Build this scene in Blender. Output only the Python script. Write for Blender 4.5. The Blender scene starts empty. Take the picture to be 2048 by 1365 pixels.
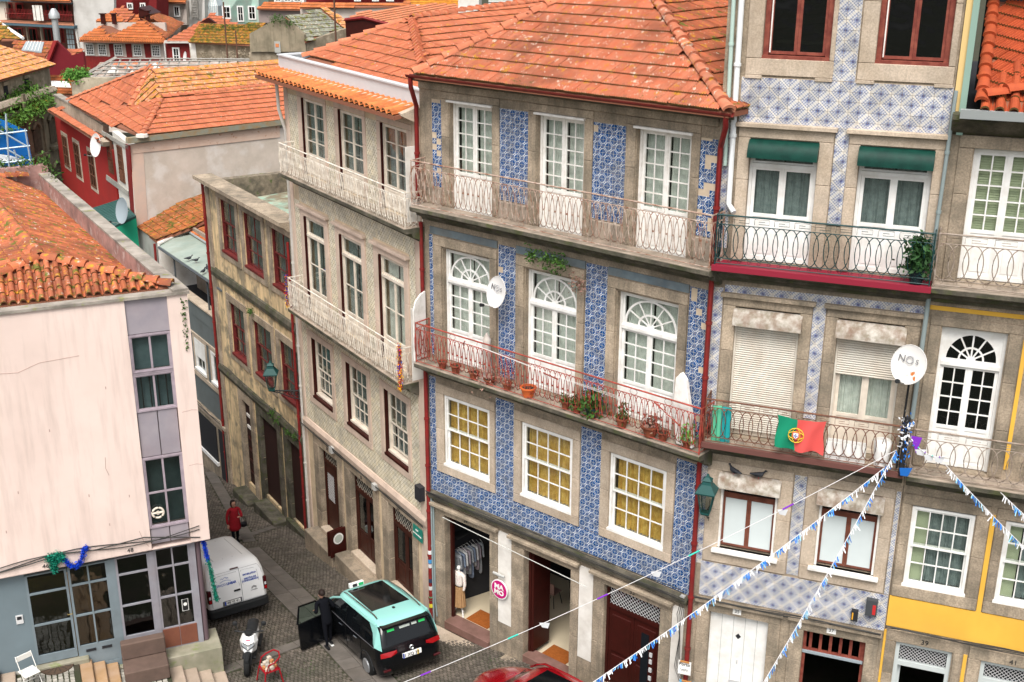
import bpy, math, random, bmesh
import numpy as np
from mathutils import Matrix, Vector
random.seed(7); rng = np.random.default_rng(7)
R = math.radians
S = bpy.context.scene; COL = S.collection
# ---------------------------------------------------------------- camera
LENS, PITCH, ROLL, CAMH = 41.668, R(19.8616), R(-0.2411), 20.0
F = LENS/36*2048
cp, sp = math.cos(PITCH), math.sin(PITCH); cr, sr = math.cos(ROLL), math.sin(ROLL)
fw = np.array([0, cp, -sp]); rt0 = np.array([1., 0, 0]); dn0 = np.array([0, -sp, -cp])
rt = cr*rt0+sr*dn0; dn = -sr*rt0+cr*dn0
CAM = np.array([0, 0, CAMH])
cam = bpy.data.cameras.new('camera'); co = bpy.data.objects.new('camera', cam); COL.objects.link(co)
co.matrix_world = Matrix(((rt[0], -dn[0], -fw[0], 0), (rt[1], -dn[1], -fw[1], 0), (rt[2], -dn[2], -fw[2], CAMH), (0, 0, 0, 1)))
cam.lens = LENS; cam.sensor_width = 36; cam.clip_end = 3000; cam.clip_start = .1
S.camera = co
# ---------------------------------------------------------------- sky, sun, exposure
SUN_EL, SUN_AZ = R(57), R(-100)      # azimuth of the place the light comes from, in the plan
w = bpy.data.worlds.new('World'); S.world = w; w.use_nodes = True
nt = w.node_tree; bg = nt.nodes['Background']
sk = nt.nodes.new('ShaderNodeTexSky'); sk.sky_type = 'NISHITA'; sk.sun_disc = False
sk.sun_elevation = SUN_EL; sk.sun_rotation = R(90)-SUN_AZ; sk.air_density = 1.0; sk.dust_density = 4.0; sk.ozone_density = .6
hs = nt.nodes.new('ShaderNodeHueSaturation'); hs.inputs['Saturation'].default_value = .28
nt.links.new(sk.outputs[0], hs.inputs['Color']); nt.links.new(hs.outputs[0], bg.inputs[0])
bg.inputs[1].default_value = 0.15
sl = bpy.data.lights.new('sun', 'SUN'); so = bpy.data.objects.new('sun', sl); COL.objects.link(so)
sl.energy = 2.0; sl.angle = R(28); sl.color = (1, .96, .9)
dv = Vector((math.cos(SUN_EL)*math.cos(SUN_AZ), math.cos(SUN_EL)*math.sin(SUN_AZ), math.sin(SUN_EL)))
so.rotation_euler = dv.to_track_quat('Z', 'Y').to_euler(); so.location = (0, -20, 60)
S.view_settings.view_transform = 'Standard'; S.view_settings.look = 'None'; S.view_settings.gamma = 1
S.view_settings.use_curve_mapping = False; S.view_settings.exposure = 0.54
# ---------------------------------------------------------------- measuring helpers
def ray(x, y):
    a = (x-1024)/F; b = (y-682.5)/F
    return fw+rt*a+dn*b
def proj(P):
    q = np.asarray(P, float)-CAM; z = q@fw
    return 1024+F*(q@rt)/z, 682.5+F*(q@dn)/z
def atz(x, y, z):
    d = ray(x, y); return CAM+d*(z-CAMH)/d[2]
def zg(y):                                   # the street falls away from the camera
    y = np.asarray(y, float)
    a = -0.15-0.19*(y-30.67); b = -0.15-0.135*(y-30.67)
    z = np.where(y > 30.67, a, b)
    return np.clip(z, -5.7, 1.3)
def tag(o, label=None, cat=None, group=None, kind=None):
    if label: o['label'] = label
    if cat: o['category'] = cat
    if group: o['group'] = group
    if kind: o['kind'] = kind
    return o
class Fr:                                    # a face of a thing: u along it, y into it, z up
    def __init__(s, root, M=None):
        s.root = root; s.M = M or Matrix()
    def on(s, o): return Fr(o, s.M)
    def sub(s, u, y, z=0, az=0):
        return Fr(s.root, s.M @ Matrix.Translation((u, y, z)) @ Matrix.Rotation(R(az), 4, 'Z'))
    def W(s):
        m = s.M
        o = s.root
        while o is not None:
            m = (Matrix.Translation(o.location) @ o.rotation_euler.to_matrix().to_4x4()) @ m; o = o.parent
        return m
    def hit(s, x, y, y0=0, z0=None, slope=0):
        """where the sight line of a photo point meets the face (z0 None) or a slope rising from its line y0, z0"""
        W = np.array(s.W()); Rm = W[:3, :3]; T = W[:3, 3]
        o = Rm.T@(CAM-T); d = Rm.T@ray(x, y)
        if z0 is None:
            k = (y0-o[1])/d[1]
        else:
            t = math.tan(R(slope)); N = np.array([0, -t, 1.]); k = ((np.array([0, y0, z0])-o)@N)/(d@N)
        return o+d*k
    def inv(s, P):
        W = np.array(s.W()); return W[:3, :3].T@(np.asarray(P, float)-W[:3, 3])
def thing(name, label, cat, x, y, z=0, az=0, group=None):
    o = bpy.data.objects.new(name, None); COL.objects.link(o); o.location = (x, y, z); o.rotation_euler = (0, 0, R(az))
    o.empty_display_size = .3
    tag(o, label, cat, group); return Fr(o)
def link(name, me, parent=None, M=None, label=None):
    o = bpy.data.objects.new(name, me); COL.objects.link(o)
    if parent is not None: o.parent = parent
    if M is not None: o.matrix_local = M
    if label: o['label'] = label
    return o
class MB:
    def __init__(s): s.v = []; s.f = []; s.uv = []
    def add(s, vs, fs, uvs=None):
        n = len(s.v); s.v += [tuple(p) for p in vs]; s.f += [tuple(i+n for i in f) for f in fs]
        if uvs: s.uv += uvs
        return s
    def box(s, a, b, c, d, e, f):
        return s.add([(a, c, e), (b, c, e), (b, d, e), (a, d, e), (a, c, f), (b, c, f), (b, d, f), (a, d, f)],
                     [(0, 3, 2, 1), (4, 5, 6, 7), (0, 1, 5, 4), (1, 2, 6, 5), (2, 3, 7, 6), (3, 0, 4, 7)])
    def bbox(s, a, b, c, d, e, f, r=.02):     # box with its four front long edges bevelled (front = low y)
        P = [(a+r, e), (b-r, e), (b, e+r), (b, f-r), (b-r, f), (a+r, f), (a, f-r), (a, e+r)]
        fr = [(p[0]*(1)+(r*.7 if p[0] <= a+r/2 else -r*.7 if p[0] >= b-r/2 else 0), c, p[1]+(r*.7 if p[1] <= e+r/2 else -r*.7 if p[1] >= f-r/2 else 0)) for p in P]
        m = [(p[0], c+r, p[1]) for p in P]; bk = [(p[0], d, p[1]) for p in P]
        n = 8; fs = [tuple(range(n)), tuple(range(3*n-1, 2*n-1, -1))]
        for k in range(2):
            for i in range(n):
                j = (i+1) % n; fs.append((k*n+i, (k+1)*n+i, (k+1)*n+j, k*n+j))
        return s.add(fr+m+bk, fs)
    def quad(s, *p): return s.add(p, [tuple(range(len(p)))])
    def slab(s, pts, t):                      # polygon with thickness t along -z
        n = len(pts); lo = [(p[0], p[1], p[2]-t) for p in pts]
        return s.add(list(pts)+lo, [tuple(range(n)), tuple(range(2*n-1, n-1, -1))]+[(i, n+i, n+(i+1) % n, (i+1) % n) for i in range(n)])
    def prism(s, prof, a, b, ax=0):           # profile extruded from a to b along axis ax; profile in the two other axes
        n = len(prof)
        def mk(p, t): q = list(p); q.insert(ax, t); return tuple(q)
        return s.add([mk(p, a) for p in prof]+[mk(p, b) for p in prof],
                     [tuple(range(n)), tuple(range(2*n-1, n-1, -1))]+[(i, n+i, n+(i+1) % n, (i+1) % n) for i in range(n)])
    def tube(s, path, r, n=6, closed=False, cap=True):
        P = [Vector(p) for p in path]; L = len(P); vs = []; rr = r if hasattr(r, '__len__') else [r]*L
        up = None
        for i in range(L):
            if closed: t = P[(i+1) % L]-P[i-1]
            else: t = P[min(i+1, L-1)]-P[max(i-1, 0)]
            if t.length < 1e-9: t = Vector((0, 0, 1))
            t.normalize()
            if up is None:
                up = Vector((0, 0, 1)) if abs(t.z) < .9 else Vector((1, 0, 0))
            a = t.cross(up)
            if a.length < 1e-4: a = t.cross(Vector((1, 0, .3)))
            a.normalize(); b = t.cross(a); up = -b if False else up if abs(t.dot(up)) < .95 else b
            for k in range(n):
                th = 2*math.pi*k/n; vs.append(P[i]+(a*math.cos(th)+b*math.sin(th))*rr[i])
        fs = []
        for i in range(L if closed else L-1):
            j = (i+1) % L
            for k in range(n):
                m = (k+1) % n; fs.append((i*n+k, i*n+m, j*n+m, j*n+k))
        if not closed and cap: fs += [tuple(range(n-1, -1, -1)), tuple(range((L-1)*n, L*n))]
        return s.add(vs, fs)
    def lathe(s, prof, c=(0, 0, 0), n=16, M=None):   # prof of (r, z)
        vs = []; fs = []
        for (r, z) in prof:
            for k in range(n):
                t = 2*math.pi*k/n; p = Vector((r*math.cos(t), r*math.sin(t), z))
                if M is not None: p = M @ p
                vs.append(p+Vector(c))
        for i in range(len(prof)-1):
            for k in range(n):
                m = (k+1) % n; fs.append((i*n+k, i*n+m, (i+1)*n+m, (i+1)*n+k))
        fs += [tuple(range(n-1, -1, -1)), tuple(range((len(prof)-1)*n, len(prof)*n))]
        return s.add(vs, fs)
    def build(s, name, mat, par, smooth=False, label=None, kind=None, bevel=0):
        me = bpy.data.meshes.new(name)
        M = None; parent = par
        if isinstance(par, Fr): M = par.M; parent = par.root
        vs = s.v
        if M is not None:
            A = np.array(M); v = np.array([tuple(p) for p in vs], float).reshape(-1, 3); vs = (v@A[:3, :3].T+A[:3, 3]).tolist()
        me.from_pydata(vs, [], s.f)
        if s.uv:
            ul = me.uv_layers.new(name='UVMap'); ul.data.foreach_set('uv', np.array(s.uv, float).ravel())
        if mat: me.materials.append(mat)
        me.update()
        if smooth:
            me.polygons.foreach_set('use_smooth', [True]*len(me.polygons)); me.set_sharp_from_angle(angle=R(40))
        o = link(name, me, parent, label=label)
        if kind: o['kind'] = kind
        if bevel:
            b = o.modifiers.new('b', 'BEVEL'); b.width = bevel; b.segments = 2; b.limit_method = 'ANGLE'
        return o
_cube = {}
def ubox(name, mat, fr, a, b, c, d, e, f, label=None):       # box that shares one mesh between all alike pieces
    if mat.name not in _cube:
        m = MB().box(-.5, .5, -.5, .5, -.5, .5); me = bpy.data.meshes.new('piece_'+mat.name); me.from_pydata(m.v, [], m.f); me.materials.append(mat); _cube[mat.name] = me
    M = fr.M @ Matrix.Translation(((a+b)/2, (c+d)/2, (e+f)/2)) @ Matrix.Diagonal((max(b-a, .001), max(d-c, .001), max(f-e, .001), 1))
    return link(name, _cube[mat.name], fr.root, M, label)
# ---------------------------------------------------------------- materials
MATS = {}
def mat(name, col, rough=.8, col2=None, ns=2.5, amt=.5, dirt=0, dcol=(.06, .05, .04), ds=.9, grain=0, gs=45, bump=0, bs=30, metal=0, spec=.18, streak=0, patch=None, alpha=None, rnd=0, coat=0, emit=0):
    if name in MATS: return MATS[name]
    m = bpy.data.materials.new(name); m.use_nodes = True; n = m.node_tree; N = n.nodes; L = n.links
    P = N['Principled BSDF']; P.inputs['Roughness'].default_value = rough; P.inputs['Metallic'].default_value = metal
    P.inputs['Specular IOR Level'].default_value = spec; P.inputs['Coat Weight'].default_value = coat
    geo = N.new('ShaderNodeNewGeometry'); pos = geo.outputs['Position']
    def noise(scale, det=3, stretch=None, rough_=.6):
        t = N.new('ShaderNodeTexNoise'); t.inputs['Scale'].default_value = scale; t.inputs['Detail'].default_value = det; t.inputs['Roughness'].default_value = rough_
        src = pos
        if stretch:
            mp = N.new('ShaderNodeVectorMath'); mp.operation = 'MULTIPLY'; mp.inputs[1].default_value = stretch; L.new(pos, mp.inputs[0]); src = mp.outputs[0]
        L.new(src, t.inputs['Vector']); return t.outputs['Fac']
    def ramp(fac, a, b):
        r = N.new('ShaderNodeMapRange'); r.inputs['From Min'].default_value = a; r.inputs['From Max'].default_value = b; L.new(fac, r.inputs['Value']); return r.outputs[0]
    def mix(fac, A, B, mode='MIX'):
        x = N.new('ShaderNodeMix'); x.data_type = 'RGBA'; x.blend_type = mode
        for sock, val in ((x.inputs['Factor'], fac), (x.inputs['A'], A), (x.inputs['B'], B)):
            if isinstance(val, (int, float)): sock.default_value = val
            elif isinstance(val, tuple): sock.default_value = (*val, 1)
            else: L.new(val, sock)
        return x.outputs['Result']
    def mul(a, k):
        x = N.new('ShaderNodeMath'); x.operation = 'MULTIPLY'; L.new(a, x.inputs[0])
        if isinstance(k, (int, float)): x.inputs[1].default_value = k
        else: L.new(k, x.inputs[1])
        return x.outputs[0]
    c = col
    if col2: c = mix(mul(ramp(noise(ns), .35, .65), amt*2 if amt <= .5 else 1), col, col2)
    if rnd:
        at = N.new('ShaderNodeAttribute'); at.attribute_name = 'rnd'; oi = N.new('ShaderNodeObjectInfo')
        ad = N.new('ShaderNodeMath'); ad.operation = 'ADD'; L.new(at.outputs['Fac'], ad.inputs[0]); L.new(oi.outputs['Random'], ad.inputs[1])
        fr_ = N.new('ShaderNodeMath'); fr_.operation = 'FRACT'; L.new(ad.outputs[0], fr_.inputs[0])
        hv = N.new('ShaderNodeHueSaturation'); r2 = N.new('ShaderNodeMapRange'); r2.inputs['To Min'].default_value = 1-rnd; r2.inputs['To Max'].default_value = 1+rnd
        L.new(fr_.outputs[0], r2.inputs['Value']); L.new(r2.outputs[0], hv.inputs['Value'])
        if isinstance(c, tuple): hv.inputs['Color'].default_value = (*c, 1)
        else: L.new(c, hv.inputs['Color'])
        c = hv.outputs[0]
    for (pc, sc, lo, hi) in (patch or []):
        c = mix(ramp(noise(sc, 4), lo, hi), c, pc)
    if grain: c = mix(mul(ramp(noise(gs, 2), .35, .65), grain), c, (0.02, .018, .015) if not isinstance(grain, tuple) else grain)
    if dirt: c = mix(mul(ramp(noise(ds, 5), .45, .7), dirt), c, dcol)
    if streak: c = mix(mul(ramp(noise(1, 4, (5, 5, .5)), .48, .72), streak), c, dcol)
    if isinstance(c, tuple): P.inputs['Base Color'].default_value = (*c, 1)
    else: L.new(c, P.inputs['Base Color'])
    if bump:
        b = N.new('ShaderNodeBump'); b.inputs['Strength'].default_value = bump; b.inputs['Distance'].default_value = .02
        L.new(noise(bs, 4), b.inputs['Height']); L.new(b.outputs[0], P.inputs['Normal'])
    if emit:
        P.inputs['Emission Color'].default_value = (*col, 1); P.inputs['Emission Strength'].default_value = emit
    if alpha is not None: P.inputs['Alpha'].default_value = alpha
    MATS[name] = m; return m
def glass(name, tint=(.88, .9, .88), refl=.35, rough=.05):
    m = bpy.data.materials.new(name); m.use_nodes = True; n = m.node_tree; N = n.nodes; L = n.links
    N.remove(N['Principled BSDF']); out = N['Material Output']
    t = N.new('ShaderNodeBsdfTransparent'); t.inputs[0].default_value = (*tint, 1)
    g = N.new('ShaderNodeBsdfGlossy'); g.inputs['Roughness'].default_value = rough; g.inputs['Color'].default_value = (.9, .95, 1, 1)
    nz = N.new('ShaderNodeTexNoise'); nz.inputs['Scale'].default_value = 1.6; gp = N.new('ShaderNodeNewGeometry'); L.new(gp.outputs['Position'], nz.inputs['Vector']); bp = N.new('ShaderNodeBump'); bp.inputs['Strength'].default_value = .35; bp.inputs['Distance'].default_value = .06; L.new(nz.outputs['Fac'], bp.inputs['Height']); L.new(bp.outputs[0], g.inputs['Normal'])
    lw = N.new('ShaderNodeLayerWeight'); lw.inputs['Blend'].default_value = .5; pw = N.new('ShaderNodeMath'); pw.operation = 'POWER'; pw.inputs[1].default_value = 3.5; L.new(lw.outputs['Facing'], pw.inputs[0])
    ad = N.new('ShaderNodeMath'); ad.operation = 'MULTIPLY_ADD'; ad.inputs[1].default_value = .8; ad.inputs[2].default_value = refl*.12; L.new(pw.outputs[0], ad.inputs[0])
    x = N.new('ShaderNodeMixShader'); L.new(ad.outputs[0], x.inputs[0]); L.new(t.outputs[0], x.inputs[1]); L.new(g.outputs[0], x.inputs[2]); L.new(x.outputs[0], out.inputs[0])
    return m
GLASS = glass('window_glass')
GLASSD = glass('dark_glass', (.28, .32, .32), .6)
def azulejo(name, style):
    m = bpy.data.materials.new(name); m.use_nodes = True; n = m.node_tree; N = n.nodes; L = n.links; P = N['Principled BSDF']
    P.inputs['Roughness'].default_value = .25 if style != 'beige' else .5; P.inputs['Specular IOR Level'].default_value = .35
    uv = N.new('ShaderNodeUVMap'); uv.uv_map = 'UVMap'; sx = N.new('ShaderNodeSeparateXYZ'); L.new(uv.outputs[0], sx.inputs[0])
    def m1(op, a, b=None, c=None):
        x = N.new('ShaderNodeMath'); x.operation = op
        for i, v in enumerate((a, b, c)):
            if v is None: continue
            if isinstance(v, (int, float)): x.inputs[i].default_value = v
            else: L.new(v, x.inputs[i])
        return x.outputs[0]
    def mix(f, A, B):
        x = N.new('ShaderNodeMix'); x.data_type = 'RGBA'
        for sock, val in ((x.inputs['Factor'], f), (x.inputs['A'], A), (x.inputs['B'], B)):
            if isinstance(val, (int, float)): sock.default_value = val
            elif isinstance(val, tuple): sock.default_value = (*val, 1)
            else: L.new(val, sock)
        return x.outputs['Result']
    U, V = sx.outputs[0], sx.outputs[1]
    pu, pv = m1('MULTIPLY', U, math.pi), m1('MULTIPLY', V, math.pi)
    f = m1('MULTIPLY', m1('COSINE', pu), m1('COSINE', pv)); f2 = m1('ABSOLUTE', m1('MULTIPLY', m1('ADD', m1('COSINE', pu), m1('COSINE', pv)), .5))
    su, sv = m1('ABSOLUTE', m1('SINE', pu)), m1('ABSOLUTE', m1('SINE', pv))
    wig = m1('MULTIPLY', m1('MULTIPLY', m1('SINE', m1('MULTIPLY', pu, 4)), m1('SINE', m1('MULTIPLY', pv, 4))), .22)
    g = m1('ADD', f, wig); ag = m1('ABSOLUTE', g)
    geo = N.new('ShaderNodeNewGeometry'); no = N.new('ShaderNodeTexNoise'); L.new(geo.outputs['Position'], no.inputs['Vector']); no.inputs['Scale'].default_value = 1.3; no.inputs['Detail'].default_value = 4
    nf = N.new('ShaderNodeTexNoise'); L.new(geo.outputs['Position'], nf.inputs['Vector']); nf.inputs['Scale'].default_value = 70; nf.inputs['Detail'].default_value = 1
    if style == 'blue':
        g = m1('ADD', f2, m1('MULTIPLY', wig, .55)); c = mix(m1('GREATER_THAN', g, .3), (.06, .125, .25), (.012, .065, .2))
        c = mix(m1('LESS_THAN', f2, .06), c, (.1, .13, .26))
        c = mix(m1('MULTIPLY', m1('GREATER_THAN', nf.outputs[0], .56), .35), c, (.09, .2, .5))
        ln = m1('MULTIPLY', m1('GREATER_THAN', f2, .4), m1('GREATER_THAN', m1('ADD', m1('LESS_THAN', su, .1), m1('LESS_THAN', sv, .1)), .5))
        c = mix(ln, c, (.5, .57, .64)); c = mix(m1('LESS_THAN', m1('ABSOLUTE', m1('SUBTRACT', g, .27)), .085), c, (.72, .74, .74))
    elif style == 'white':
        lace = m1('GREATER_THAN', m1('ADD', m1('MULTIPLY', m1('SINE', m1('MULTIPLY', pu, 6)), m1('SINE', m1('MULTIPLY', pv, 6))), m1('MULTIPLY', nf.outputs[0], .8)), .42)
        c = mix(m1('MULTIPLY', lace, .8), (.6, .59, .58), (.17, .2, .3))
        band = m1('LESS_THAN', f2, .1)
        c = mix(m1('MULTIPLY', band, .9), c, (.66, .61, .53))
        c = mix(m1('GREATER_THAN', f2, .8), c, (.26, .29, .4)); c = mix(m1('GREATER_THAN', f2, .955), c, (.06, .08, .22))
        c = mix(m1('MULTIPLY', m1('LESS_THAN', m1('ABSOLUTE', m1('SUBTRACT', f2, .5)), .05), .6), c, (.25, .28, .46))
        ln = m1('MULTIPLY', m1('GREATER_THAN', m1('ABSOLUTE', f), .35), m1('GREATER_THAN', m1('ADD', m1('LESS_THAN', su, .07), m1('LESS_THAN', sv, .07)), .5))
        c = mix(m1('MULTIPLY', ln, .25), c, (.16, .2, .42))
    else:
        k = m1('MULTIPLY', m1('SINE', m1('MULTIPLY', pu, 2)), m1('SINE', m1('MULTIPLY', pv, 2)))
        c = mix(m1('GREATER_THAN', k, .62), (.7, .63, .48), (.32, .26, .13))
        c = mix(m1('MULTIPLY', m1('LESS_THAN', k, -.5), .5), c, (.72, .67, .55))
    r = N.new('ShaderNodeMapRange'); r.inputs['From Min'].default_value = .5; r.inputs['From Max'].default_value = .75; r.inputs['To Max'].default_value = .45; L.new(no.outputs[0], r.inputs[0])
    c = mix(r.outputs[0], c, (.2, .19, .17)); at = N.new('ShaderNodeAttribute'); at.attribute_name = 'rnd'; oi = N.new('ShaderNodeObjectInfo'); rr = m1('FRACT', m1('ADD', at.outputs['Fac'], oi.outputs['Random'])); hv = N.new('ShaderNodeHueSaturation'); L.new(m1('MULTIPLY_ADD', rr, .3, .82), hv.inputs['Value']); L.new(m1('MULTIPLY_ADD', m1('FRACT', m1('MULTIPLY', rr, 7.3)), .3, .8), hv.inputs['Saturation']); L.new(c, hv.inputs['Color'])
    L.new(hv.outputs[0], P.inputs['Base Color'])
    MATS[name] = m; return m
AZ_BLUE, AZ_WHITE, AZ_BEIGE = azulejo('blue_azulejo', 'blue'), azulejo('white_blue_azulejo', 'white'), azulejo('beige_azulejo', 'beige')
GR = (.5, .4, .295)
GRANITE = mat('granite', GR, .85, (.34, .275, .2), 1.6, .5, dirt=.65, dcol=(.13, .115, .09), ds=.8, grain=.34, gs=26, bump=.6, bs=30, streak=.5, rnd=.16)
GRANITE_L = mat('granite_light', (.62, .51, .4), .85, (.5, .4, .3), 1.6, .5, dirt=.35, dcol=(.2, .17, .13), ds=1.1, grain=.24, gs=28, bump=.4, bs=30, streak=.25, rnd=.12)
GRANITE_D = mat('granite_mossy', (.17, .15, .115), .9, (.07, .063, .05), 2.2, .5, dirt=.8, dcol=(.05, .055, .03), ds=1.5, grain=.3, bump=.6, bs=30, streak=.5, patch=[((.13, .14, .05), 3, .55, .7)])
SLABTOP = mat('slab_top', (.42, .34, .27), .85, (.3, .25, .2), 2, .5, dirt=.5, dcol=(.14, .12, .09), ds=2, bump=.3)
WHITE = mat('white_paint', (.86, .855, .83), .45, (.74, .72, .68), 3, .4, dirt=.12, dcol=(.45, .4, .33), ds=3)
WHITE_OLD = mat('white_paint_flaking', (.86, .84, .8), .6, (.8, .77, .72), 3, .4, dirt=.35, dcol=(.4, .35, .28), ds=5)
CREAM = mat('cream_paint', (.8, .72, .61), .5, (.6, .52, .43), 3, .4, dirt=.2, dcol=(.3, .25, .2))
DARKRED = mat('dark_red_paint', (.045, .008, .006), .4, (.032, .007, .005), 3, .4)
REDPAINT = mat('red_paint', (.24, .022, .02), .5, (.16, .018, .018), 5, .4, dirt=.3, dcol=(.1, .05, .04), ds=4)
RUSTRAIL = mat('rusty_white_iron', (.55, .45, .38), .7, (.26, .12, .07), 6, .5)
REDRAIL = mat('red_iron', (.42, .07, .05), .55, (.2, .06, .04), 5, .4)
WHITERAIL = mat('white_iron', (.84, .79, .7), .6, (.5, .42, .33), 5, .4)
GREENRAIL = mat('dark_green_iron', (.012, .05, .05), .4)
BROWNRAIL = mat('rusty_brown_iron', (.13, .06, .045), .7, (.2, .09, .05), 6, .5)
GREYRAIL = mat('pale_grey_iron', (.36, .3, .25), .7, (.22, .16, .12), 6, .5)
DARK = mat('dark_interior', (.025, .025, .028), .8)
CURT_W = mat('white_curtain', (.86, .88, .84), .9, (.62, .66, .62), 8, .4)
CURT_Y = mat('yellow_curtain', (.85, .58, .16), .9, (.55, .33, .07), 8, .4)
CURT_G = mat('grey_curtain', (.3, .36, .36), .9, (.18, .22, .23), 8, .4)
BLIND_G = mat('green_white_blind', (.55, .6, .42), .8)
CABLE = mat('black_cable', (.05, .048, .045), .7)
IRON = mat('black_iron', (.02, .02, .02), .5)
TERRA = mat('terracotta_pot', (.27, .08, .04), .85, (.18, .055, .03), 6, .5)
LEAF = mat('green_leaf', (.07, .14, .025), .6, (.03, .08, .015), 9, .5, rnd=.3)
LEAF2 = mat('dry_leaf', (.2, .13, .08), .7, (.3, .16, .14), 9, .5)
def roofmat(name, base, c2, dark, white=0, yellow=0, moss=0, rnd=.2, wd=.5):
    p = [(dark, .7, .5, .5+.25)] if wd else []
    p.append((dark, 3.5, .58, .8))
    if white: p.append(((.62, .52, .42), 6.5, .66-white*.1, .74-white*.08))
    if yellow: p.append(((.52, .27, .03), 5, .64-yellow*.16, .72-yellow*.14))
    if moss: p.append(((.14, .14, .03), 3.5, .6-moss*.15, .68-moss*.12))
    return mat(name, base, .85, c2, 4, .5, patch=p, bump=.3, bs=50, rnd=rnd)
TILE_BLUE = roofmat('roof_tile_lichened', (.53, .165, .085), (.52, .21, .125), (.24, .095, .06), .7, .3, 0, rnd=.11)
TILE_DARK = roofmat('roof_tile_dark', (.45, .13, .06), (.36, .12, .065), (.12, .055, .04), .3, .35, .1)
TILE_PINK = roofmat('roof_tile_pinkish', (.56, .2, .11), (.49, .16, .08), (.4, .14, .08), .2, .12, 0, rnd=.12, wd=.3)
TILE_OR = roofmat('roof_tile_orange', (.57, .17, .055), (.52, .2, .085), (.4, .13, .05), .15, .2, 0, rnd=.16)
TILE_YEL = roofmat('roof_tile_yellow_lichen', (.6, .24, .11), (.62, .3, .16), (.3, .12, .06), .9, .8, .15)
TILE_MOSS = roofmat('roof_tile_mossy', (.5, .24, .06), (.42, .17, .07), (.2, .1, .04), .5, 1.0, .95)
TILE_GREY = roofmat('roof_tile_grey_old', (.3, .3, .25), (.2, .21, .17), (.1, .11, .09), .9, .1, .6)
TILE_NEW = mat('roof_tile_new_red', (.42, .085, .03), .7, (.34, .065, .028), 6, .4, rnd=.12, bump=.1)
TILE_BARREL = roofmat('roof_tile_barrel', (.46, .135, .06), (.4, .125, .065), (.16, .07, .045), .45, .4, .25, rnd=.3)
TILE_EAVE = mat('roof_tile_glossy_orange', (.6, .2, .06), .55, (.45, .13, .045), 5, .5, rnd=.2, bump=.1)
# ---------------------------------------------------------------- roofs
def prof_flat(w, h=.034):                    # interlocking tile: four ribs
    return [(0, h), (.06*w, 0), (.19*w, 0), (.25*w, h*.9), (.31*w, 0), (.44*w, 0), (.5*w, h), (.56*w, 0), (.69*w, 0), (.75*w, h*.9), (.81*w, 0), (.94*w, 0), (w, h)]
def prof_barrel(w, h=None):
    h = h or .085; r = []
    for i in range(7):
        t = math.pi*i/6; r.append((w*(.33-.33*math.cos(t)), h*math.sin(t)))
    return r+[(w*.72, -.03), (w*.86, -.05), (w, -.02)]
def tile_geo(w, l, kind):
    pr = prof_barrel(w) if kind == 'barrel' else prof_flat(w); n = len(pr); ov = 1.12; lift = .062 if kind != 'barrel' else .045; th = .042
    v = [(x, 0, z+lift) for x, z in pr]+[(x, l*ov, z+.004) for x, z in pr]+[(x, .0, z+lift-th) for x, z in pr]
    f = [(i, i+1, n+i+1, n+i) for i in range(n-1)]+[(2*n+i, 2*n+i+1, i+1, i) for i in range(n-1)]
    return np.array(v, float), f
def inpoly(p, poly):
    c = False; n = len(poly)
    for i in range(n):
        a, b = poly[i], poly[i-1]
        if (a[1] > p[1]) != (b[1] > p[1]) and p[0] < (b[0]-a[0])*(p[1]-a[1])/(b[1]-a[1])+a[0]: c = not c
    return c
_tm = {}
LIP = mat('tile_edge_brown', (.13, .065, .03), .95, (.2, .13, .04), 7, .5)  # darker brown for the front lip of each tile, marking the courses
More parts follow.
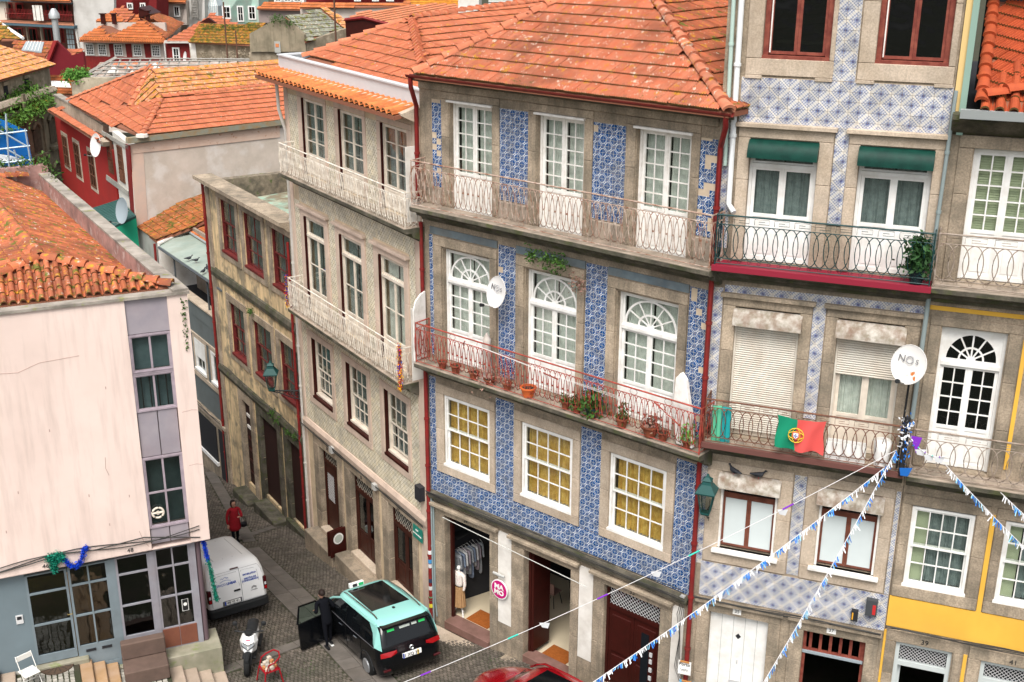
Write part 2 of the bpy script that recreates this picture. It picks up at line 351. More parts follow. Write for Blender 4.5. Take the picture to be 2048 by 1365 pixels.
def roof(fr, pts, az=0, kind='flat', m=None, tw=.25, tl=.42, budget=0, wob=.01, name='roof', parent=None, under=None):
    """a tiled slope over the coplanar local polygon pts; az = direction of the eave in the face's frame"""
    P = [Vector(p) for p in pts]
    e = Vector((math.cos(R(az)), math.sin(R(az)), 0))
    nrm = Vector((0, 0, 0))
    for i in range(len(P)): nrm += (P[i]-P[0]).cross(P[(i+1) % len(P)]-P[0])
    nrm.normalize()
    if nrm.z < 0: nrm = -nrm
    e = (e-nrm*e.dot(nrm)).normalized(); s = nrm.cross(e)
    O = P[0]; q = [((p-O).dot(e), (p-O).dot(s)) for p in P]
    mb = MB(); mb.slab([p-nrm*.02 for p in P], .1)
    base = mb.build(name, under or mat('roof_underlay', (.25, .1, .06), .9), parent or fr)
    if parent is None: rfr = Fr(base, fr.M)
    else: rfr = parent
    u0, u1 = min(a for a, b in q), max(a for a, b in q); v0, v1 = min(b for a, b in q), max(b for a, b in q)
    cells = []
    for j in range(int((v1-v0)/tl)+1):
        off = 0
        for i in range(int((u1-u0)/tw)+1):
            x, y = u0+i*tw+off, v0+j*tl
            if inpoly((x+tw/2, y+tl/2), q): cells.append((x, y))
    if not cells: return rfr
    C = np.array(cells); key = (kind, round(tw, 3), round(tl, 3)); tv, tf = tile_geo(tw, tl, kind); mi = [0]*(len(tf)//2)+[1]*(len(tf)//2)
    W = np.array(rfr.W()); A = np.array([list(e), list(s), list(nrm)]).T
    cen = np.array(O)+(C+[tw/2, tl/2])@A[:, :2].T; wc = cen@W[:3, :3].T+W[:3, 3]
    d = np.linalg.norm(wc-CAM, axis=1)
    vis = np.array([-30 < proj(p)[0] < 2078 and -30 < proj(p)[1] < 1395 for p in wc])
    order = np.argsort(np.where(vis, d, 1e6)); near = set(order[:budget].tolist()) if budget else set()
    near = {i for i in near if vis[i]}
    if near:
        if (key, m.name) not in _tm:
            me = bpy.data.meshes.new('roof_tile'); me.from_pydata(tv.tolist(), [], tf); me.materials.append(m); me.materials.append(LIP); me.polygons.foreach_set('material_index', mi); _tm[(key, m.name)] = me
        me = _tm[(key, m.name)]
        B = Matrix([list(r) for r in A]).to_4x4()
        for i in near:
            x, y = C[i]; o3 = O+e*(x+random.uniform(-1, 1)*wob)+s*(y+random.uniform(-1, 1)*wob)
            M = rfr.M @ Matrix.Translation(o3) @ B @ Matrix.Rotation(random.uniform(-1, 1)*wob*1.2, 4, 'Z') @ Matrix.Rotation(random.uniform(0, 1)*wob*1.5, 4, 'X')
            link('roof_tile', me, rfr.root, M)
    rest = [i for i in range(len(C)) if i not in near]
    if rest:
        k = len(rest); c = C[rest]+rng.uniform(-wob, wob, (k, 2)); nv = len(tv)
        lv = np.broadcast_to(tv, (k, nv, 3)).copy(); lv[:, :, 0] += c[:, None, 0]; lv[:, :, 1] += c[:, None, 1]; lv[:, :, 2] += rng.uniform(0, wob, (k, 1))*lv[:, :, 1]*0+rng.uniform(0, wob*.8, (k, 1))
        vv = np.array(O)+lv.reshape(-1, 3)@A.T; Ml = np.array(rfr.M); vv = vv@Ml[:3, :3].T+Ml[:3, 3]
        fa = np.array(tf); ff = (fa[None]+(np.arange(k)*nv)[:, None, None]).reshape(-1, 4)
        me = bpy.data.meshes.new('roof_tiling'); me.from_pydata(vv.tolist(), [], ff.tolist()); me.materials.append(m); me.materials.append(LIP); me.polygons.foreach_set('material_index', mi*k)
        at = me.attributes.new('rnd', 'FLOAT', 'FACE'); at.data.foreach_set('value', np.repeat(rng.random(k), len(tf)))
        o = link('roof_tiling', me, rfr.root); o['kind'] = 'stuff'
    return rfr
_cap = {}
def caps(fr, A, B, m, r=.13, l=.42, sharp=False):
    """ridge or hip tiles laid from A (low end) to B"""
    A, B = Vector(A), Vector(B); D = B-A; n = max(1, int(D.length/l)); t = D.normalized()
    key = (m.name, r, l, sharp)
    if key not in _cap:
        mb = MB(); k = 2 if sharp else 7; v = []
        for yy, rr, zz in ((0, r*1.1, .055), (l*1.1, r*.88, .012)):
            for i in range(k+1):
                a = math.pi*i/k; v.append((-math.cos(a)*rr, yy, math.sin(a)*rr*(.85)+zz-.03))
        for i in range(k+1):
            a = math.pi*i/k; v.append((-math.cos(a)*r*.85, 0, math.sin(a)*r*.6+.0))
        f = [(i, i+1, k+2+i, k+1+i) for i in range(k)]+[(2*k+2+i, 2*k+3+i, i+1, i) for i in range(k)]
        me = bpy.data.meshes.new('ridge_tile'); me.from_pydata(v, [], f); me.materials.append(m)
        if not sharp:
            me.polygons.foreach_set('use_smooth', [True]*len(me.polygons)); me.set_sharp_from_angle(angle=R(50))
        _cap[key] = me
    x = t.cross(Vector((0, 0, 1))).normalized(); z = x.cross(t)
    Rm = Matrix((x, t, z)).transposed().to_4x4()
    for i in range(n):
        M = fr.M @ Matrix.Translation(A+t*(i*l)+z*.03) @ Rm @ Matrix.Rotation(random.uniform(-.02, .02), 4, 'Z')
        link('ridge_tile', _cap[key], fr.root, M)
# ---------------------------------------------------------------- tiled walls
_az = {}
def azulejos(fr, rects, m, t=.15, u0=0, z0=0, budget=0, gap=.0025, missing=(), y=0, mortar=None):
    """glazed tiles over rectangles (ua, ub, za, zb); whole tiles nearest the eye are objects"""
    mis = set(missing); full = []; part = MB(); rnds = []
    for (ua, ub, za, zb) in rects:
        for j in range(math.floor((za-z0)/t), math.ceil((zb-z0)/t)):
            for i in range(math.floor((ua-u0)/t), math.ceil((ub-u0)/t)):
                a, b = max(ua, u0+i*t), min(ub, u0+(i+1)*t); c, d = max(za, z0+j*t), min(zb, z0+(j+1)*t)
                if b-a < .02 or d-c < .02 or (i, j) in mis: continue
                whole = b-a > t*.99 and d-c > t*.99
                full.append((a, b, c, d, i, j, whole))
    W = fr.W(); sc = []
    for k, q in enumerate(full):
        p = W @ Vector(((q[0]+q[1])/2, y, (q[2]+q[3])/2)); px = proj(p)
        v = q[6] and -5 < px[0] < 2053 and -5 < px[1] < 1370
        sc.append((0 if v else 1, (p-Vector(CAM)).length, k))
    near = {k for a, b, k in sorted(sc)[:budget] if a == 0}
    for par in (0, 1):
        if (m.name, t, par) not in _az:
            g = gap; b = MB(); b.add([(g, .006, g), (t-g, .006, g), (t-g, .006, t-g), (g, .006, t-g), (g+.003, 0, g+.003), (t-g-.003, 0, g+.003), (t-g-.003, 0, t-g-.003), (g+.003, 0, t-g-.003)],
                                     [(4, 5, 6, 7), (0, 1, 5, 4), (1, 2, 6, 5), (2, 3, 7, 6), (3, 0, 4, 7)])
            me = bpy.data.meshes.new('wall_tile'); me.from_pydata(b.v, [], b.f); me.materials.append(m)
            ul = me.uv_layers.new(name='UVMap')
            for l in me.loops:
                v = me.vertices[l.vertex_index].co; ul.data[l.index].uv = (v.x/t+par, v.z/t)
            _az[(m.name, t, par)] = me
    for k, (a, b, c, d, i, j, wh) in enumerate(full):
        if k in near:
            link('wall_tile', _az[(m.name, t, (i+j) % 2)], fr.root, fr.M @ Matrix.Translation((a, y-.004+random.uniform(0, .003), c)))
        else:
            g = gap; yy = y-.004+random.uniform(0, .003); n = len(part.v)
            X = [(a+g, yy, c+g), (b-g, yy, c+g), (b-g, yy, d-g), (a+g, yy, d-g)]
            Y = [(a+g, y+.004, c+g), (b-g, y+.004, c+g), (b-g, y+.004, d-g), (a+g, y+.004, d-g)]
            fs = [(0, 1, 2, 3), (4, 5, 1, 0), (5, 6, 2, 1), (6, 7, 3, 2), (7, 4, 0, 3)]; vs = X+Y
            uvs = []
            for f in fs:
                for q in f: uvs.append(((vs[q][0]-u0)/t, (vs[q][2]-z0)/t))
            part.add(vs, fs, uvs)
    if part.v:
        o = part.build('wall_tiling', m, fr, kind='stuff'); o.data.attributes.new('rnd', 'FLOAT', 'FACE').data.foreach_set('value', np.repeat(rng.random(len(part.f)//5), 5))
def wall(fr, name, u0, u1, z0, z1, holes, m, t=.35, y=0, parent=None):
    us = sorted({u0, u1}|{h[0] for h in holes}|{h[1] for h in holes}); zs = sorted({z0, z1}|{h[2] for h in holes}|{h[3] for h in holes})
    us = [u for u in us if u0 <= u <= u1]; zs = [z for z in zs if z0 <= z <= z1]; mb = MB()
    for a, b in zip(us, us[1:]):
        for c, d in zip(zs, zs[1:]):
            mu, mz = (a+b)/2, (c+d)/2
            if any(h[0] < mu < h[1] and h[2] < mz < h[3] for h in holes): continue
            mb.quad((a, y, c), (b, y, c), (b, y, d), (a, y, d)); mb.quad((b, y+t, c), (a, y+t, c), (a, y+t, d), (b, y+t, d))
    for h in holes:
        a, b, c, d = h[:4]
        mb.quad((a, y, c), (a, y+t, c), (a, y+t, d), (a, y, d)); mb.quad((b, y+t, c), (b, y, c), (b, y, d), (b, y+t, d))
        mb.quad((a, y, c), (b, y, c), (b, y+t, c), (a, y+t, c)); mb.quad((a, y, d), (a, y+t, d), (b, y+t, d), (b, y, d))
    for a, b, c, d in ((u0, u0, z0, z1), (u1, u1, z0, z1)): mb.quad((a, y, c), (a, y+t, c), (a, y+t, d), (a, y, d))
    mb.quad((u0, y, z1), (u1, y, z1), (u1, y+t, z1), (u0, y+t, z1))
    return Fr(mb.build(name, m, fr), fr.M)
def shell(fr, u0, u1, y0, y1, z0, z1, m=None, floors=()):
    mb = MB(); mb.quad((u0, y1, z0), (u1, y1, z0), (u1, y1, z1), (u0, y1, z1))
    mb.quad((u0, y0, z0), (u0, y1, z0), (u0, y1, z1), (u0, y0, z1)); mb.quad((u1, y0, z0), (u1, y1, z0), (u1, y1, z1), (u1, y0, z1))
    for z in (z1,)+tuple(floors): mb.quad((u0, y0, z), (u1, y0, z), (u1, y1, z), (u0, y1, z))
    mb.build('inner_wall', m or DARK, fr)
def stone_frame(fr, o, i, m=GRANITE, proud=.05, y=0, depth=.08, sill=True, cap=0, name='stone'):
    """dressed stone round an opening: o outer and i inner rectangle (u0, u1, z0, z1), each stone a piece"""
    a0, a1, c0, c1 = o; b0, b1, d0, d1 = i; ya, yb = y-proud, y+depth; g = .004
    def st(nm, A, B, C, D, pr=0):
        if B-A > .02 and D-C > .02: MB().bbox(A+g, B-g, ya-pr, yb, C+g, D-g, .012).build(nm, m, fr)
    st('lintel_stone', a0, a1, d1, c1)
    if cap: st('cap_stone', a0-.06, a1+.06, c1, c1+.1, cap)
    if sill and d0 > c0+.02: st('sill_stone', a0, a1, c0, d0, 0)
    lo = d0 if sill else c0
    for x0, x1 in ((a0, b0), (b1, a1)):
        n = max(1, round((d1-lo)/.95)); z = lo
        for k in range(n):
            h = (d1-lo)/n; st('jamb_stone', x0, x1, z, z+h); z += h
def curtain(fr, a, b, y, c, d, m, n=None, amp=.025, name='curtain'):
    n = n or max(6, int((b-a)*26)); mb = MB(); vs = []
    for k in range(n*2+1):
        x = a+(b-a)*k/(2*n); yy = y+math.sin(k*math.pi/1.6+a*7)*amp*(.6+.4*math.sin(k*.7+a))
        vs += [(x, yy, c), (x+math.sin(k*1.3)*.004, yy*.5+y*.5, d)]
    return mb.add(vs, [(2*i, 2*i+2, 2*i+3, 2*i+1) for i in range(2*n)]).build(name, m, fr, smooth=True)
def leaf(fr, a, b, c, d, y, m, cols, rows, st=.07, bar=.028, solid=0, gl=GLASS, th=.045, name='leaf', panes=True, rail=.09, rowz=None):
    """one glazed leaf: stiles, rails, glazing bars and each pane"""
    mb = MB(); z0 = c+solid
    mb.box(a, a+st, y, y+th, c, d); mb.box(b-st, b, y, y+th, c, d); mb.box(a+st, b-st, y, y+th, d-st, d)
    mb.box(a+st, b-st, y, y+th, z0, z0+rail*.6+.02 if solid else z0+st)
    if solid:
        mb.box(a+st, b-st, y, y+th, c, c+st*1.3); mb.box(a+st, b-st, y+th*.4, y+th*.8, c+st*1.3, z0)
        mb.bbox(a+st+.05, b-st-.05, y+th*.15, y+th*.5, c+st*1.3+.05, z0-.05, .02)
    gz0 = z0+(rail*.6+.02 if solid else st); gz1 = d-st; ga, gb = a+st, b-st
    xs = [ga+(gb-ga)*k/cols for k in range(cols+1)]; zs = [gz0+(gz1-gz0)*k/rows for k in range(rows+1)]
    for x in xs[1:-1]: mb.box(x-bar/2, x+bar/2, y+.005, y+th-.01, gz0, gz1)
    for z in zs[1:-1]:
        for k in range(cols): mb.box(xs[k]+(bar/2 if k else 0), xs[k+1]-(bar/2 if k < cols-1 else 0), y+.005, y+th-.01, z-bar/2, z+bar/2)
    o = mb.build(name, m, fr)
    if panes:
        for k in range(cols):
            for j in range(rows): ubox('pane', gl, fr, xs[k], xs[k+1], y+th*.45, y+th*.45+.004, zs[j], zs[j+1])
    return o
def fanlight(fr, a, b, c, d, y, m, gl=GLASS, square=True):
    """half-round fan: rim, inner ring, five spokes, glass behind"""
    mb = MB(); st = .06; mb.box(a, b, y, y+.05, c, c+st); mb.box(a, a+st*.8, y, y+.05, c+st, d); mb.box(b-st*.8, b, y, y+.05, c+st, d); mb.box(a+st*.8, b-st*.8, y, y+.05, d-st, d)
    cx, r = (a+b)/2, (b-a)/2-st*.8; H = d-st-(c+st); z0 = c+st; n = 24
    def arc(ra, rb, ya, yb):
        v = []; f = []
        for k in range(n+1):
            t = math.pi*k/n
            for q in (ra, rb):
                v += [(cx-math.cos(t)*q, ya, z0+math.sin(t)*q*H/r*1.0), (cx-math.cos(t)*q, yb, z0+math.sin(t)*q*H/r)]
        for k in range(n):
            o = 4*k; f += [(o, o+4, o+6, o+2), (o+1, o+3, o+7, o+5), (o, o+1, o+5, o+4), (o+2, o+6, o+7, o+3)]
        mb.add(v, f)
    arc(r*.93, r*1.0, y+.004, y+.045); arc(r*.42, r*.49, y+.008, y+.04)
    for k in range(1, 6):
        t = math.pi*k/6 if False else math.pi*(k)/6
        ct, s_ = math.cos(t), math.sin(t)*H/r; px, pz = -s_*.013, ct*.013
        ra = r*.12; v = []
        for q in (ra, r*.94):
            v += [(cx-ct*q+px*1.2, y+.01, z0+s_*q-pz*1.2), (cx-ct*q-px*1.2, y+.01, z0+s_*q+pz*1.2), (cx-ct*q-px*1.2, y+.04, z0+s_*q+pz*1.2), (cx-ct*q+px*1.2, y+.04, z0+s_*q-pz*1.2)]
        mb.add(v, [(0, 1, 5, 4), (1, 2, 6, 5), (2, 3, 7, 6), (3, 0, 4, 7)])
    mb.box(cx-.09, cx+.09, y+.0, y+.055, z0, z0+.07)
    mb.build('fanlight', m, fr)
    if not square:
        v = []; f = []                      # solid spandrels above the arch
        for k in range(n+1):
            t = math.pi*k/n; v += [(cx-math.cos(t)*r, y+.012, z0+math.sin(t)*H), (cx-math.cos(t)*r, y+.012, d-st*.5)]
        f = [(2*k, 2*k+2, 2*k+3, 2*k+1) for k in range(n)]
        MB().add(v, f).build('spandrel', m, fr)
    ubox('pane', gl, fr, a+.04, b-.04, y+.022, y+.026, z0, d-.03)
def french(fr, a, b, c, d, m, y=.16, cols=2, rows=5, solid=.95, top=None, toph=.9, frame=.06, curt=CURT_W, gl=GLASS, name='french_door', st=.07, hood=False):
    """double-leaf glazed balcony door with outer frame and optional light above"""
    mb = MB(); mb.box(a, a+frame, y-.04, y+.08, c, d); mb.box(b-frame, b, y-.04, y+.08, c, d); mb.box(a+frame, b-frame, y-.04, y+.08, d-frame, d)
    if hood: mb.box(a-.05, b+.05, -.1, y, d, d+.05)
    zt = d-frame
    if top: zt = d-toph; mb.box(a+frame, b-frame, y-.06, y+.08, zt, zt+.08)
    o = mb.build(name, m, fr); w = fr.on(o); x0, x1 = a+frame, b-frame; mx = (x0+x1)/2
    for k, (p, q) in enumerate(((x0, mx), (mx, x1))):
        leaf(w, p+.002, q-.002, c, zt, y, m, cols, rows, st=st, solid=solid, gl=gl)
    MB().box(mx-.025, mx+.025, y-.015, y+.0, c, zt).build('astragal', m, w)
    if top == 'fan': fanlight(w, x0, x1, zt+.08, d-frame, y, m, gl)
    elif top == 'solidfan': fanlight(w, x0, x1, zt+.08, d-frame, y, m, gl, square=False)
    elif top == 'plain':
        leaf(w, x0, x1, zt+.08, d-frame, y, m, 1, 1, gl=gl, name='transom', st=.04)
    if curt:
        curtain(w, x0+.03, mx-.02, y+.16, c+.1, d-.08, curt); curtain(w, mx+.03, x1-.02, y+.17, c+.1, d-.08, curt)
    return w
def sash(fr, a, b, c, d, m, y=.1, cols=4, rows=2, frame=.06, curt=None, gl=GLASS, split=.5, drop=0, name='sash_window', full=True):
    mb = MB(); mb.box(a, a+frame, y-.03, y+.12, c, d); mb.box(b-frame, b, y-.03, y+.12, c, d); mb.box(a+frame, b-frame, y-.03, y+.12, d-frame, d); mb.box(a-.03, b+.03, y-.08, y+.12, c-.05, c+.02)
    o = mb.build(name, m, fr); w = fr.on(o); zm = c+(d-c)*split
    leaf(w, a+frame, b-frame, zm-.03, d-frame, y, m, cols, rows, st=.045, bar=.025, name='upper_sash', gl=gl)
    leaf(w, a+frame, b-frame, c+.02+drop, zm+.03+drop, y+.05, m, cols, rows, st=.045, bar=.025, name='lower_sash', gl=gl)
    if curt: curtain(w, a+frame, b-frame, y+.2, c+.03, d-.06, curt, n=int((b-a)*14), amp=.09)
    return w
_ov = {}
def oval_mesh(m, rx, rz, r=.008):
    k = (m.name, round(rx, 3), round(rz, 3))
    if k not in _ov:
        mb = MB(); mb.tube([(rx*math.cos(t), 0, rz*math.sin(t)) for t in [2*math.pi*i/20 for i in range(20)]], r, 5, closed=True)
        me = bpy.data.meshes.new('oval'); me.from_pydata(mb.v, [], mb.f); me.materials.append(m)
        me.polygons.foreach_set('use_smooth', [True]*len(me.polygons)); _ov[k] = me
    return _ov[k]
def railing(fr, path, z0, z1, m, style='ovals', pitch=.17, ow=.30, name='railing', rings=True, r=.0105, topr=.02):
    """wrought-iron railing along a plan path [(u, y), ...] between z0 and z1"""
    mb = MB(); h = z1-z0
    mb.tube([(p[0], p[1], z1) for p in path], topr, 6); mb.tube([(p[0], p[1], z0+.04) for p in path], .012, 5)
    zb = z0+h*.14; zt = z1-h*(.14 if style != 'key' else .18)
    mb.tube([(p[0], p[1], zt) for p in path], .01, 5)
    if style == 'key': mb.tube([(p[0], p[1], zb) for p in path], .01, 5)
    for p in path: mb.tube([(p[0], p[1], z0), (p[0], p[1], z1+.02)], .016, 6)
    segs = []
    for (a, b) in zip(path, path[1:]):
        L = math.hypot(b[0]-a[0], b[1]-a[1]); ang = math.atan2(b[1]-a[1], b[0]-a[0]); segs.append((a, L, ang))
    ovs = []
    for (a, L, ang) in segs:
        n = max(1, int(L/pitch)); dx, dy = math.cos(ang), math.sin(ang)
        for k in range(n):
            s = (k+.5)*L/n; ovs.append((a[0]+dx*s, a[1]+dy*s, ang, k))
            x, y = a[0]+dx*s, a[1]+dy*s
            if style == 'key':
                if k % 2 == 0:                # greek-key scrolls in the frieze
                    q = pitch*.75; zz = (zt+z1)/2; hh = (z1-zt)*.32
                    pp = [(-q, -hh), (-q, hh), (q, hh), (q, -hh*.6), (-q*.4, -hh*.6), (-q*.4, hh*.2), (q*.4, hh*.2)]
                    mb.tube([(x+dx*u, y+dy*u, zz+v) for u, v in pp], .006, 4)
                rr = (zb-z0-.04)*.42
                mb.tube([(x+dx*rr*math.cos(t)*(1-t/14), y+dy*rr*math.cos(t)*(1-t/14), (zb+z0+.04)/2+rr*math.sin(t)*(1-t/14)) for t in [i*.6 for i in range(14)]], .005, 4)
            else:
                if k % 2 == 0: mb.tube([(x, y, zb-.02), (x, y, zt)], .007, 4)
                mb.tube([(x, y, z0+h*.5-.02), (x, y, z0+h*.5+.02)], .016, 5)
                if k % 4 == 1:
                    rr = h*.065
                    mb.tube([(x+dx*rr*math.cos(t), y+dy*rr*math.cos(t), z0+.04+rr+rr*math.sin(t)) for t in [i*math.pi/5 for i in range(10)]], .006, 4, closed=True)
                if k % 6 == 2:
                    rr = h*.07
                    mb.tube([(x+dx*rr*1.3*math.cos(t), y+dy*rr*1.3*math.cos(t), zt+rr+rr*math.sin(t)) for t in [i*math.pi/5 for i in range(10)]], .006, 4, closed=True)
    o = mb.build(name, m, fr, smooth=True); w = fr.on(o)
    if style == 'key': lo, hi = zb, zt
    else: lo, hi = z0+h*.14, zt
    me = oval_mesh(m, ow/2, (hi-lo)/2, r)
    for (x, y, ang, k) in ovs:
        link('oval', me, fr.root, fr.M @ Matrix.Translation((x, y, (lo+hi)/2)) @ Matrix.Rotation(ang, 4, 'Z'))
    return w
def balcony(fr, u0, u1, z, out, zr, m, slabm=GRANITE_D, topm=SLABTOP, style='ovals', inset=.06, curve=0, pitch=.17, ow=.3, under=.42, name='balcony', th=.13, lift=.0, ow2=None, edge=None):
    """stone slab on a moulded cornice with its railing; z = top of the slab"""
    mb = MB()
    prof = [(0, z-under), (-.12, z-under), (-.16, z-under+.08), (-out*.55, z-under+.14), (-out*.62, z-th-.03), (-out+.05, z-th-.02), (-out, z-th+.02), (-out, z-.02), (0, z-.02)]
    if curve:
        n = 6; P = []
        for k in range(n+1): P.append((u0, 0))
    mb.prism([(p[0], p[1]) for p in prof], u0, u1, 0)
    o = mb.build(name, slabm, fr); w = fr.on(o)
    MB().box(u0+.01, u1-.01, -out+.012, -.001, z-.02, z).build('slab', topm, w)
    if edge: MB().box(u0-.01, u1+.01, -out-.025, -out+.06, z-.1, z+.02).build('slab_edge', edge, w)
    path = [(u0+.04, -.02), (u0+.04, -out+inset), (u1-.04, -out+inset), (u1-.04, -.02)]
    railing(w, path, z+lift+.02, zr, m, style, pitch, ow)
    return w
def pipe(fr, pts, r, m, name='drainpipe', br=None):
    mb = MB(); mb.tube(pts, r, 10)
    for k in range(len(pts)-1):
        a, b = Vector(pts[k]), Vector(pts[k+1])
        if abs((b-a).z) > 1.5:
            n = int(abs((b-a).z)/1.6)
            for i in range(1, n+1):
                p = a.lerp(b, i/(n+1)); mb.lathe([(r*1.3, -.03), (r*1.3, .03)], tuple(p), 10)
    return mb.build(name, m, fr, smooth=True)
def txt(fr, s, size, m, u, y, z, name='lettering', ext=.004, rot=0, align='CENTER', font_scale=1, bold=0, sx=1, label=None, M=None):
    cu = bpy.data.curves.new(name, 'FONT'); cu.body = s; cu.size = size; cu.align_x = align; cu.align_y = 'CENTER'; cu.extrude = ext; cu.offset = bold; cu.resolution_u = 3
    t = bpy.data.objects.new('t', cu); COL.objects.link(t)
    me = bpy.data.meshes.new_from_object(t.evaluated_get(bpy.context.evaluated_depsgraph_get())); bpy.data.objects.remove(t)
    me.materials.clear(); me.materials.append(m)
    B = M if M is not None else fr.M @ Matrix.Translation((u, y, z)) @ Matrix.Rotation(R(rot), 4, 'Y') @ Matrix.Rotation(R(90), 4, 'X') @ Matrix.Diagonal((sx, 1, 1, 1))
    return link(name, me, fr.root, B, label)
def leafmass(name, fr, pts, n, r, m, size=.07, parent=None, kind='stuff', flat=1.0, label=None):
    """many small leaf faces scattered round the given points"""
    pts = np.array(pts, float); c = pts[rng.integers(0, len(pts), n)]+rng.normal(0, 1, (n, 3))*np.array([r, r, r*flat])
    a = rng.normal(0, 1, (n, 3)); a /= np.linalg.norm(a, axis=1)[:, None]; b = np.cross(a, rng.normal(0, 1, (n, 3))); b /= np.linalg.norm(b, axis=1)[:, None]
    s = size*rng.uniform(.5, 1.3, (n, 1)); v = np.stack([c-a*s, c+b*s*.45, c+a*s, c-b*s*.45], 1).reshape(-1, 3)
    mb = MB(); mb.v = v.tolist(); mb.f = [(4*i, 4*i+1, 4*i+2, 4*i+3) for i in range(n)]
    o = mb.build(name, m, fr); at = o.data.attributes.new('rnd', 'FLOAT', 'FACE'); at.data.foreach_set('value', rng.random(n))
    if kind: o['kind'] = kind
    if label: o['label'] = label
    return o
# ================================================================ THE STREET
YS = sorted(set(np.concatenate([np.linspace(-200, 15, 10), np.linspace(16, 66, 51), np.linspace(70, 900, 12)]).tolist()))
XS = np.linspace(-700, 700, 29).tolist()
mb = MB(); mb.v = [(x, y, float(zg(y))) for y in YS for x in XS]; nx = len(XS)
mb.f = [(j*nx+i, j*nx+i+1, (j+1)*nx+i+1, (j+1)*nx+i) for j in range(len(YS)-1) for i in range(nx-1)]
JOINT = mat('street_joint', (.06, .05, .037), .95, (.04, .048, .024), 1.5, .5, bump=.5)
tag(mb.build('ground', JOINT, None), kind='structure')
COBBLE = mat('cobblestone', (.165, .137, .113), .8, (.11, .095, .08), 1.2, .5, dirt=.35, dcol=(.09, .085, .06), ds=.7, grain=.25, gs=60, rnd=.28)
SLAB = mat('paving_granite', (.19, .167, .147), .8, (.14, .124, .108), 2, .5, dirt=.4, dcol=(.12, .1, .08), grain=.25, gs=60, rnd=.12, bump=.2)
def gpt(px, py, dz=0):
    d = ray(px, py); t = 20.
    for _ in range(80):
        q = CAM+d*t; t += (q[2]-float(zg(q[1]))-dz)/(-d[2])*.9
    return CAM+d*t
# granite slab strips crossing the setts (each slab its own piece)
pv = thing('pavement_strip', 'strip of large worn granite slabs running down the street between white van and taxi', 'paving', 0, 0); pv.root['kind'] = 'structure'; del pv.root['category']; del pv.root['label']; pv.root.name = 'pavement'
strips = []
def strip(pa, pb, wd, sl, rows=1):
    A, B = gpt(*pa)[:2], gpt(*pb)[:2]; D = B-A; L = np.linalg.norm(D); t = D/L; nn = np.array([-t[1], t[0]]); strips.append((A, t, nn, L, wd*rows))
    for r_ in range(rows):
        s = 0
        while s < L:
            l = sl*random.uniform(.75, 1.25); e = min(L, s+l); o = -wd*rows/2+r_*wd
            P = [A+t*(s+.008)+nn*(o+.008), A+t*(e-.008)+nn*(o+.008), A+t*(e-.008)+nn*(o+wd-.008), A+t*(s+.008)+nn*(o+wd-.008)]
            dz = .03+random.uniform(0, .008)
            MB().slab([(p[0], p[1], float(zg(p[1]))+dz) for p in P], .1).build('paving_slab', SLAB, pv); s = e
strip((490, 1100), (770, 1385), .52, .75, 2)
strip((420, 945), (500, 1085), .45, .7, 1)
strip((455, 1085), (580, 1045), .35, .5, 1)
strip((440, 1345), (650, 1270), .4, .55, 1)
sl = MB()
def in_strip(x, y):
    for A, t, nn, L, wd in strips:
        d0, d1 = x-A[0], y-A[1]; s = d0*t[0]+d1*t[1]; w_ = d0*nn[0]+d1*nn[1]
        if -.04 < s < L+.04 and abs(w_) < wd/2+.04: return True
    return False
vs = []; fs = []; rn = []
th = R(-58); ct, st_ = math.cos(th), math.sin(th)
for i in range(-15, 235):
    for j in range(-60, 190):
        a = i*.128; b = j*.118+(i % 2)*.05+math.sin(i*.35)*.02
        x = -12.5+a*ct*1.0-b*st_*-1.0 if False else -12.2+a*ct+b*(-st_)*1.0; y = 47.5+a*st_+b*ct
        if y < 22.5 or y > 50: continue
        pxy = proj((x, y, float(zg(y))))
        if not (370 < pxy[0] < 1300 and 880 < pxy[1] < 1400): continue
        if in_strip(x, y): continue
        hx, hy = .055+random.uniform(-.006, .004), .05+random.uniform(-.006, .004); rot = random.uniform(-.12, .12); dz = .028+random.uniform(-.008, .01)
        c2, s2 = math.cos(th+rot), math.sin(th+rot); n = len(vs)
        for (q, z_, k_) in ((1, -.03, 1), (1, .6, .9), (.72, 1, .72)):
            for sx_, sy_ in ((-1, -1), (1, -1), (1, 1), (-1, 1)):
                X = x+(sx_*hx*k_)*c2-(sy_*hy*k_)*s2; Y = y+(sx_*hx*k_)*s2+(sy_*hy*k_)*c2
                vs.append((X, Y, float(zg(Y))+(dz*z_ if z_ > 0 else z_)))
        fs += [(n+8, n+9, n+10, n+11)]+[(n+4*k+q, n+4*k+(q+1) % 4, n+4*k+4+(q+1) % 4, n+4*k+4+q) for k in (0, 1) for q in range(4)]; rn += [random.random()]*9
me = bpy.data.meshes.new('cobbles'); me.from_pydata(vs, [], fs); me.materials.append(COBBLE); me.attributes.new('rnd', 'FLOAT', 'FACE').data.foreach_set('value', rn)
o = link('cobblestones', me); o['kind'] = 'stuff'; o['label'] = 'small worn granite setts laid in rows on the sloping street'; o['category'] = 'paving'
# weeds in the joints near the scooter and the shop step
wp = [tuple(gpt(*p, .03)) for p in ((470, 1350), (600, 1340), (560, 1355), (930, 1315), (985, 1325), (960, 1320), (700, 1180), (640, 1255), (455, 1340), (505, 1270), (1000, 1312))]
o = leafmass('weeds', None, wp, 700, .22, LEAF, .016, flat=.03); tag(o, 'tufts of green weeds growing between the setts', 'weeds')
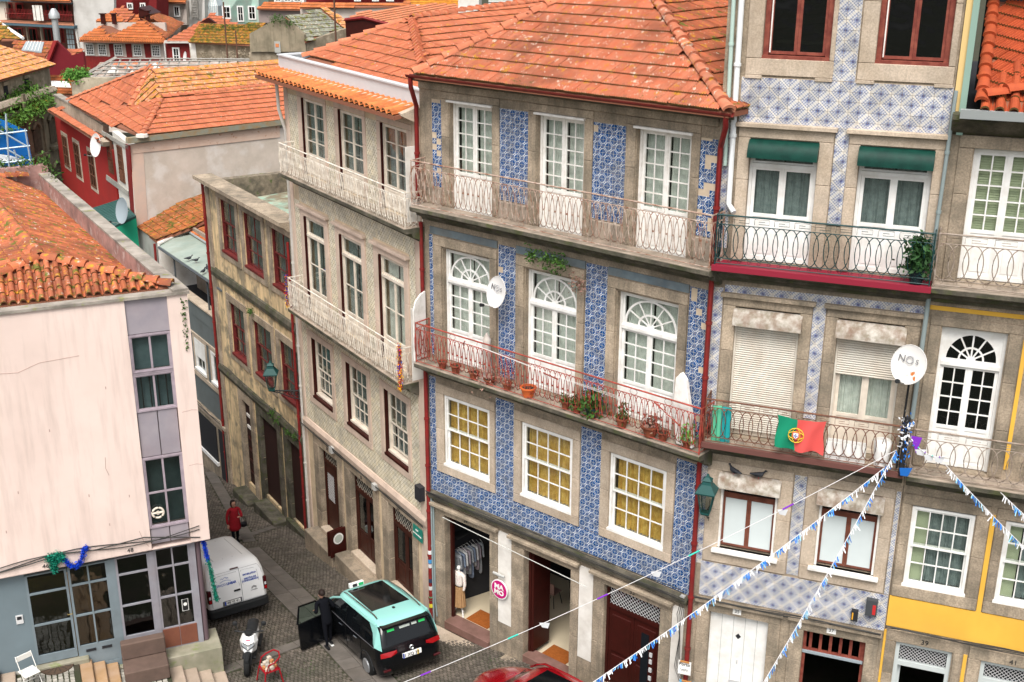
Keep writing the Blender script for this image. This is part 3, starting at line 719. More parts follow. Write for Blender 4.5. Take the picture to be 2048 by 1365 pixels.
# ================================================================ BLUE TILED HOUSE
bh = thing('blue_tiled_house', 'narrow house faced in deep blue patterned tiles, white french doors and a red iron balcony', 'house', -2.40, 30.666, 0, -40.33)
H = []
TOPD = [(1.07, 2.47), (3.91, 5.3), (6.77, 8.18)]; FAN = [(.75, 2.39), (3.59, 5.2), (6.4, 8.08)]; SSH = [(.72, 2.38), (3.52, 5.18), (6.37, 8.0)]
GD = [(.66, 2.38, .28, 3.77), (3.62, 5.23, .42, 3.77), (6.33, 8.04, .75, 3.77)]
for a, b in TOPD: H.append((a, b, 12.72, 15.56))
for a, b in FAN: H.append((a, b, 8.5, 11.69))
for a, b in SSH: H.append((a, b, 5.4, 7.5))
for g in GD: H.append(g)
bw = wall(bh, 'wall', 0, 8.86, -1.2, 16.15, H, GRANITE)
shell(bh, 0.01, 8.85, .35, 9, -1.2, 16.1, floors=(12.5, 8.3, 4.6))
# tiles
miss = set()
for (i, j) in [(2, 95), (3, 95), (4, 94), (4, 96), (2, 102), (3, 103), (4, 103), (4, 91), (56, 95), (57, 95), (57, 96), (58, 91), (58, 90), (59, 90), (57, 99), (58, 100), (57, 100), (56, 92), (59, 93), (37, 102), (58, 68), (58, 75), (57, 77), (56, 80), (18, 76), (4, 96), (3, 97), (56, 103), (57, 103), (58, 96), (59, 91), (58, 60), (56, 79)]: miss.add((i, j))
RB = [(.44, .78, 13.32, 15.56), (2.74, 3.64, 13.3, 15.56), (5.57, 6.48, 13.3, 15.54), (8.42, 8.84, 13.38, 15.52),
      (.26, .40, 8.6, 12.0), (2.68, 3.27, 8.6, 12.15), (5.47, 6.1, 8.6, 12.2), (8.36, 8.82, 8.6, 12.2),
      (.14, .40, 5.12, 7.95), (2.6, 3.24, 5.12, 7.95), (5.45, 6.08, 5.12, 7.95), (8.27, 8.84, 5.12, 7.95), (.14, 8.84, 4.44, 5.11)]
azulejos(bw, RB, AZ_BLUE, .15, 0, .02, 300, missing=miss, y=-.012)
MORT = mat('bare_mortar', (.62, .5, .36), .9, (.5, .4, .3), 3, .5)
for r_ in RB: MB().box(r_[0], r_[1], -.006, .0, r_[2], r_[3]).build('mortar_bed', MORT, bh)
BLUEG = mat('blue_grey_band', (.2, .25, .27), .7, (.12, .16, .19), 2, .5, dirt=.5, dcol=(.2, .18, .15))
for a, b in ((.3, 2.66), (3.29, 5.45), (6.12, 8.34)): MB().box(a, b, -.03, 0, 12.03, 12.22).build('painted_band', BLUEG, bh)
for (a, b, c, d) in ((2.74, 3.64, 12.72, 13.27), (5.57, 6.48, 12.72, 13.27), (.44, .78, 12.72, 13.3), (8.42, 8.84, 12.72, 13.35)):
    MB().bbox(a-.02, b+.02, -.06, 0, c, d, .02).build('parapet_stone', SLABTOP, bh)
# stone frames
xs = [0.02, .44, .78, 2.74, 3.64, 5.57, 6.48, 8.42]
for (a, b), (p, q) in zip(TOPD, ((.78, 2.74), (3.64, 5.57), (6.48, 8.42))): stone_frame(bh, (p, q, 12.72, 15.78), (a-.02, b+.02, 12.72, 15.6), sill=False, proud=.035)
MB().bbox(.02, 8.84, -.07, .0, 15.79, 16.1, .02).build('frieze_stone', GRANITE, bh)
for (a, b), (p, q) in zip(FAN, ((.42, 2.66), (3.29, 5.45), (6.12, 8.34))): stone_frame(bh, (p, q, 8.5, 12.0), (a-.03, b+.03, 8.5, 11.74), sill=False, proud=.06)
for (a, b), (p, q) in zip(SSH, ((.41, 2.59), (3.25, 5.44), (6.09, 8.26))): stone_frame(bh, (p, q, 5.12, 7.8), (a-.02, b+.02, 5.38, 7.53), GRANITE_L, proud=.05)
for (a, b, c, d), (p, q) in zip(GD, ((.25, 2.68), (3.18, 5.5), (5.97, 8.38))):
    stone_frame(bh, (p, q, -.9 if a < 1 else c-.6, 4.0), (a, b, c, d), proud=.04, sill=False, cap=.14)
PLASTER = mat('white_plaster', (.78, .75, .7), .9, (.68, .64, .58), 2, .4, dirt=.4, dcol=(.35, .3, .25), ds=1.6)
for (a, b, c) in ((2.69, 3.17, 1.12), (5.51, 5.96, 1.23), (8.39, 8.72, 1.4)): MB().box(a, b, -.02, 0, c, 4.02).build('plaster_panel', PLASTER, bh)
# ledge with cables under the tiles
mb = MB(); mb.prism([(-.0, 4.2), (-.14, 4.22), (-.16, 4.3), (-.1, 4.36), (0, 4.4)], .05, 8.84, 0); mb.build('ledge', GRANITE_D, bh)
for k in range(5):
    P = [(u, -.17-.012*k, 4.34+.03*k+.02*math.sin(u*(1.5+k*.3)+k)+(.02*u if k > 2 else 0)) for u in np.linspace(.1, 8.8, 24)]; MB().tube(P, .011, 5).build('cable', CABLE, bh)
# joinery
for i, (a, b) in enumerate(TOPD): french(bh, a, b, 12.74, 15.54, WHITE_OLD, cols=2, rows=5, solid=.95, hood=True)
for i, (a, b) in enumerate(FAN): french(bh, a, b, 8.52, 11.68, WHITE, cols=2, rows=4, solid=.85, top='fan', toph=.92)
for i, (a, b) in enumerate(SSH): sash(bh, a, b, 5.42, 7.5, WHITE, y=.03, cols=4, rows=2, curt=CURT_Y, split=.52)
# balconies
balcony(bh, .12, 9.15, 12.82, .58, 14.02, RUSTRAIL, pitch=.172, ow=.29, topm=SLABTOP)
balcony(bh, .16, 9.2, 8.48, .6, 9.62, REDRAIL, pitch=.16, ow=.26)
# gutter, eaves, roof
GUT = mat('oxide_red_gutter', (.2, .03, .025), .5, (.13, .025, .02), 5, .4)
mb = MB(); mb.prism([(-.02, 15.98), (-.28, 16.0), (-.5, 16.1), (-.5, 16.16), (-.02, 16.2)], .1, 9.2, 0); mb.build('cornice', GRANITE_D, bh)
mb = MB(); mb.prism([(-.56+.085*math.cos(t), 16.2+.085*math.sin(t)) for t in np.linspace(math.pi, 2*math.pi, 9)]+[(-.56+.07*math.cos(t), 16.2+.07*math.sin(t)) for t in np.linspace(2*math.pi, math.pi, 9)], .15, 9.45, 0); mb.build('gutter', GUT, bh, smooth=True)
ya, za = -.62, 16.22; t28 = math.tan(R(28))
def rp(u, y): return (u, y, za+(y-ya)*t28)
roof(bh, [rp(.45, ya), rp(9.38, ya), rp(3.53, 4.2)], 0, 'flat', TILE_BLUE, .25, .43, 220)
# the two side slopes
roof(bh, [(9.4, ya, za), (9.4, 9.5, za), (3.53, 9.5, za+(9.4-3.53)*(4.82*t28)/5.87), (3.53, 4.2, rp(0, 4.2)[2])], 90, 'flat', TILE_DARK, .25, .43, 80)
roof(bh, [(.45, 9, za), (.45, ya, za), rp(3.53, 4.2), (3.53, 9, rp(0, 4.2)[2])], -90, 'flat', TILE_BLUE, .25, .43)
caps(bh, rp(9.4, ya), rp(3.53, 4.2), TILE_BLUE, .13, .42)
caps(bh, rp(.45, ya), rp(3.53, 4.2), TILE_PINK, .14, .42)
leafmass('roof_moss', bh, [(u, -.55, 16.3) for u in (3.2, 3.6, 3.8, 4.1, 7.2, 7.6, 8.2, 5.6)], 260, .05, LEAF, .02)
# drainpipes
pipe(bh, [(.25, -.56, 16.12), (.25, -.55, 15.9), (-.02, -.1, 15.35), (-.04, -.1, 12.9)], .06, REDPAINT)
pipe(bh, [(.05, -.1, 12.3), (.06, -.1, 9.7)], .055, REDPAINT)
pipe(bh, [(.1, -.1, 8.1), (.12, -.1, -.6)], .06, REDPAINT)
pipe(bh, [(9.3, -.56, 16.14), (9.28, -.5, 15.9), (8.98, -.14, 15.4), (8.96, -.14, 8.9), (8.95, -.14, 1.6)], .06, REDPAINT)
pipe(bh, [(.2, -.08, 4.2), (.2, -.08, -.5)], .03, mat('grey_conduit', (.25, .3, .3), .6), 'conduit')
pipe(bh, [(.27, -.07, 4.1), (.27, -.07, .8), (.33, -.07, .3)], .025, MATS['grey_conduit'], 'conduit')
# ivy under the top balcony
ivy = leafmass('ivy', bh, [(3.95+random.random()*1.1, -.3-random.random()*.12, 12.3-random.random()*.25) for _ in range(30)]+[(4.5+random.random()*.4, -.35, 11.95) for _ in range(5)]+[(3.9, -.35, 12.4)], 420, .07, LEAF, .05)
leafmass('dry_stems', bh, [(5.2+random.random()*.4, -.3, 11.9-random.random()*.3) for _ in range(12)], 160, .08, LEAF2, .04)
# ground floor: two shop openings and the dark red street door
CRF = mat('shop_floor', (.62, .53, .38), .45, (.56, .47, .33), 1, .4)
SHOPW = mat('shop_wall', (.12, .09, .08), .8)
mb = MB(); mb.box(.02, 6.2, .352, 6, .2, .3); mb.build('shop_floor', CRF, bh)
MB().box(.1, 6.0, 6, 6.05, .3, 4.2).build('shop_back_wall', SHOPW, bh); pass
THR = mat('red_granite_step', (.22, .12, .1), .8, (.16, .09, .07), 3, .5, bump=.3)
MB().bbox(.66, 2.38, -.12, .36, .05, .31, .02).build('threshold', THR, bh); MB().bbox(3.62, 5.23, -.06, .36, .2, .435, .02).build('threshold', THR, bh)
for a, b in ((.66, .74), (3.62, 3.7)): ubox('door_frame', DARKRED, bh, a, b, .2, .3, .3, 3.77)
MB().bbox(3.7, 3.78, .22, .95, .45, 3.6, .015).build('folded_door_leaf', DARKRED, bh)
# door 33
w33 = bh
mb = MB(); mb.box(6.33, 6.41, .1, .25, .75, 3.77); mb.box(7.96, 8.04, .1, .25, .75, 3.77); mb.box(6.41, 7.96, .1, .25, 3.69, 3.77); mb.box(6.41, 7.96, .08, .25, 3.08, 3.18)
d33 = mb.build('street_door', DARKRED, bh); w33 = bh.on(d33)
for a, b in ((6.41, 7.18), (7.19, 7.96)):
    MB().box(a, b, .13, .19, .77, 3.08).build('leaf', DARKRED, w33)
    for c, d in ((.9, 1.7), (1.8, 2.9)): MB().bbox(a+.1, b-.1, .1, .13, c, d, .02).build('door_panel', DARKRED, w33)
MB().box(7.45, 7.68, .085, .1, 1.2, 2.75).build('glass_slot', mat('slot_glass', (.01, .012, .015), .2), w33)
for z in (1.45, 1.7, 1.95, 2.15): ubox('key_safe', mat('key_safe_grey', (.5, .5, .5), .4), w33, 7.72, 7.8, .07, .12, z, z+.12)
def lattice(fr, a, b, c, d, y, m, n=10, r=.007):
    mb = MB(); W_, H_ = b-a, d-c; st = W_/n
    for k in range(-int(H_/st)-1, n+1):
        for sgn in (1, -1):
            x0, z0 = a+k*st, c; pts = []
            x1, z1 = x0+H_, d
            lo, hi = max(a, x0), min(b, x1)
            if hi-lo < .01: continue
            p, q = (lo, c+(lo-x0)), (hi, c+(hi-x0))
            if sgn < 0: p, q = (a+b-p[0], p[1]), (a+b-q[0], q[1])
            mb.tube([(p[0], y, p[1]), (q[0], y, q[1])], r, 4)
    return mb.build('lattice_grille', m, fr)
lattice(w33, 6.43, 7.94, 3.2, 3.68, .12, mat('grille_silver', (.55, .55, .55), .4, metal=.3), 14)
ubox('pane', GLASSD, w33, 6.42, 7.95, .2, .205, 3.18, 3.69)
NUM = mat('number_paint', (.03, .03, .03), .6)
txt(bh, '33', .17, NUM, 7.2, -.05, 3.88, 'house_number'); txt(bh, '29', .15, NUM, 1.5, -.05, 3.88, 'house_number')
# steps below the shop door
MB().bbox(.0, 3.0, -.62, -.13, -.7, .04, .02).build('step', GRANITE_L, bh)
MB().box(3.0, 5.4, -.3, -.05, -.3, .17).build('plinth_stone', GRANITE, bh)
MB().bbox(5.6, 8.8, -.3, -.05, .0, .5, .02).build('plinth_stone', GRANITE, bh)
# wall boxes and wiring at the right pipe
ubox('junction_box', mat('grey_plastic', (.45, .45, .43), .6), bh, 8.62, 8.74, -.1, 0, 4.25, 4.4)
for k in range(4): MB().tube([(8.68+.03*k, -.12, 4.3), (8.6+.06*k, -.15, 3.9), (8.7, -.14, 3.3+.1*k), (8.62+.05*k, -.16, 2.4), (8.75, -.1, 2.0+k*.1)], .009, 4).build('cable', CABLE, bh)
# awning cord across the shop
MB().tube([(.75, -.2, 3.81), (5.9, -.2, 3.59)], .012, 5).build('stay_wire', mat('pale_wire', (.55, .55, .52), .5), bh)
# things on the balcony and in the shop are separate
POT = TERRA
def pot(fr, u, y, z, r, h, label, leaves=0, lm=LEAF, lr=.09, lh=.12, ls=.05, m=None):
    t = thing('flower_pot', label, 'flower pot', *(fr.W() @ Vector((u, y, z))), az=random.uniform(0, 90), group='pots along the red balcony')
    MB().lathe([(r*.65, 0), (r*.95, h*.85), (r*1.08, h*.85), (r*1.08, h), (r*.9, h), (r*.85, h*.8)], n=14).build('pot', m or POT, t, smooth=True)
    MB().lathe([(r*.3, h*.7), (r*.86, h*.82), (.001, h*.86)], n=12).build('soil', JOINT, t)
    if leaves: leafmass('plant', t, [(0, 0, h+lh*k/3) for k in range(4)], leaves, lr*.55, lm, ls)
    return t
zb = 8.5
pot(bh, 1.05, -.4, zb, .13, .2, 'small terracotta pot left of the pink succulents on the red balcony, leftmost of the row')
pot(bh, 1.55, -.42, zb, .14, .22, 'terracotta pot with a faded rim beside the leftmost pot on the red balcony')
pot(bh, 2.2, -.42, zb, .14, .2, 'terracotta pot of dry stems just left of the pink succulent tray', 60, LEAF2, .12, .08, .03)
pot(bh, 2.75, -.42, zb, .16, .14, 'low pot spilling pink and brown succulents through the red railing', 260, mat('pink_succulent', (.5, .28, .25), .7, (.25, .18, .1), 20, .5), .3, .06, .04)
pot(bh, 3.35, -.42, zb, .13, .2, 'terracotta pot beside the pink succulents with sprawling rosettes', 140, MATS['pink_succulent'], .24, .08, .035)
pot(bh, 4.05, -.42, zb, .2, .26, 'largest bright orange terracotta pot, in the middle of the red balcony', m=mat('bright_terracotta', (.62, .14, .04), .6))
pot(bh, 5.25, -.42, zb, .12, .2, 'terracotta pot of trailing green at the centre right of the red balcony', 120, LEAF, .14, .1, .04)
pot(bh, 5.6, -.42, zb, .13, .2, 'dark pot with a green bush, left of the strap-leaved plant', 220, LEAF, .16, .12, .05)
pot(bh, 6.05, -.4, zb, .18, .26, 'dark blue pot holding the fullest dark green strap-leaved plant', 300, LEAF, .26, .2, .08, m=mat('dark_pot', (.02, .03, .035), .5))
pot(bh, 6.95, -.42, zb, .15, .24, 'terracotta pot with tall light green shoots beside the right french door', 160, LEAF, .14, .3, .05)
pot(bh, 7.75, -.42, zb, .2, .28, 'wide terracotta pot with a saucer and small bush under the right french door', 200, LEAF2, .2, .14, .05)
pot(bh, 8.1, -.4, zb, .13, .2, 'plain small terracotta pot next to the wide one with saucer', 40, LEAF2, .1, .06, .03)
pot(bh, 8.75, -.38, zb, .14, .2, 'pot of spiky bright green grass at the right end of the red balcony', 240, mat('bright_leaf', (.12, .28, .05), .6, rnd=.2), .16, .3, .06)

for k, (z, c_) in enumerate(((2.35, (.7, .7, .7)), (2.05, (.05, .25, .5)), (1.9, (.6, .6, .6)), (1.4, (.03, .05, .1)), (1.15, (.6, .62, .6)), (.8, (.1, .3, .15)), (.55, (.7, .6, .05)))): MB().lathe([(.064, 0), (.064, .12)], (.12, -.1, z), 12).build('sticker', mat('sticker_%s' % ('white', 'blue', 'grey', 'navy', 'pale', 'green', 'yellow')[k], c_, .6), bh)
# ================================================================ BEIGE TILED HOUSE
gh = thing('beige_tiled_house', 'narrow house faced in beige dotted tiles with cream iron balconies and dark red sills', 'house', -2.40, 30.666, 0, -57.18)
TD = [(-7.6, -6.05), (-4.92, -3.4), (-2.2, -.72)]; MD = [(-7.93, -6.4), (-5.26, -3.75), (-2.6, -1.07)]; LD = [(-8.0, -6.42), (-5.32, -3.75), (-2.65, -1.12)]
GO = [(-7.82, -6.3, -.44, 2.72), (-5.32, -3.6, -.2, 2.8), (-2.58, -.98, 0, 2.85)]
H = [(a, b, 12.2, 14.6) for a, b in TD]+[(a, b, 7.62, 10.77) for a, b in MD]+[(a, b, 4.46, 6.6) for a, b in LD]+GO
PINKST = mat('pink_granite', (.72, .56, .45), .85, (.6, .47, .38), 1.5, .5, dirt=.3, dcol=(.24, .19, .15), grain=.15, gs=60, streak=.25, bump=.25, rnd=.06)
CREAMW = mat('cream_render', (.72, .58, .4), .9, (.55, .43, .29), 2, .5, dirt=.3, dcol=(.3, .24, .17))
gw = wall(gh, 'wall', -9.05, 0, -2.6, 15.2, H, CREAMW)
shell(gh, -9.04, -.01, .35, 8, -2.6, 15.1, floors=(12.0, 7.4, 3.4))
for a, b in TD: french(gh, a, b, 12.22, 14.58, CREAM, y=.06, cols=1, rows=4, solid=.6, curt=CURT_G, frame=.04, st=.045)
for i, (a, b) in enumerate(MD): french(gh, a, b, 7.64, 10.75, CREAM, y=.07, cols=1, rows=2, solid=.62, top='plain', toph=.62, curt=CURT_W if i == 2 else CURT_G, frame=.045, st=.05)
for i, (a, b) in enumerate(LD):
    sash(gh, a, b, 4.56, 6.58, CREAM, y=.16, cols=4, rows=2, frame=.045, curt=CURT_G, split=.47, drop=(.12, .0, .06)[i])
    mb = MB(); mb.box(a, b, -.05, .17, 4.44, 4.52); mb.quad((a+.004, -.0, 4.5), (a+.004, .16, 4.5), (a+.004, .16, 6.6), (a+.004, 0, 6.6)); mb.build('red_reveal', DARKRED, gh)
for a, b in TD+MD:
    z0, z1 = (12.2, 14.6) if (a, b) in TD else (7.62, 10.77); ubox('red_reveal', DARKRED, gh, a-.012, a+.012, -.055, .1, z0, z1)
for (a, b), (p, q) in zip(TD, ((-8.0, -5.86), (-4.98-.3, -3.2), (-2.5, -.45))): stone_frame(gh, (p, q, 12.2, 14.78), (a, b, 12.2, 14.62), PINKST, proud=.03, sill=False)
for (a, b), (p, q) in zip(MD, ((-8.25, -6.1), (-5.56, -3.5), (-2.95, -.8))): stone_frame(gh, (p, q, 7.62, 11.03), (a, b, 7.62, 10.8), PINKST, proud=.05, sill=False, cap=.1)
for (a, b), (p, q) in zip(LD, ((-8.28, -6.2), (-5.55, -3.55), (-2.88, -.93))): stone_frame(gh, (p, q, 4.2, 6.85), (a, b, 4.44, 6.62), PINKST, proud=.04)
RG = [(-8.9, -8.02, 12.22, 14.6), (-5.84, -5.3, 12.22, 14.6), (-3.18, -2.52, 12.22, 14.6), (-8.72, -8.3, 7.7, 11.2), (-6.08, -5.58, 7.7, 11.2), (-3.48, -2.97, 7.7, 11.2), (-.78, -.42, 7.7, 11.2), (-8.3, -.45, 11.2, 11.72),
      (-8.72, -8.3, 4.2, 7.15), (-6.18, -5.57, 4.2, 7.15), (-3.53, -2.9, 4.2, 7.15), (-.91, -.42, 4.2, 7.15), (-8.72, -.42, 3.46, 4.18), (-8.28, -6.2, 6.87, 7.15), (-5.55, -3.55, 6.87, 7.15), (-2.88, -.93, 6.87, 7.15)]
azulejos(gw, RG, AZ_BEIGE, .14, 0, 0, 0, y=-.008)
for p, q in ((-9.03, -8.74), (-.4, -.02)): MB().bbox(p, q, -.04, 0, -1.8, 15.0, .02).build('corner_stone', PINKST, gh)
MB().bbox(-9.03, -.02, -.05, 0, 14.79, 15.08, .02).build('frieze_stone', GRANITE_L, gh)
mb = MB(); mb.prism([(0, 3.1), (-.08, 3.12), (-.1, 3.3), (-.04, 3.42), (0, 3.44)], -9.0, -.05, 0); mb.build('band_stone', PINKST, gh)
for k in range(4): MB().tube([(u, -.13-.015*k, 3.1+.03*k+.03*math.sin(u*1.3+k)) for u in np.linspace(-9, -.1, 22)], .012, 5).build('cable', CABLE, gh)
for u in (-6.55, -3.35): ubox('cable_box', MATS['grey_plastic'], gh, u, u+.2, -.2, -.05, 3.0, 3.2)
ubox('alarm_box', mat('dark_box', (.03, .03, .035), .4), gh, -.42, -.12, -.22, -.02, 3.95, 4.4)
for (a, b, c, d), (p, q) in zip(GO, ((-8.25, -5.95), (-5.75, -3.25), (-3.0, -.65))): stone_frame(gh, (p, q, c-1.2, 3.05), (a+.012, b-.012, c, d-.012), GRANITE, proud=.05, depth=.3, sill=False)
DOORB = mat('dark_brown_red_door', (.055, .016, .01), .5, (.035, .01, .007), 4, .4)
# ground floor doors
for i, (a, b, c, d) in enumerate(GO):
    mb = MB(); zt = 2.1; mb.box(a, a+.06, .14, .24, c, d); mb.box(b-.06, b, .14, .24, c, d); mb.box(a+.06, b-.06, .14, .24, d-.06, d); mb.box(a+.06, b-.06, .12, .26, zt, zt+.09)
    o = mb.build('street_door', DOORB, gh); w = gh.on(o); lattice(w, a+.07, b-.07, zt+.1, d-.07, .18, mat('grille_pale', (.5, .46, .38), .5), 8)
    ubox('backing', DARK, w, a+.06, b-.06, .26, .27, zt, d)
    m_ = (a+b)/2
    if i == 0:
        MB().box(a+.07, m_+.1, .18, .23, c, zt).build('leaf', DOORB, w); MB().box(m_+.12, b-.07, .18, .23, c, zt).build('leaf', DOORB, w)
        lattice(w, a+.2, m_-.05, .7, 1.7, .17, MATS['grille_silver'], 5, .008)
    else:
        for p, q in ((a+.06, m_), (m_+.003, b-.06)): leaf(w, p, q, c, zt, .17, DOORB, 1, 1, solid=.8, gl=GLASSD, st=.1)
txt(gh, '23', .16, NUM, -4.4, -.07, 2.92, 'house_number'); txt(gh, '21', .16, NUM, -7.0, -.07, 2.9, 'house_number'); txt(gh, '27', .16, NUM, -1.8, -.07, 2.95, 'house_number')
SIGNG = mat('green_sign', (.02, .2, .15), .4)
sg = thing('street_name_sign', 'green street name plate at the right corner of the beige tiled house', 'sign', *(gh.W() @ Vector((-.55, -.1, 2.7))), az=-57.18)
MB().box(-.27, .3, 0, .02, -.2, .22).build('plate', SIGNG, sg); txt(sg, 'RUA', .08, WHITE, 0, -.01, .1, 'lettering'); txt(sg, 'DOS MERCADORES', .06, WHITE, 0, -.01, -.04, 'lettering')
# wedge steps
for (a, b, zt) in ((-8.3, -5.95, -.62), (-5.7, -3.2, -.35), (-3.1, -.5, -.12)): MB().bbox(a, b, -.55, -.04, zt-1.4, zt, .02).build('step', GRANITE, gh)
for (a, b, c, d) in GO: MB().bbox(a-.01, b+.01, -.12, .36, c-.5, c+.012, .02).build('threshold', GRANITE_L, gh)
# balconies
balcony(gh, -8.45, .1, 12.18, .6, 13.12, WHITERAIL, pitch=.16, ow=.25, topm=SLABTOP, lift=-.12)
b2 = balcony(gh, -8.4, -.32, 7.62, .6, 8.68, WHITERAIL, pitch=.15, ow=.24, topm=SLABTOP, lift=-.1)
# eave of orange barrel tiles, white metal parapet, main roof
mb = MB(); mb.prism([(0, 14.9), (-.2, 14.95), (-.5, 15.1), (-.5, 15.16), (0, 15.3)], -9.1, -.02, 0); mb.build('cornice', GRANITE_L, gh)
t_ = math.tan(R(22))
roof(gh, [(-9.75, -.68, 15.12), (-.1, -.68, 15.12), (-.1, .12, 15.24), (-9.75, .12, 15.24)], 0, 'barrel', TILE_EAVE, .32, .8, 60, wob=.003)
PARW = mat('white_metal_parapet', (.6, .61, .62), .5, (.54, .55, .56), 1, .4)
mb = MB(); mb.box(-9.7, .0, .13, .2, 15.2, 15.68); mb.box(-9.7, -9.63, .2, 1.6, 15.2, 15.68); mb.box(-9.7, .0, .08, .3, 15.68, 15.72); mb.box(-9.74, -9.5, .3, 1.6, 15.68, 15.72); mb.build('metal_parapet', PARW, gh)
MB().slab([(-9.7, .2, 15.45), (0, .2, 15.45), (0, 1.0, 15.5), (-9.7, 1.0, 15.5)], .05).build('gutter_floor', PARW, gh)
def SH(fr, y0, z0, sl, pts): return [tuple(fr.hit(x, y, y0, z0, sl)) for x, y in pts]
A = SH(gh, .5, 15.55, 22, [(607, 117), (850, 192), (843, 120), (823, 38)])
roof(gh, A, 0, 'flat', TILE_PINK, .25, .45, 240)
apex, low = A[3], A[2]; W3 = gh.W() @ Vector(apex)
caps(gh, A[0], A[3], TILE_PINK, .14, .42); 
# right slope of the same roof, falling towards the blue house
rot = 49.5+57.18
fr2 = Fr(gh.root, Matrix.Translation(apex) @ Matrix.Rotation(R(rot), 4, 'Z'))
Bp = [tuple(fr2.hit(x, y, 0, 0, 20)) for x, y in [(823, 38), (850, 160), (900, 150), (1200, 20), (1150, -5)]]
roof(fr2, Bp, 0, 'flat', TILE_PINK, .25, .42)
caps(gh, Vector(A[1])*.15+Vector(A[2])*.85, A[3], TILE_PINK, .15, .3, sharp=True)
caps(fr2, (0, 0, 0), Bp[4], TILE_PINK, .14, .42)
WPIPE = mat('white_pipe', (.6, .58, .54), .5, (.5, .47, .42), 6, .4)
pipe(gh, [(-8.78, -.35, 15.0), (-8.85, -.3, 14.1), (-9.0, -.06, 13.4), (-9.0, -.06, -1.4)], .055, WPIPE)
MB().box(-.07, -.03, -.42, -.03, 12.3, 14.3).build('balcony_screen', PLASTER, gh)
MB().box(-.07, -.03, -.38, -.03, 7.8, 9.9).build('balcony_screen', PLASTER, gh)
# ================================================================ OLD YELLOW HOUSE (roofless)
YW = mat('stained_yellow_render', (.8, .6, .34), .9, (.64, .48, .29), 1.4, .5, dirt=.5, dcol=(.15, .125, .085), ds=1.1, streak=.7, patch=[((.3, .25, .17), 1.6, .5, .62)], bump=.4)
Gj = gh.W() @ Vector((-9.09, 0, 0))
yh = thing('weathered_yellow_house', 'roofless narrow house with stained yellow render and dark red sash windows', 'house', Gj.x, Gj.y, 0, -57.5)
OXR = mat('oxide_red_frame', (.17, .025, .022), .55, (.1, .02, .02), 6, .5)
W1 = [(-7.2, -5.5), (-4.72, -2.85), (-1.98, -.15)]; W2 = [(-6.98, -5.35), (-4.45, -2.6), (-1.85, -.08)]; D1 = [(-6.35, -5.45, -1.95, 1.75), (-4.38, -2.62, -1.65, 1.8), (-1.62, -.2, -1.45, 1.86)]
H = [(a, b, 7.68, 9.74) for a, b in W1]+[(a, b, 3.52, 5.66) for a, b in W2]+D1
yw = wall(yh, 'wall', -8.75, -.02, -4.6, 10.2, H, YW); shell(yh, -8.7, -.03, .35, 6, -4.5, 9.2, floors=(6.5, 2.3))
for a, b in W1+W2:
    z0, z1 = (7.68, 9.74) if (a, b) in W1 else (3.52, 5.66)
    mb = MB(); mb.box(a, a+.05, .04, .2, z0, z1); mb.box(b-.05, b, .04, .2, z0, z1); mb.box(a+.05, b-.05, .04, .2, z1-.05, z1); mb.box(a-.02, b+.02, -.06, .25, z0-.07, z0+.02)
    o = mb.build('sash_window', OXR, yh); w = yh.on(o)
    leaf(w, a+.05, b-.05, (z0+z1)/2+.1, z1-.05, .07, OXR, 2, 1, st=.04, bar=.03, name='upper_sash'); leaf(w, a+.05, b-.05, z0+.03, (z0+z1)/2+.14, .12, OXR, 2, 2, st=.04, bar=.03, name='lower_sash')
    curtain(w, a+.05, b-.05, .28, z0, z1, mat('dim_blue_curtain', (.16, .19, .22), .9, (.09, .1, .1), 3, .5))
    stone_frame(yh, (a-.28, b+.28, z0-.3, z1+.3), (a, b, z0-.08, z1), GRANITE, proud=.05)
for i, (a, b, c, d) in enumerate(D1):
    stone_frame(yh, (a-.38, b+.38 if b < -.5 else b+.18, c-1.2, 2.12), (a+.012, b-.012, c, d-.012), GRANITE_D if i else GRANITE, proud=.06, depth=.3, sill=False); MB().box(a, b, .09, .14, c, d).build('boarded_door', mat('dark_brown_boards', (.03, .012, .01), .7), yh)
    if i == 0:
        for k in range(6): MB().box(a+.15, b-.15, .06, .09, c+.5+k*.5, c+.62+k*.5).build('notice', PLASTER if k > 3 else DARKRED, yh)
mb = MB(); mb.prism([(0, 6.3), (-.07, 6.32), (-.1, 6.5), (-.06, 6.66), (0, 6.7)], -8.7, -.05, 0); mb.build('string_course', GRANITE_D, yh); mb = MB(); mb.prism([(0, 2.14), (-.08, 2.16), (-.14, 2.35), (-.08, 2.5), (0, 2.52)], -8.7, -.05, 0); mb.build('string_course', GRANITE_D, yh)
mb = MB(); mb.prism([(.0, 9.95), (-.15, 10.0), (-.3, 10.15), (-.42, 10.2), (-.42, 10.34), (.35, 10.34), (.35, 10.2)], -8.95, .0, 0); mb.build('coping', GRANITE, yh)
MB().bbox(-8.73, -8.35, -.06, 0, -3.5, 9.9, .02).build('corner_stone', GRANITE, yh)
RUB = mat('rubble_stone', (.32, .26, .19), .95, (.14, .12, .09), 4, .5, dirt=.6, bump=1, bs=12, patch=[((.1, .14, .04), 3, .6, .68)])
TURQ = mat('turquoise_plaster', (.3, .5, .4), .9, (.42, .4, .3), 1.6, .5, patch=[((.22, .18, .12), 1.1, .5, .6)], dirt=.8, dcol=(.2, .2, .15), ds=1.4, bump=.5, bs=10)
mb = MB(); mb.box(-8.7, 0, 3.6, 4.0, 5, 10.1); mb.box(-8.75, -8.35, .35, 3.6, 5, 10.15); mb.build('ruined_wall', RUB, yh)
MB().slab([(-8.3, .35, 9.25), (0, .35, 9.0), (0, 3.6, 9.6), (-8.3, 3.6, 9.4)], .2).build('debris_floor', TURQ, yh)
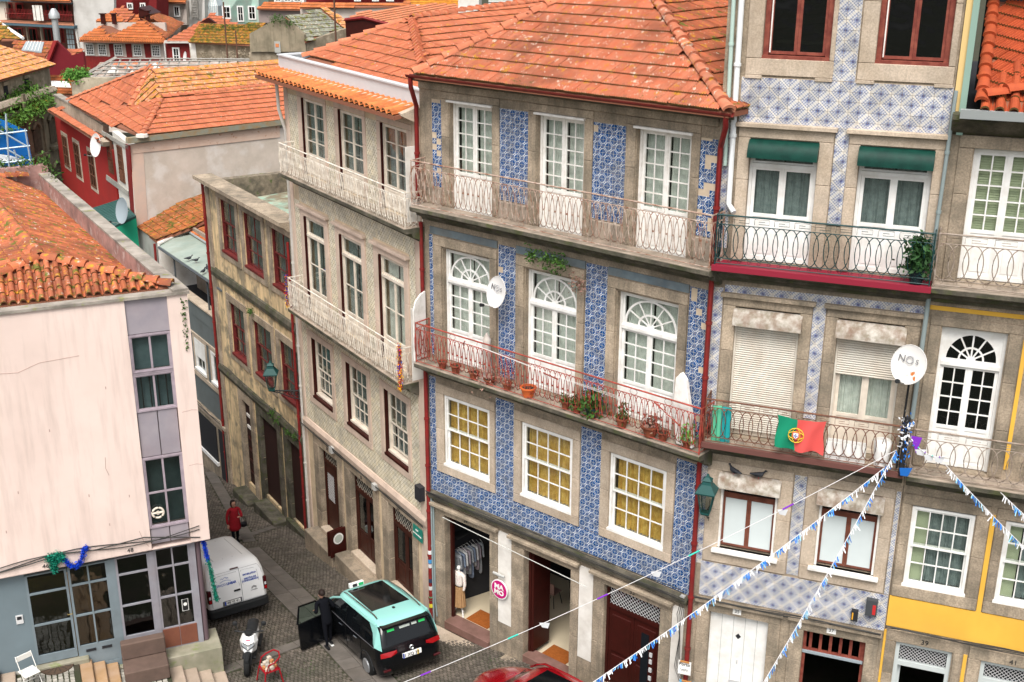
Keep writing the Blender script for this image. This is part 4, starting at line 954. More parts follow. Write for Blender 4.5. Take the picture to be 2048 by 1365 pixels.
vs = [(-8+random.random()*7.5, 3.0+random.random()*.6, 9.55+random.random()*.4) for _ in range(60)]
for v in vs: MB().lathe([(.02, -.1), (.14, 0), (.02, .12)], v, 5, Matrix.Rotation(random.random()*3, 3, 'X')).build('rubble_stone', RUB, yh)
MB().box(-8.9, -.2, 3.75, 4.15, 10.1, 10.2).build('bitumen_strip', mat('black_bitumen', (.03, .032, .034), .6), yh)
leafmass('wall_weeds', yh, [(-1.6, 3.2, 9.9), (-3.5, 3.4, 9.9), (-.3, .3, 10.4)], 220, .12, LEAF, .05)
pipe(yh, [(-8.8, -.1, 10.1), (-8.8, -.1, -3.0)], .06, REDPAINT); pipe(yh, [(-.22, -.1, 9.6), (-.2, -.1, -1.5)], .05, REDPAINT)
for (a, b, z) in ((-6.65, -4.9, -2.2), (-4.2, -2.0, -1.72)): MB().bbox(a, b, -.62, -.05, z-1.2, z, .02).build('step', GRANITE_D, yh)
MB().bbox(-1.9, -.05, -.2, -.02, -2.6, -1.5, .02).build('plinth_stone', GRANITE_D, yh)
MB().tube([(-8.5+8.4*k/20, -.15, 2.6+.12*math.sin(k*.5)) for k in range(21)], .012, 5).build('cable', CABLE, yh)
leafmass('wall_weeds', yh, [(-2.7, -.15, 2.45), (-2.2, -.12, 2.35), (-1.2, -.12, 2.3), (-.5, -.12, 2.4), (-4.3, -.1, 6.0)], 420, .09, LEAF, .05)
def lamp(fr, u, y, z, out, az, label, sc=1.3):
    """wall lantern: scrolled bracket, tapered glazed body, ribbed hood"""
    P = fr.W() @ Vector((u, y, z)); t = thing('street_lamp', label, 'street lamp', *P, az=az, group='wall lanterns over the street')
    mb = MB(); mb.tube([(0, 0, 0), (0, -out, .02)], .018, 6); mb.tube([(0, 0, -.25), (0, -out*.3, -.2), (0, -out*.7, -.06), (0, -out, .0)], .015, 6)
    for k in range(4):
        c = -out*(.15+.2*k); rr = .085-.012*k; mb.tube([(0, c+rr*math.cos(a)*(1-a/12), -.1+.03*k+rr*math.sin(a)*(1-a/12)) for a in [i*.7 for i in range(13)]], .009, 5)
    mb.tube([(0, 0, -.32), (0, 0, .16)], .02, 6); mb.build('bracket', IRON, t)
    t.root.scale = (sc, sc, sc)
    LG = mat('lamp_green_iron', (.015, .07, .065), .45); c = (0, -out, 0)
    M45 = Matrix.Rotation(R(45), 3, 'Z')
    MB().lathe([(.09, .02), (.12, .05), (.12, .08)], c, 4, M45).build('lamp_base', LG, t)
    MB().lathe([(.11, .08), (.2, .5)], c, 4, M45).build('lamp_glass', glass('lamp_glass', (.75, .78, .75), .6), t)
    mb = MB()
    for k in range(4):
        a = R(45+90*k+0); mb.tube([(c[0]+.113*math.cos(a), c[1]+.113*math.sin(a), .08), (c[0]+.205*math.cos(a), c[1]+.205*math.sin(a), .5)], .012, 4)
    mb.build('lamp_frame', LG, t)
    MB().lathe([(.26, .5), (.27, .53), (.13, .68), (.11, .74), (.13, .76), (.05, .82), (.02, .88)], c, 4, M45).build('lamp_hood', LG, t)
    return t
lamp(gh, -9.1, -.05, 4.3, .75, -85, 'dark green wall lantern on a scrolled bracket over the stained yellow house')
LAMP2 = ('dark green wall lantern beside the red drainpipe right of the blue tiled house')
# ================================================================ WHITE-AND-BLUE TILED HOUSE
Jn = bh.W() @ Vector((8.86, 0, 0))
wh = thing('white_blue_tiled_house', 'house faced in pale white and blue rosette tiles with two green awning boxes', 'house', Jn.x, Jn.y, 0, -20.9)
TW = [(.76, 2.1), (2.98, 4.35)]; UD = [(.66, 2.05), (2.88, 4.3)]; MDo = [(.6, 1.99), (2.8, 4.14)]; LW = [(.56, 1.86), (2.8, 4.12)]; GDo = [(.5, 1.9, .6, 4.15), (2.73, 4.14, .8, 4.15)]
H = [(a, b, 17.26, 19.6) for a, b in TW]+[(a, b, 12.95, 15.6) for a, b in UD]+[(a, b, 8.8, 11.9) for a, b in MDo]+[(a, b, 5.9, 7.9) for a, b in LW]+GDo
ww = wall(wh, 'wall', 0, 4.52, -1, 20.6, H, GRANITE); shell(wh, .01, 4.51, .35, 10, -1, 20.5, floors=(16.4, 12.7, 8.5, 4.9))
MB().quad((0, 0, 14), (0, 10, 14), (0, 10, 20.6), (0, 0, 20.6)).build('side_wall', GRANITE, wh)
T2 = .2
RW = [(.38, 4.68-.18, 15.92, 16.86), (2.36, 2.64, 13.9, 15.92), (2.16, 2.94-.3, 16.86, 19.6), (.08, .3, 13.2, 15.9), (2.25, 2.52, 9.5, 12.2), (.33, 4.5, 12.2, 12.38), (.08, .3, 9.0, 12.3), (2.2, 2.47, 5.55, 8.1), (.2, 4.5, 4.55, 5.48), (4.4, 4.5, 5.5, 8.1), (.06, .22, 5.4, 8.2)]
azulejos(ww, RW, AZ_WHITE, T2, .16, .05, 300, y=-.012, gap=.002)
for r_ in RW: MB().box(r_[0], r_[1], -.006, 0, r_[2], r_[3]).build('mortar_bed', MORT, wh)
for (a, b), (p, q) in zip(TW, ((.44, 2.2), (2.66, 4.48))):
    stone_frame(wh, (p, q, 16.9, 19.6), (a, b, 17.24, 19.6), GRANITE_L, proud=.04)
    for e in (p, q-.35): MB().bbox(e, e+.35, -.045, 0, 16.83, 16.9, .01).build('sill_lug', GRANITE_L, wh)
for (a, b), (p, q) in zip(UD, ((.4, 2.35), (2.64, 4.5))): stone_frame(wh, (p, q, 12.95, 15.84), (a, b, 12.95, 15.62), GRANITE_L, proud=.05, sill=False, cap=.1)
for (a, b), (p, q) in zip(MDo, ((.32, 2.25), (2.54, 4.46))): stone_frame(wh, (p, q, 8.8, 12.12), (a, b, 8.8, 11.92), GRANITE, proud=.05, sill=False, cap=.09)
for (a, b), (p, q) in zip(LW, ((.22, 2.18), (2.48, 4.38))): stone_frame(wh, (p, q, 5.52, 8.15), (a, b, 5.88, 7.92), GRANITE_L, proud=.04)
for (a, b, c, d), (p, q) in zip(GDo, ((.19, 2.19), (2.4, 4.42))): stone_frame(wh, (p, q, c, 4.4), (a, b, c, d), GRANITE, proud=.05, sill=False, cap=.09)
BROWN = mat('brown_varnish', (.13, .045, .03), .4, (.2, .07, .045), 5, .5)
RBROWN = mat('redbrown_frame', (.17, .04, .03), .5, (.3, .09, .06), 6, .4)
for a, b in TW:
    mb = MB(); mb.box(a, a+.1, .08, .26, 17.26, 19.6); mb.box(b-.1, b, .08, .26, 17.26, 19.6); mb.box(a-.05, b+.05, -.02, .3, 17.2, 17.3)
    o = mb.build('casement_window', RBROWN, wh); w = wh.on(o); m_ = (a+b)/2
    for p, q in ((a+.1, m_), (m_, b-.1)): leaf(w, p+.002, q-.002, 17.32, 19.2, .12, RBROWN, 1, 1, st=.06, gl=GLASSD)
    MB().box(a+.12, a+.145, .1, .12, 17.35, 19.2).build('white_bead', WHITE_OLD, w)
MB().bbox(.95, 1.95, .5, .56, 17.5, 17.56, .01).build('loose_plank', mat('pale_wood', (.5, .33, .2), .7), wh)
GREENB = mat('green_awning_fabric', (.002, .03, .022), .5, (.004, .05, .036), 5, .4, patch=[((.1, .16, .14), 7, .68, .78)])
def hoodbox(fr, a, b, z0, z1, m, nm, out=.3):
    pr = [(0, z0), (-out, z0)]+[(-out*math.cos(t)*1.0, z0+(z1-z0)*math.sin(t)) for t in np.linspace(.25, math.pi/2, 7)]+[(0, z1)]
    return MB().prism(pr, a, b, 0).build(nm, m, fr, smooth=True)
for a, b in UD:
    french(wh, a, b, 12.97, 15.3, WHITE, y=.12, cols=1, rows=1, solid=.95, top='plain', toph=.3, curt=CURT_G)
    for k in range(int((b-a)/.09)): pass
    hoodbox(wh, a-.02, b+.02, 15.24, 15.6, GREENB, 'rolled_awning', .28)
SHUT = mat('cream_shutter', (.7, .66, .58), .6, (.62, .55, .46), 2, .5, dirt=.1)
BOXW = mat('weathered_shutter_box', (.58, .54, .48), .7, (.3, .26, .2), 7, .5, dirt=.6, dcol=(.2, .1, .06), ds=4, streak=.4)
def shutter(fr, a, b, z0, z1, y):
    n = int((z1-z0)/.052)
    for k in range(n):
        z = z1-(k+1)*.052; MB().add([(a, y, z+.004), (b, y, z+.004), (b, y-.012, z+.026), (a, y-.012, z+.026), (a, y, z+.05), (b, y, z+.05)], [(0, 1, 2, 3), (3, 2, 5, 4)]).build('slat', SHUT, fr)
for i, (a, b) in enumerate(MDo):
    w = french(wh, a, b, 8.82, 11.6, CREAM, y=.16, cols=1, rows=1, solid=.8, curt=CURT_W if i else None, gl=GLASS if i else GLASSD)
    hoodbox(wh, a-.03, b+.06, 11.52, 11.88, BOXW, 'shutter_box', .2)
    sh = MB().box(a, a+.04, .03, .1, 8.85, 11.52).box(b-.04, b, .03, .1, 8.85, 11.52).build('roller_shutter', SHUT, wh); shutter(wh.on(sh), a+.04, b-.04, (8.9, 10.6)[i], 11.5, .08)
FROST = mat('frosted_pane', (.62, .68, .68), .35, (.55, .6, .6), 1, .3)
for a, b in LW:
    mb = MB(); mb.box(a, a+.05, .0, .2, 5.92, 7.6); mb.box(b-.05, b, .0, .2, 5.92, 7.6); mb.box(a+.04, b-.04, .0, .2, 7.55, 7.6); o = mb.build('casement_window', WHITE_OLD, wh); w = wh.on(o); m_ = (a+b)/2
    for p, q in ((a+.05, m_), (m_, b-.05)): leaf(w, p+.002, q-.002, 5.95, 7.25, .1, BROWN, 1, 1, st=.05, gl=FROST)
    MB().box(a+.05, b-.05, .1, .2, 7.25, 7.33).build('transom_rail', BROWN, w); ubox('pane', GLASSD, w, a+.05, b-.05, .14, .145, 7.33, 7.55)
    MB().bbox(a-.12, b+.12, -.14, .1, 5.82, 5.9, .01).build('window_sill', WHITE_OLD, wh); hoodbox(wh, a-.06, b+.06, 7.55, 7.9, BOXW, 'shutter_box', .22)
balcony(wh, .12, 4.56, 12.93, .56, 14.04, GREENRAIL, style='key', pitch=.205, ow=.31, topm=mat('red_balcony_floor', (.26, .02, .04), .6), edge=MATS['red_balcony_floor'], lift=.0)
balcony(wh, .14, 4.48, 8.78, .56, 9.84, BROWNRAIL, style='key', pitch=.195, ow=.29, edge=mat('rusty_edge', (.14, .06, .05), .8))
# ground floor
MB().box(.5, 1.9, .12, .18, .6, 4.15).build('white_door', WHITE, wh); dl = COL.objects[-1]
for k in range(1, 5): ubox('door_groove', mat('groove_grey', (.45, .45, .43), .7), wh, .5+k*.28, .5+k*.28+.012, .115, .121, .6, 4.15)
MB().add([(1.2, .11, 3.6), (1.27, .11, 3.52), (1.2, .11, 3.44), (1.13, .11, 3.52)], [(0, 3, 2, 1)]).build('door_hole', DARK, wh)
ubox('letter_slot', MATS['key_safe_grey'], wh, 1.05, 1.35, .105, .12, 2.18, 2.25); ubox('door_lock', MATS['key_safe_grey'], wh, 1.2, 1.23, .1, .12, 2.75, 2.85)
mb = MB(); mb.box(2.73, 2.8, .1, .2, .8, 4.15); mb.box(4.07, 4.14, .1, .2, .8, 4.15); mb.box(2.8, 4.07, .1, .2, 4.08, 4.15); mb.box(2.8, 4.07, .1, .2, 3.5, 3.58)
o = mb.build('open_doorway', RBROWN, wh); w = wh.on(o)
for k in range(6): MB().box(2.86+k*.23, 2.93+k*.23, .13, .17, 3.58, 4.08).build('transom_bar', RBROWN, w)
ubox('transom_sill', mat('blue_grey_sill', (.3, .35, .38), .5), w, 2.73, 4.12, .05, .1, 3.5, 3.56)
txt(wh, '35', .12, NUM, 1.15, -.055, 4.3, 'house_number'); txt(wh, '37', .12, NUM, 3.35, -.055, 4.3, 'house_number'); ubox('number_plate', WHITE, wh, 1.05, 1.25, -.054, -.05, 4.22, 4.37); ubox('number_plate', WHITE, wh, 3.25, 3.46, -.054, -.05, 4.22, 4.37)
for k in range(4): MB().tube([(u, -.13-.012*k, 4.5+.02*k+.03*math.sin(u*2+k)) for u in np.linspace(.1, 4.45, 16)], .011, 5).build('cable', CABLE, wh)
ubox('meter_box', mat('meter_box_dark', (.06, .065, .07), .5), wh, 4.05, 4.3, -.16, -.02, 4.95, 5.35); ubox('fuse_box', DARK, wh, 3.75, 3.9, -.14, -.02, 4.72, 4.98); ubox('red_label', mat('red_label', (.5, .03, .03), .6), wh, 4.2, 4.27, -.165, -.16, 5.0, 5.25); ubox('orange_label', mat('orange_label', (.7, .35, .03), .6), wh, 3.77, 3.8, -.145, -.14, 4.76, 4.94)
pipe(wh, [(.28, -.1, 20), (.3, -.1, 14.2), (.45, -.25, 14.05)], .06, mat('white_pvc', (.72, .74, .74), .4))
pipe(wh, [(.1, -.06, 20), (.16, -.06, 15)], .045, mat('pale_green_pipe', (.45, .58, .52), .5))
pipe(wh, [(4.55, -.12, 16.8), (4.5, -.12, 13.2)], .04, MATS['grey_conduit']); pipe(wh, [(4.54, -.12, 12.6), (4.52, -.12, 9.9)], .05, MATS['grey_conduit'])
lamp(wh, .32, -.02, 6.95, .4, -20.9, LAMP2, 1.2)
# ================================================================ YELLOW HOUSE, RIGHT EDGE
ye = thing('bright_yellow_house', 'house with bright yellow band, white fanlight door and white sash windows, right edge', 'house', *(wh.W() @ Vector((4.53, 0, 0))), az=-20.9)
YEL = mat('bright_yellow_render', (.80, .46, .07), .85, (.72, .4, .06), 1.2, .4, dirt=.15, dcol=(.4, .25, .08)); o4 = 4.53
H = [(.5, 1.82, 13.0, 15.7), (.35, 1.62, 8.8, 11.98), (3.3, 4.6, 8.8, 11.98), (.24, 1.53, 5.82, 7.82), (2.15, 3.5, 5.82, 7.82), (.27, 1.48, .9, 4.33), (2.1, 3.4, .9, 4.28)]
yq = wall(ye, 'wall', 0, 5.6, -1, 16.4, H, GRANITE); shell(ye, .02, 5.6, .35, 10, -1, 16.3, floors=(12.6, 8.5, 5))
for (a, b, c, d) in ((.0, 5.6, 4.72, 5.5), (1.83, 1.93, 5.5, 7.9), (.03, 5.5, 12.33, 12.42), (1.92, 2.0, 9.0, 11.9), (-.02, .2, .9, 4.6), (1.72, 1.8, .9, 4.35)): MB().box(a, b, -.025, 0, c, d).build('yellow_render', YEL, ye)
french(ye, .5, 1.82, 13.02, 15.68, WHITE, cols=2, rows=5, solid=.95, curt=None); MB().box(.55, 1.8, .3, .31, 13.1, 15.6).build('blind', BLIND_G, ye)
for k in range(34): ubox('blind_slat', BLIND_G, ye, .58, 1.78, .28, .3, 13.9+k*.05, 13.94+k*.05)
for a, b in ((.35, 1.62), (3.3, 4.6)): french(ye, a, b, 8.82, 11.97, WHITE, cols=2, rows=4, solid=.85, top='solidfan', toph=.85, curt=CURT_G, gl=GLASSD)
for a, b in ((.24, 1.53), (2.15, 3.5)): 
    w = sash(ye, a, b, 5.86, 7.8, WHITE, y=.04, cols=4, rows=2, curt=None); MB().box(a+.06, a+.36, .2, .21, 5.9, 7.7).build('blind', BLIND_G, w); curtain(w, a+.4, b-.1, .24, 5.9, 7.7, CURT_G)
for (o_, i_) in (((.2, 2.0, 12.95, 15.95), (.48, 1.84, 12.95, 15.7)), ((.1, 1.9, 8.8, 12.2), (.33, 1.64, 8.8, 12.0)), ((3.05, 4.9, 8.8, 12.2), (3.28, 4.62, 8.8, 12.0)), ((.02, 1.82, 5.52, 8.1), (.22, 1.55, 5.82, 7.84)), ((1.94, 3.75, 5.52, 8.1), (2.13, 3.52, 5.82, 7.84)), ((.03, 1.7, .9, 4.66), (.25, 1.5, .9, 4.35)), ((1.82, 3.7, .9, 4.6), (2.08, 3.42, .9, 4.3))):
    stone_frame(ye, o_, i_, GRANITE, proud=.045, sill=o_[2] == 5.52)
PGREY = mat('pale_grey_door', (.52, .56, .55), .5)
for (a, b, d, n) in ((.27, 1.48, 4.33, '39'), (2.1, 3.4, 4.28, '41')):
    mb = MB(); mb.box(a, a+.09, .05, .2, .9, d); mb.box(b-.09, b, .05, .2, .9, d); mb.box(a+.09, b-.09, .05, .2, d-.09, d); mb.box(a+.09, b-.09, .05, .2, 3.7, 3.82)
    o = mb.build('street_door', PGREY, ye); w = ye.on(o); lattice(w, a+.1, b-.1, 3.83, d-.1, .1, MATS['grille_silver'], 12); ubox('pane', GLASSD, w, a+.09, b-.09, .14, .145, 3.82, d-.09)
    MB().box(a+.09, a+.16, .2, .9, .9, 3.7).build('open_leaf', PGREY, w); txt(ye, n, .17, NUM, (a+b)/2, -.055, d+.14, 'house_number')
balcony(ye, .03, 5.6, 12.95, .56, 14.06, GREYRAIL, style='key', pitch=.27, ow=.38); balcony(ye, .03, 5.6, 8.75, .56, 9.82, GREYRAIL, style='key', pitch=.27, ow=.38)
for k in range(4): MB().tube([(u, -.13-.012*k, 4.72+.02*k+.03*math.sin(u*2+k)) for u in np.linspace(.0, 5.4, 16)], .011, 5).build('cable', CABLE, ye)
MB().prism([(-.5, 16.35), (-.62, 16.35), (-.64, 16.52), (-.48, 16.52), (-.48, 16.45)], .15, 5.6, 0).build('gutter', mat('zinc_gutter', (.45, .48, .48), .4, metal=.4), ye)
mb = MB(); mb.prism([(0, 15.95), (-.1, 16.0), (-.48, 16.3), (-.48, 16.4), (0, 16.4)], .02, 5.6, 0); mb.build('cornice', GRANITE_D, ye)
t25 = math.tan(R(25))
q = SH(ye, -.55, 16.5, 25, [(1968, 212), (2070, 224), (2070, 95), (1985, 140)])
roof(ye, [(.5, -.55, 16.5), (5.6, -.55, 16.5), (5.6, .85, 16.5+1.4*t25), (.9, .85, 16.5+1.4*t25)], 0, 'barrel', TILE_NEW, .25, .42, 40)
roof(ye, [(.55, -.1, 16.75), (3.2, .75, 17.2), (3.9, 3.4, 18.3), (.55, 3.4, 18.3)], -28, 'flat', TILE_NEW, .25, .42, 40)
caps(ye, (.55, -.3, 16.72), (3.0, .9, 17.25), TILE_NEW, .14, .42)
caps(ye, (.5, -.45, 16.62), (.5, 3.4, 18.3), TILE_NEW, .12, .42)
SLATE = mat('slate', (.035, .04, .045), .5, rnd=.3)
mb = MB().box(.35, 5.6, 3.4, 3.5, 16.4, 20); mb.build('dormer_wall', SLATE, ye)
for j in range(6):
    for i in range(18):
        x = .4+i*.24+(j % 2)*.12; z = 18.1+j*.14; MB().add([(x, 3.37, z+.16)]+[(x+.12-.12*math.cos(t), 3.36, z+.02-.08*math.sin(t)+.06) for t in np.linspace(0, math.pi, 6)]+[(x+.24, 3.37, z+.16)], [tuple(range(8))]).build('slate', SLATE, ye)
MB().box(.2, 5.6, 2.6, 3.4, 18.95, 19.2).build('dormer_ledge', WHITE, ye); MB().box(.3, 5.6, 3.2, 3.3, 19.2, 20.4).build('dormer_front', RBROWN, ye)
for k in range(4): leaf(ye, 1.0+k*.9, 1.8+k*.9, 19.25, 20.4, 3.1, WHITE, 2, 2)
MB().box(.12, .24, -.1, 3.4, 15.95, 20).build('party_wall', mat('pale_green_metal', (.25, .37, .31), .6), ye); MB().box(.0, .12, -.04, 3.4, 16.0, 20).build('party_wall_yellow', mat('pale_yellow_render', (.7, .5, .22), .8), ye)
# ================================================================ PINK HOUSE, LEFT
pk = thing('pink_house', 'plain pale pink rendered house with a lilac strip of windows and grey glazed ground floor', 'house', -8.4769, 27.753, 0, 23.2)
PINK = mat('pale_pink_render', (.83, .67, .6), .9, (.78, .62, .55), .8, .4, dirt=.28, dcol=(.5, .39, .34), ds=.35, streak=.4, bump=.25, bs=60)
MB().box(-14, -1.04, -.25, .2, 4.4, 11.2).build('front_wall', PINK, pk); MB().box(-.04, .45, -.25, .2, 4.4, 11.2).build('front_wall', PINK, pk)
MB().box(-1.04, -.04, -.2, .2, 10.3, 11.2).build('head_panel', mat('lilac_panel', (.36, .32, .345), .5, (.31, .28, .31), 2, .5, dirt=.2, dcol=(.25, .15, .15)), pk); LIL = MATS['lilac_panel']
dir_side = -58.3-23.2     # side wall direction in the pink house's frame: pointing back up the street
sdr = Fr(pk.root, Matrix.Translation((.45, -.25, 0)) @ Matrix.Rotation(R(180-58.3-23.2), 4, 'Z'))   # u runs back along the street
L_ = 16
MB().box(.2, L_, 0.002, .3, 4.4, 11.2).build('side_wall', PINK, sdr); MB().box(.6, L_, 0.3, .5, -3, 4.4).build('side_wall', PINK, sdr)
MB().box(-14, .3, 5, 5.2, 2, 10).build('inner_wall', DARK, pk)
COP = mat('coping_stone', (.42, .37, .32), .9, (.3, .27, .23), 2, .5, dirt=.6, ds=1.5, bump=.4, patch=[((.3, .3, .12), 4, .6, .7)])
MB().box(-14, .5, -.3, .05, 11.2, 11.27).build('coping', COP, pk); MB().box(.0, L_, -.04, .34, 11.27, 11.33).build('coping', COP, sdr)
PARP = mat('weathered_pink_plaster', (.5, .3, .26), .9, (.3, .17, .15), 2, .5, dirt=.5, dcol=(.12, .09, .08), ds=1.5, patch=[((.55, .42, .38), 2, .55, .65)])
for k in range(6): MB().box(.3+k*2.62, .3+(k+1)*2.62-.015, .3, .33, 10.3, 11.265).build('parapet_panel', PARP, sdr)
leafmass('corner_ivy', pk, [(.33, -.28, 11.0-.15*k) for k in range(9)], 160, .03, LEAF, .035)
# lilac window strip
def pwin(z0, z1, rows, mm, bars=False):
    mb = MB(); mb.box(-1.04, -.99, -.22, -.1, z0, z1); mb.box(-.09, -.04, -.22, -.1, z0, z1); mb.box(-.99, -.09, -.22, -.1, z1-.05, z1); mb.box(-.99, -.09, -.22, -.1, z0, z0+.05)
    o = mb.build('stair_window', LILF, pk); w = pk.on(o); leaf(w, -.99, -.09, z0+.05, z1-.05, -.2, LILF, 2, rows, st=.03, bar=.05, gl=GLASS)
    return w
LILF = mat('lilac_frame', (.4, .33, .37), .5, (.3, .25, .28), 5, .4)
pwin(9.27, 10.28, 1, 0); w = pwin(8.24, 9.25, 1, 0); pwin(4.98, 6.98, 2, 0)
for k in range(4): ubox('inner_bar', DARK, w, -.85+.2*k, -.82+.2*k, -.1, -.07, 8.3, 9.15)
for z0, z1 in ((7.0, 8.22), (4.52, 4.96)):
    for a, b in ((-1.02, -.55), (-.53, -.06)): MB().bbox(a, b, -.19, .0, z0, z1, .01).build('lilac_panel', LIL, pk)
MB().box(-1.04, -.04, -.22, -.18, 9.23, 9.3).build('window_rail', LILF, pk)
for z0, z1, mm in ((9.3, 10.2, mat('pale_net', (.13, .19, .21), .9, (.07, .11, .125), 1.5, .5)), (8.25, 9.2, MATS['pale_net']), (5.0, 6.9, mat('stair_dark', (.02, .035, .04), .8, (.05, .075, .08), 1.2, .4))): MB().box(-1.0, -.1, .02, .05, z0, z1).build('stair_backing', mm, pk)
# ground-floor glazing in blue-grey metal
GF = mat('blue_grey_metal', (.2, .245, .27), .45, (.17, .21, .23), 3, .4, dirt=.15); LF = mat('lilac_grey_metal', (.3, .3, .33), .45, (.25, .24, .27), 3, .4, dirt=.25, dcol=(.2, .12, .1))
def bay(a, b, zs, z0, z1, m, cols=1, name='shopfront_window', st=.06):
    mb = MB(); mb.box(a, a+st, -.03, .06, z0, z1); mb.box(b-st, b, -.03, .06, z0, z1); mb.box(a+st, b-st, -.03, .06, z1-.03, z1); mb.box(a+st, b-st, -.03, .06, z0, zs[0])
    for z in zs[1:]: mb.box(a+st, b-st, -.025, .05, z-.025, z+.025)
    xs = [a+st+(b-a-2*st)*k/cols for k in range(cols+1)]
    for x in xs[1:-1]: mb.box(x-.02, x+.02, -.035, .05, zs[0], z1-.03)
    o = mb.build(name, m, pk); w = pk.on(o); Z = zs+[z1-.03]
    for k in range(cols):
        for j in range(len(Z)-1): ubox('pane', GLASSD if name != 'door_panes' else GLASS, w, xs[k], xs[k+1], .01, .016, Z[j], Z[j+1])
    return w
MB().box(-9, -4.16, 0, .1, 1.5, 4.4).build('grey_panel', mat('blue_grey_panel', (.17, .22, .245), .5, (.15, .19, .21), .8, .4), pk)
dw = bay(-4.16, -3.16, [1.82, 2.72, 3.64], 1.58, 4.2, GF, 1, 'glazed_door'); MB().tube([(-3.27, -.04, 2.9), (-3.27, -.09, 2.9), (-3.15, -.09, 2.9)], .012, 6).build('handle', mat('brass', (.5, .35, .12), .3, metal=1), dw)
bay(-3.14, -2.16, [1.85, 2.76, 3.67], 1.25, 4.2, GF, 2)
for a, b in ((-2.95, -2.7), (-2.55, -2.3)): ubox('mail_slot', DARK, pk, a, b, -.05, -.02, 1.65, 1.72)
MB().box(-2.16, -1.98, -.04, .1, 1.05, 4.22).build('post', GF, pk)
bay(-1.98, -1.12, [1.85, 2.77, 3.71], 1.0, 4.22, LF, 1); MB().box(-1.12, -1.0, -.05, .1, 1.15, 4.24).build('post', LF, pk)
bay(-1.0, -.07, [1.85, 2.79, 3.69], 1.2, 4.26, LF, 2)
for a, b in ((-.98, -.54), (-.53, -.08)): MB().bbox(a, b, -.045, -.02, 1.24, 1.82, .01).build('brown_panel', mat('rust_brown_panel', (.2, .075, .045), .6, (.16, .06, .04), 3, .4), pk)
MB().box(-.07, .06, -.06, .1, 1.2, 4.4).build('post', LF, pk); MB().lathe([(.075, 1.22), (.075, 4.4)], (.14, .03, 0), 16).build('corner_column', mat('plum_column', (.13, .09, .1), .4), pk, smooth=True)
MB().box(-9, .45, -.24, 1.5, 4.38, 4.41).build('soffit', PINK, pk)
for k in (0, 1): MB().tube([(-9+9.2*i/24, -.27-.02*k, 4.52+.12*math.sin(i*.5+k)+(.25 if i > 17 else 0)*0+i*.012) for i in range(25)], .013, 5).build('cable', CABLE, pk)
MB().tube([(-5.2, -.28, 4.52), (-4.0, -.3, 4.66), (-3.2, -.3, 4.78), (-2.4, -.3, 4.72), (-1.2, -.3, 4.82), (.2, -.26, 4.5)], .016, 5).build('cable', CABLE, pk)
txt(pk, '46', .16, NUM, -3.62, -.26, 4.5, 'house_number'); txt(pk, '48', .16, NUM, -1.57, -.26, 4.5, 'house_number')
ubox('intercom', mat('intercom_white', (.6, .6, .6), .4), pk, -4.5, -4.33, -.03, 0, 2.88, 3.12); ubox('intercom_screen', DARK, pk, -4.47, -4.36, -.035, -.03, 3.0, 3.09)
# interiors seen through the glass
OAK = mat('oak_floor', (.42, .26, .1), .4, (.34, .2, .07), 3, .5)
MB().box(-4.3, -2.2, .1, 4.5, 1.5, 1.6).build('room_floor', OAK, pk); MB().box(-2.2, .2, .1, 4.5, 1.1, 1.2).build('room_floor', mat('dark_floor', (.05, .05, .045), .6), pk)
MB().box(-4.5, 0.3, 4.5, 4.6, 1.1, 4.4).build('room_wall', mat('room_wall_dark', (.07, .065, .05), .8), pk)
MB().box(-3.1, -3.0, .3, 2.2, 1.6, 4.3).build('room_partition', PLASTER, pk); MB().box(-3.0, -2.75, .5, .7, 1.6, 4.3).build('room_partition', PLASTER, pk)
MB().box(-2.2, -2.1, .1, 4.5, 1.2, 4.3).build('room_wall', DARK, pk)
# plinth
PLI = mat('mossy_granite', (.36, .33, .26), .9, (.26, .25, .18), 2, .5, dirt=.5, dcol=(.12, .12, .07), bump=.5, patch=[((.22, .26, .1), 2.5, .58, .72)])
mb = MB(); mb.bbox(-1.15, .47, -.5, .5, -.6, 1.2, .02); mb.build('plinth_stone', PLI, pk)
MB().bbox(-2.2, -1.15, -.2, .2, .4, 1.05, .02).build('plinth_stone', PLI, pk); MB().bbox(-9, -4.2, -.08, .1, .4, 1.5, .02).build('plinth_stone', mat('whitewashed_rubble', (.5, .48, .43), .9, (.12, .12, .1), 3, .5, bump=1, bs=8), pk)
MB().bbox(-4.2, -2.9, -.2, .15, .6, 1.55, .02).build('plinth_stone', PLI, pk); MB().box(-3.1, -2.1, -.05, .15, .7, 1.24).build('base_panel', GF, pk)
# barrel-tiled roof
t22 = math.tan(R(24)); z_e = 11.3
def hz(px, y0, z0, s, x, y): return tuple(pk.hit(x, y, y0, z0, s))
# hips meet over the front; three slopes seen
ap1 = pk.hit(80, 515, .05, z_e, 24)
E1 = (-7.2, .05, z_e); E2 = (.15, .05, z_e)

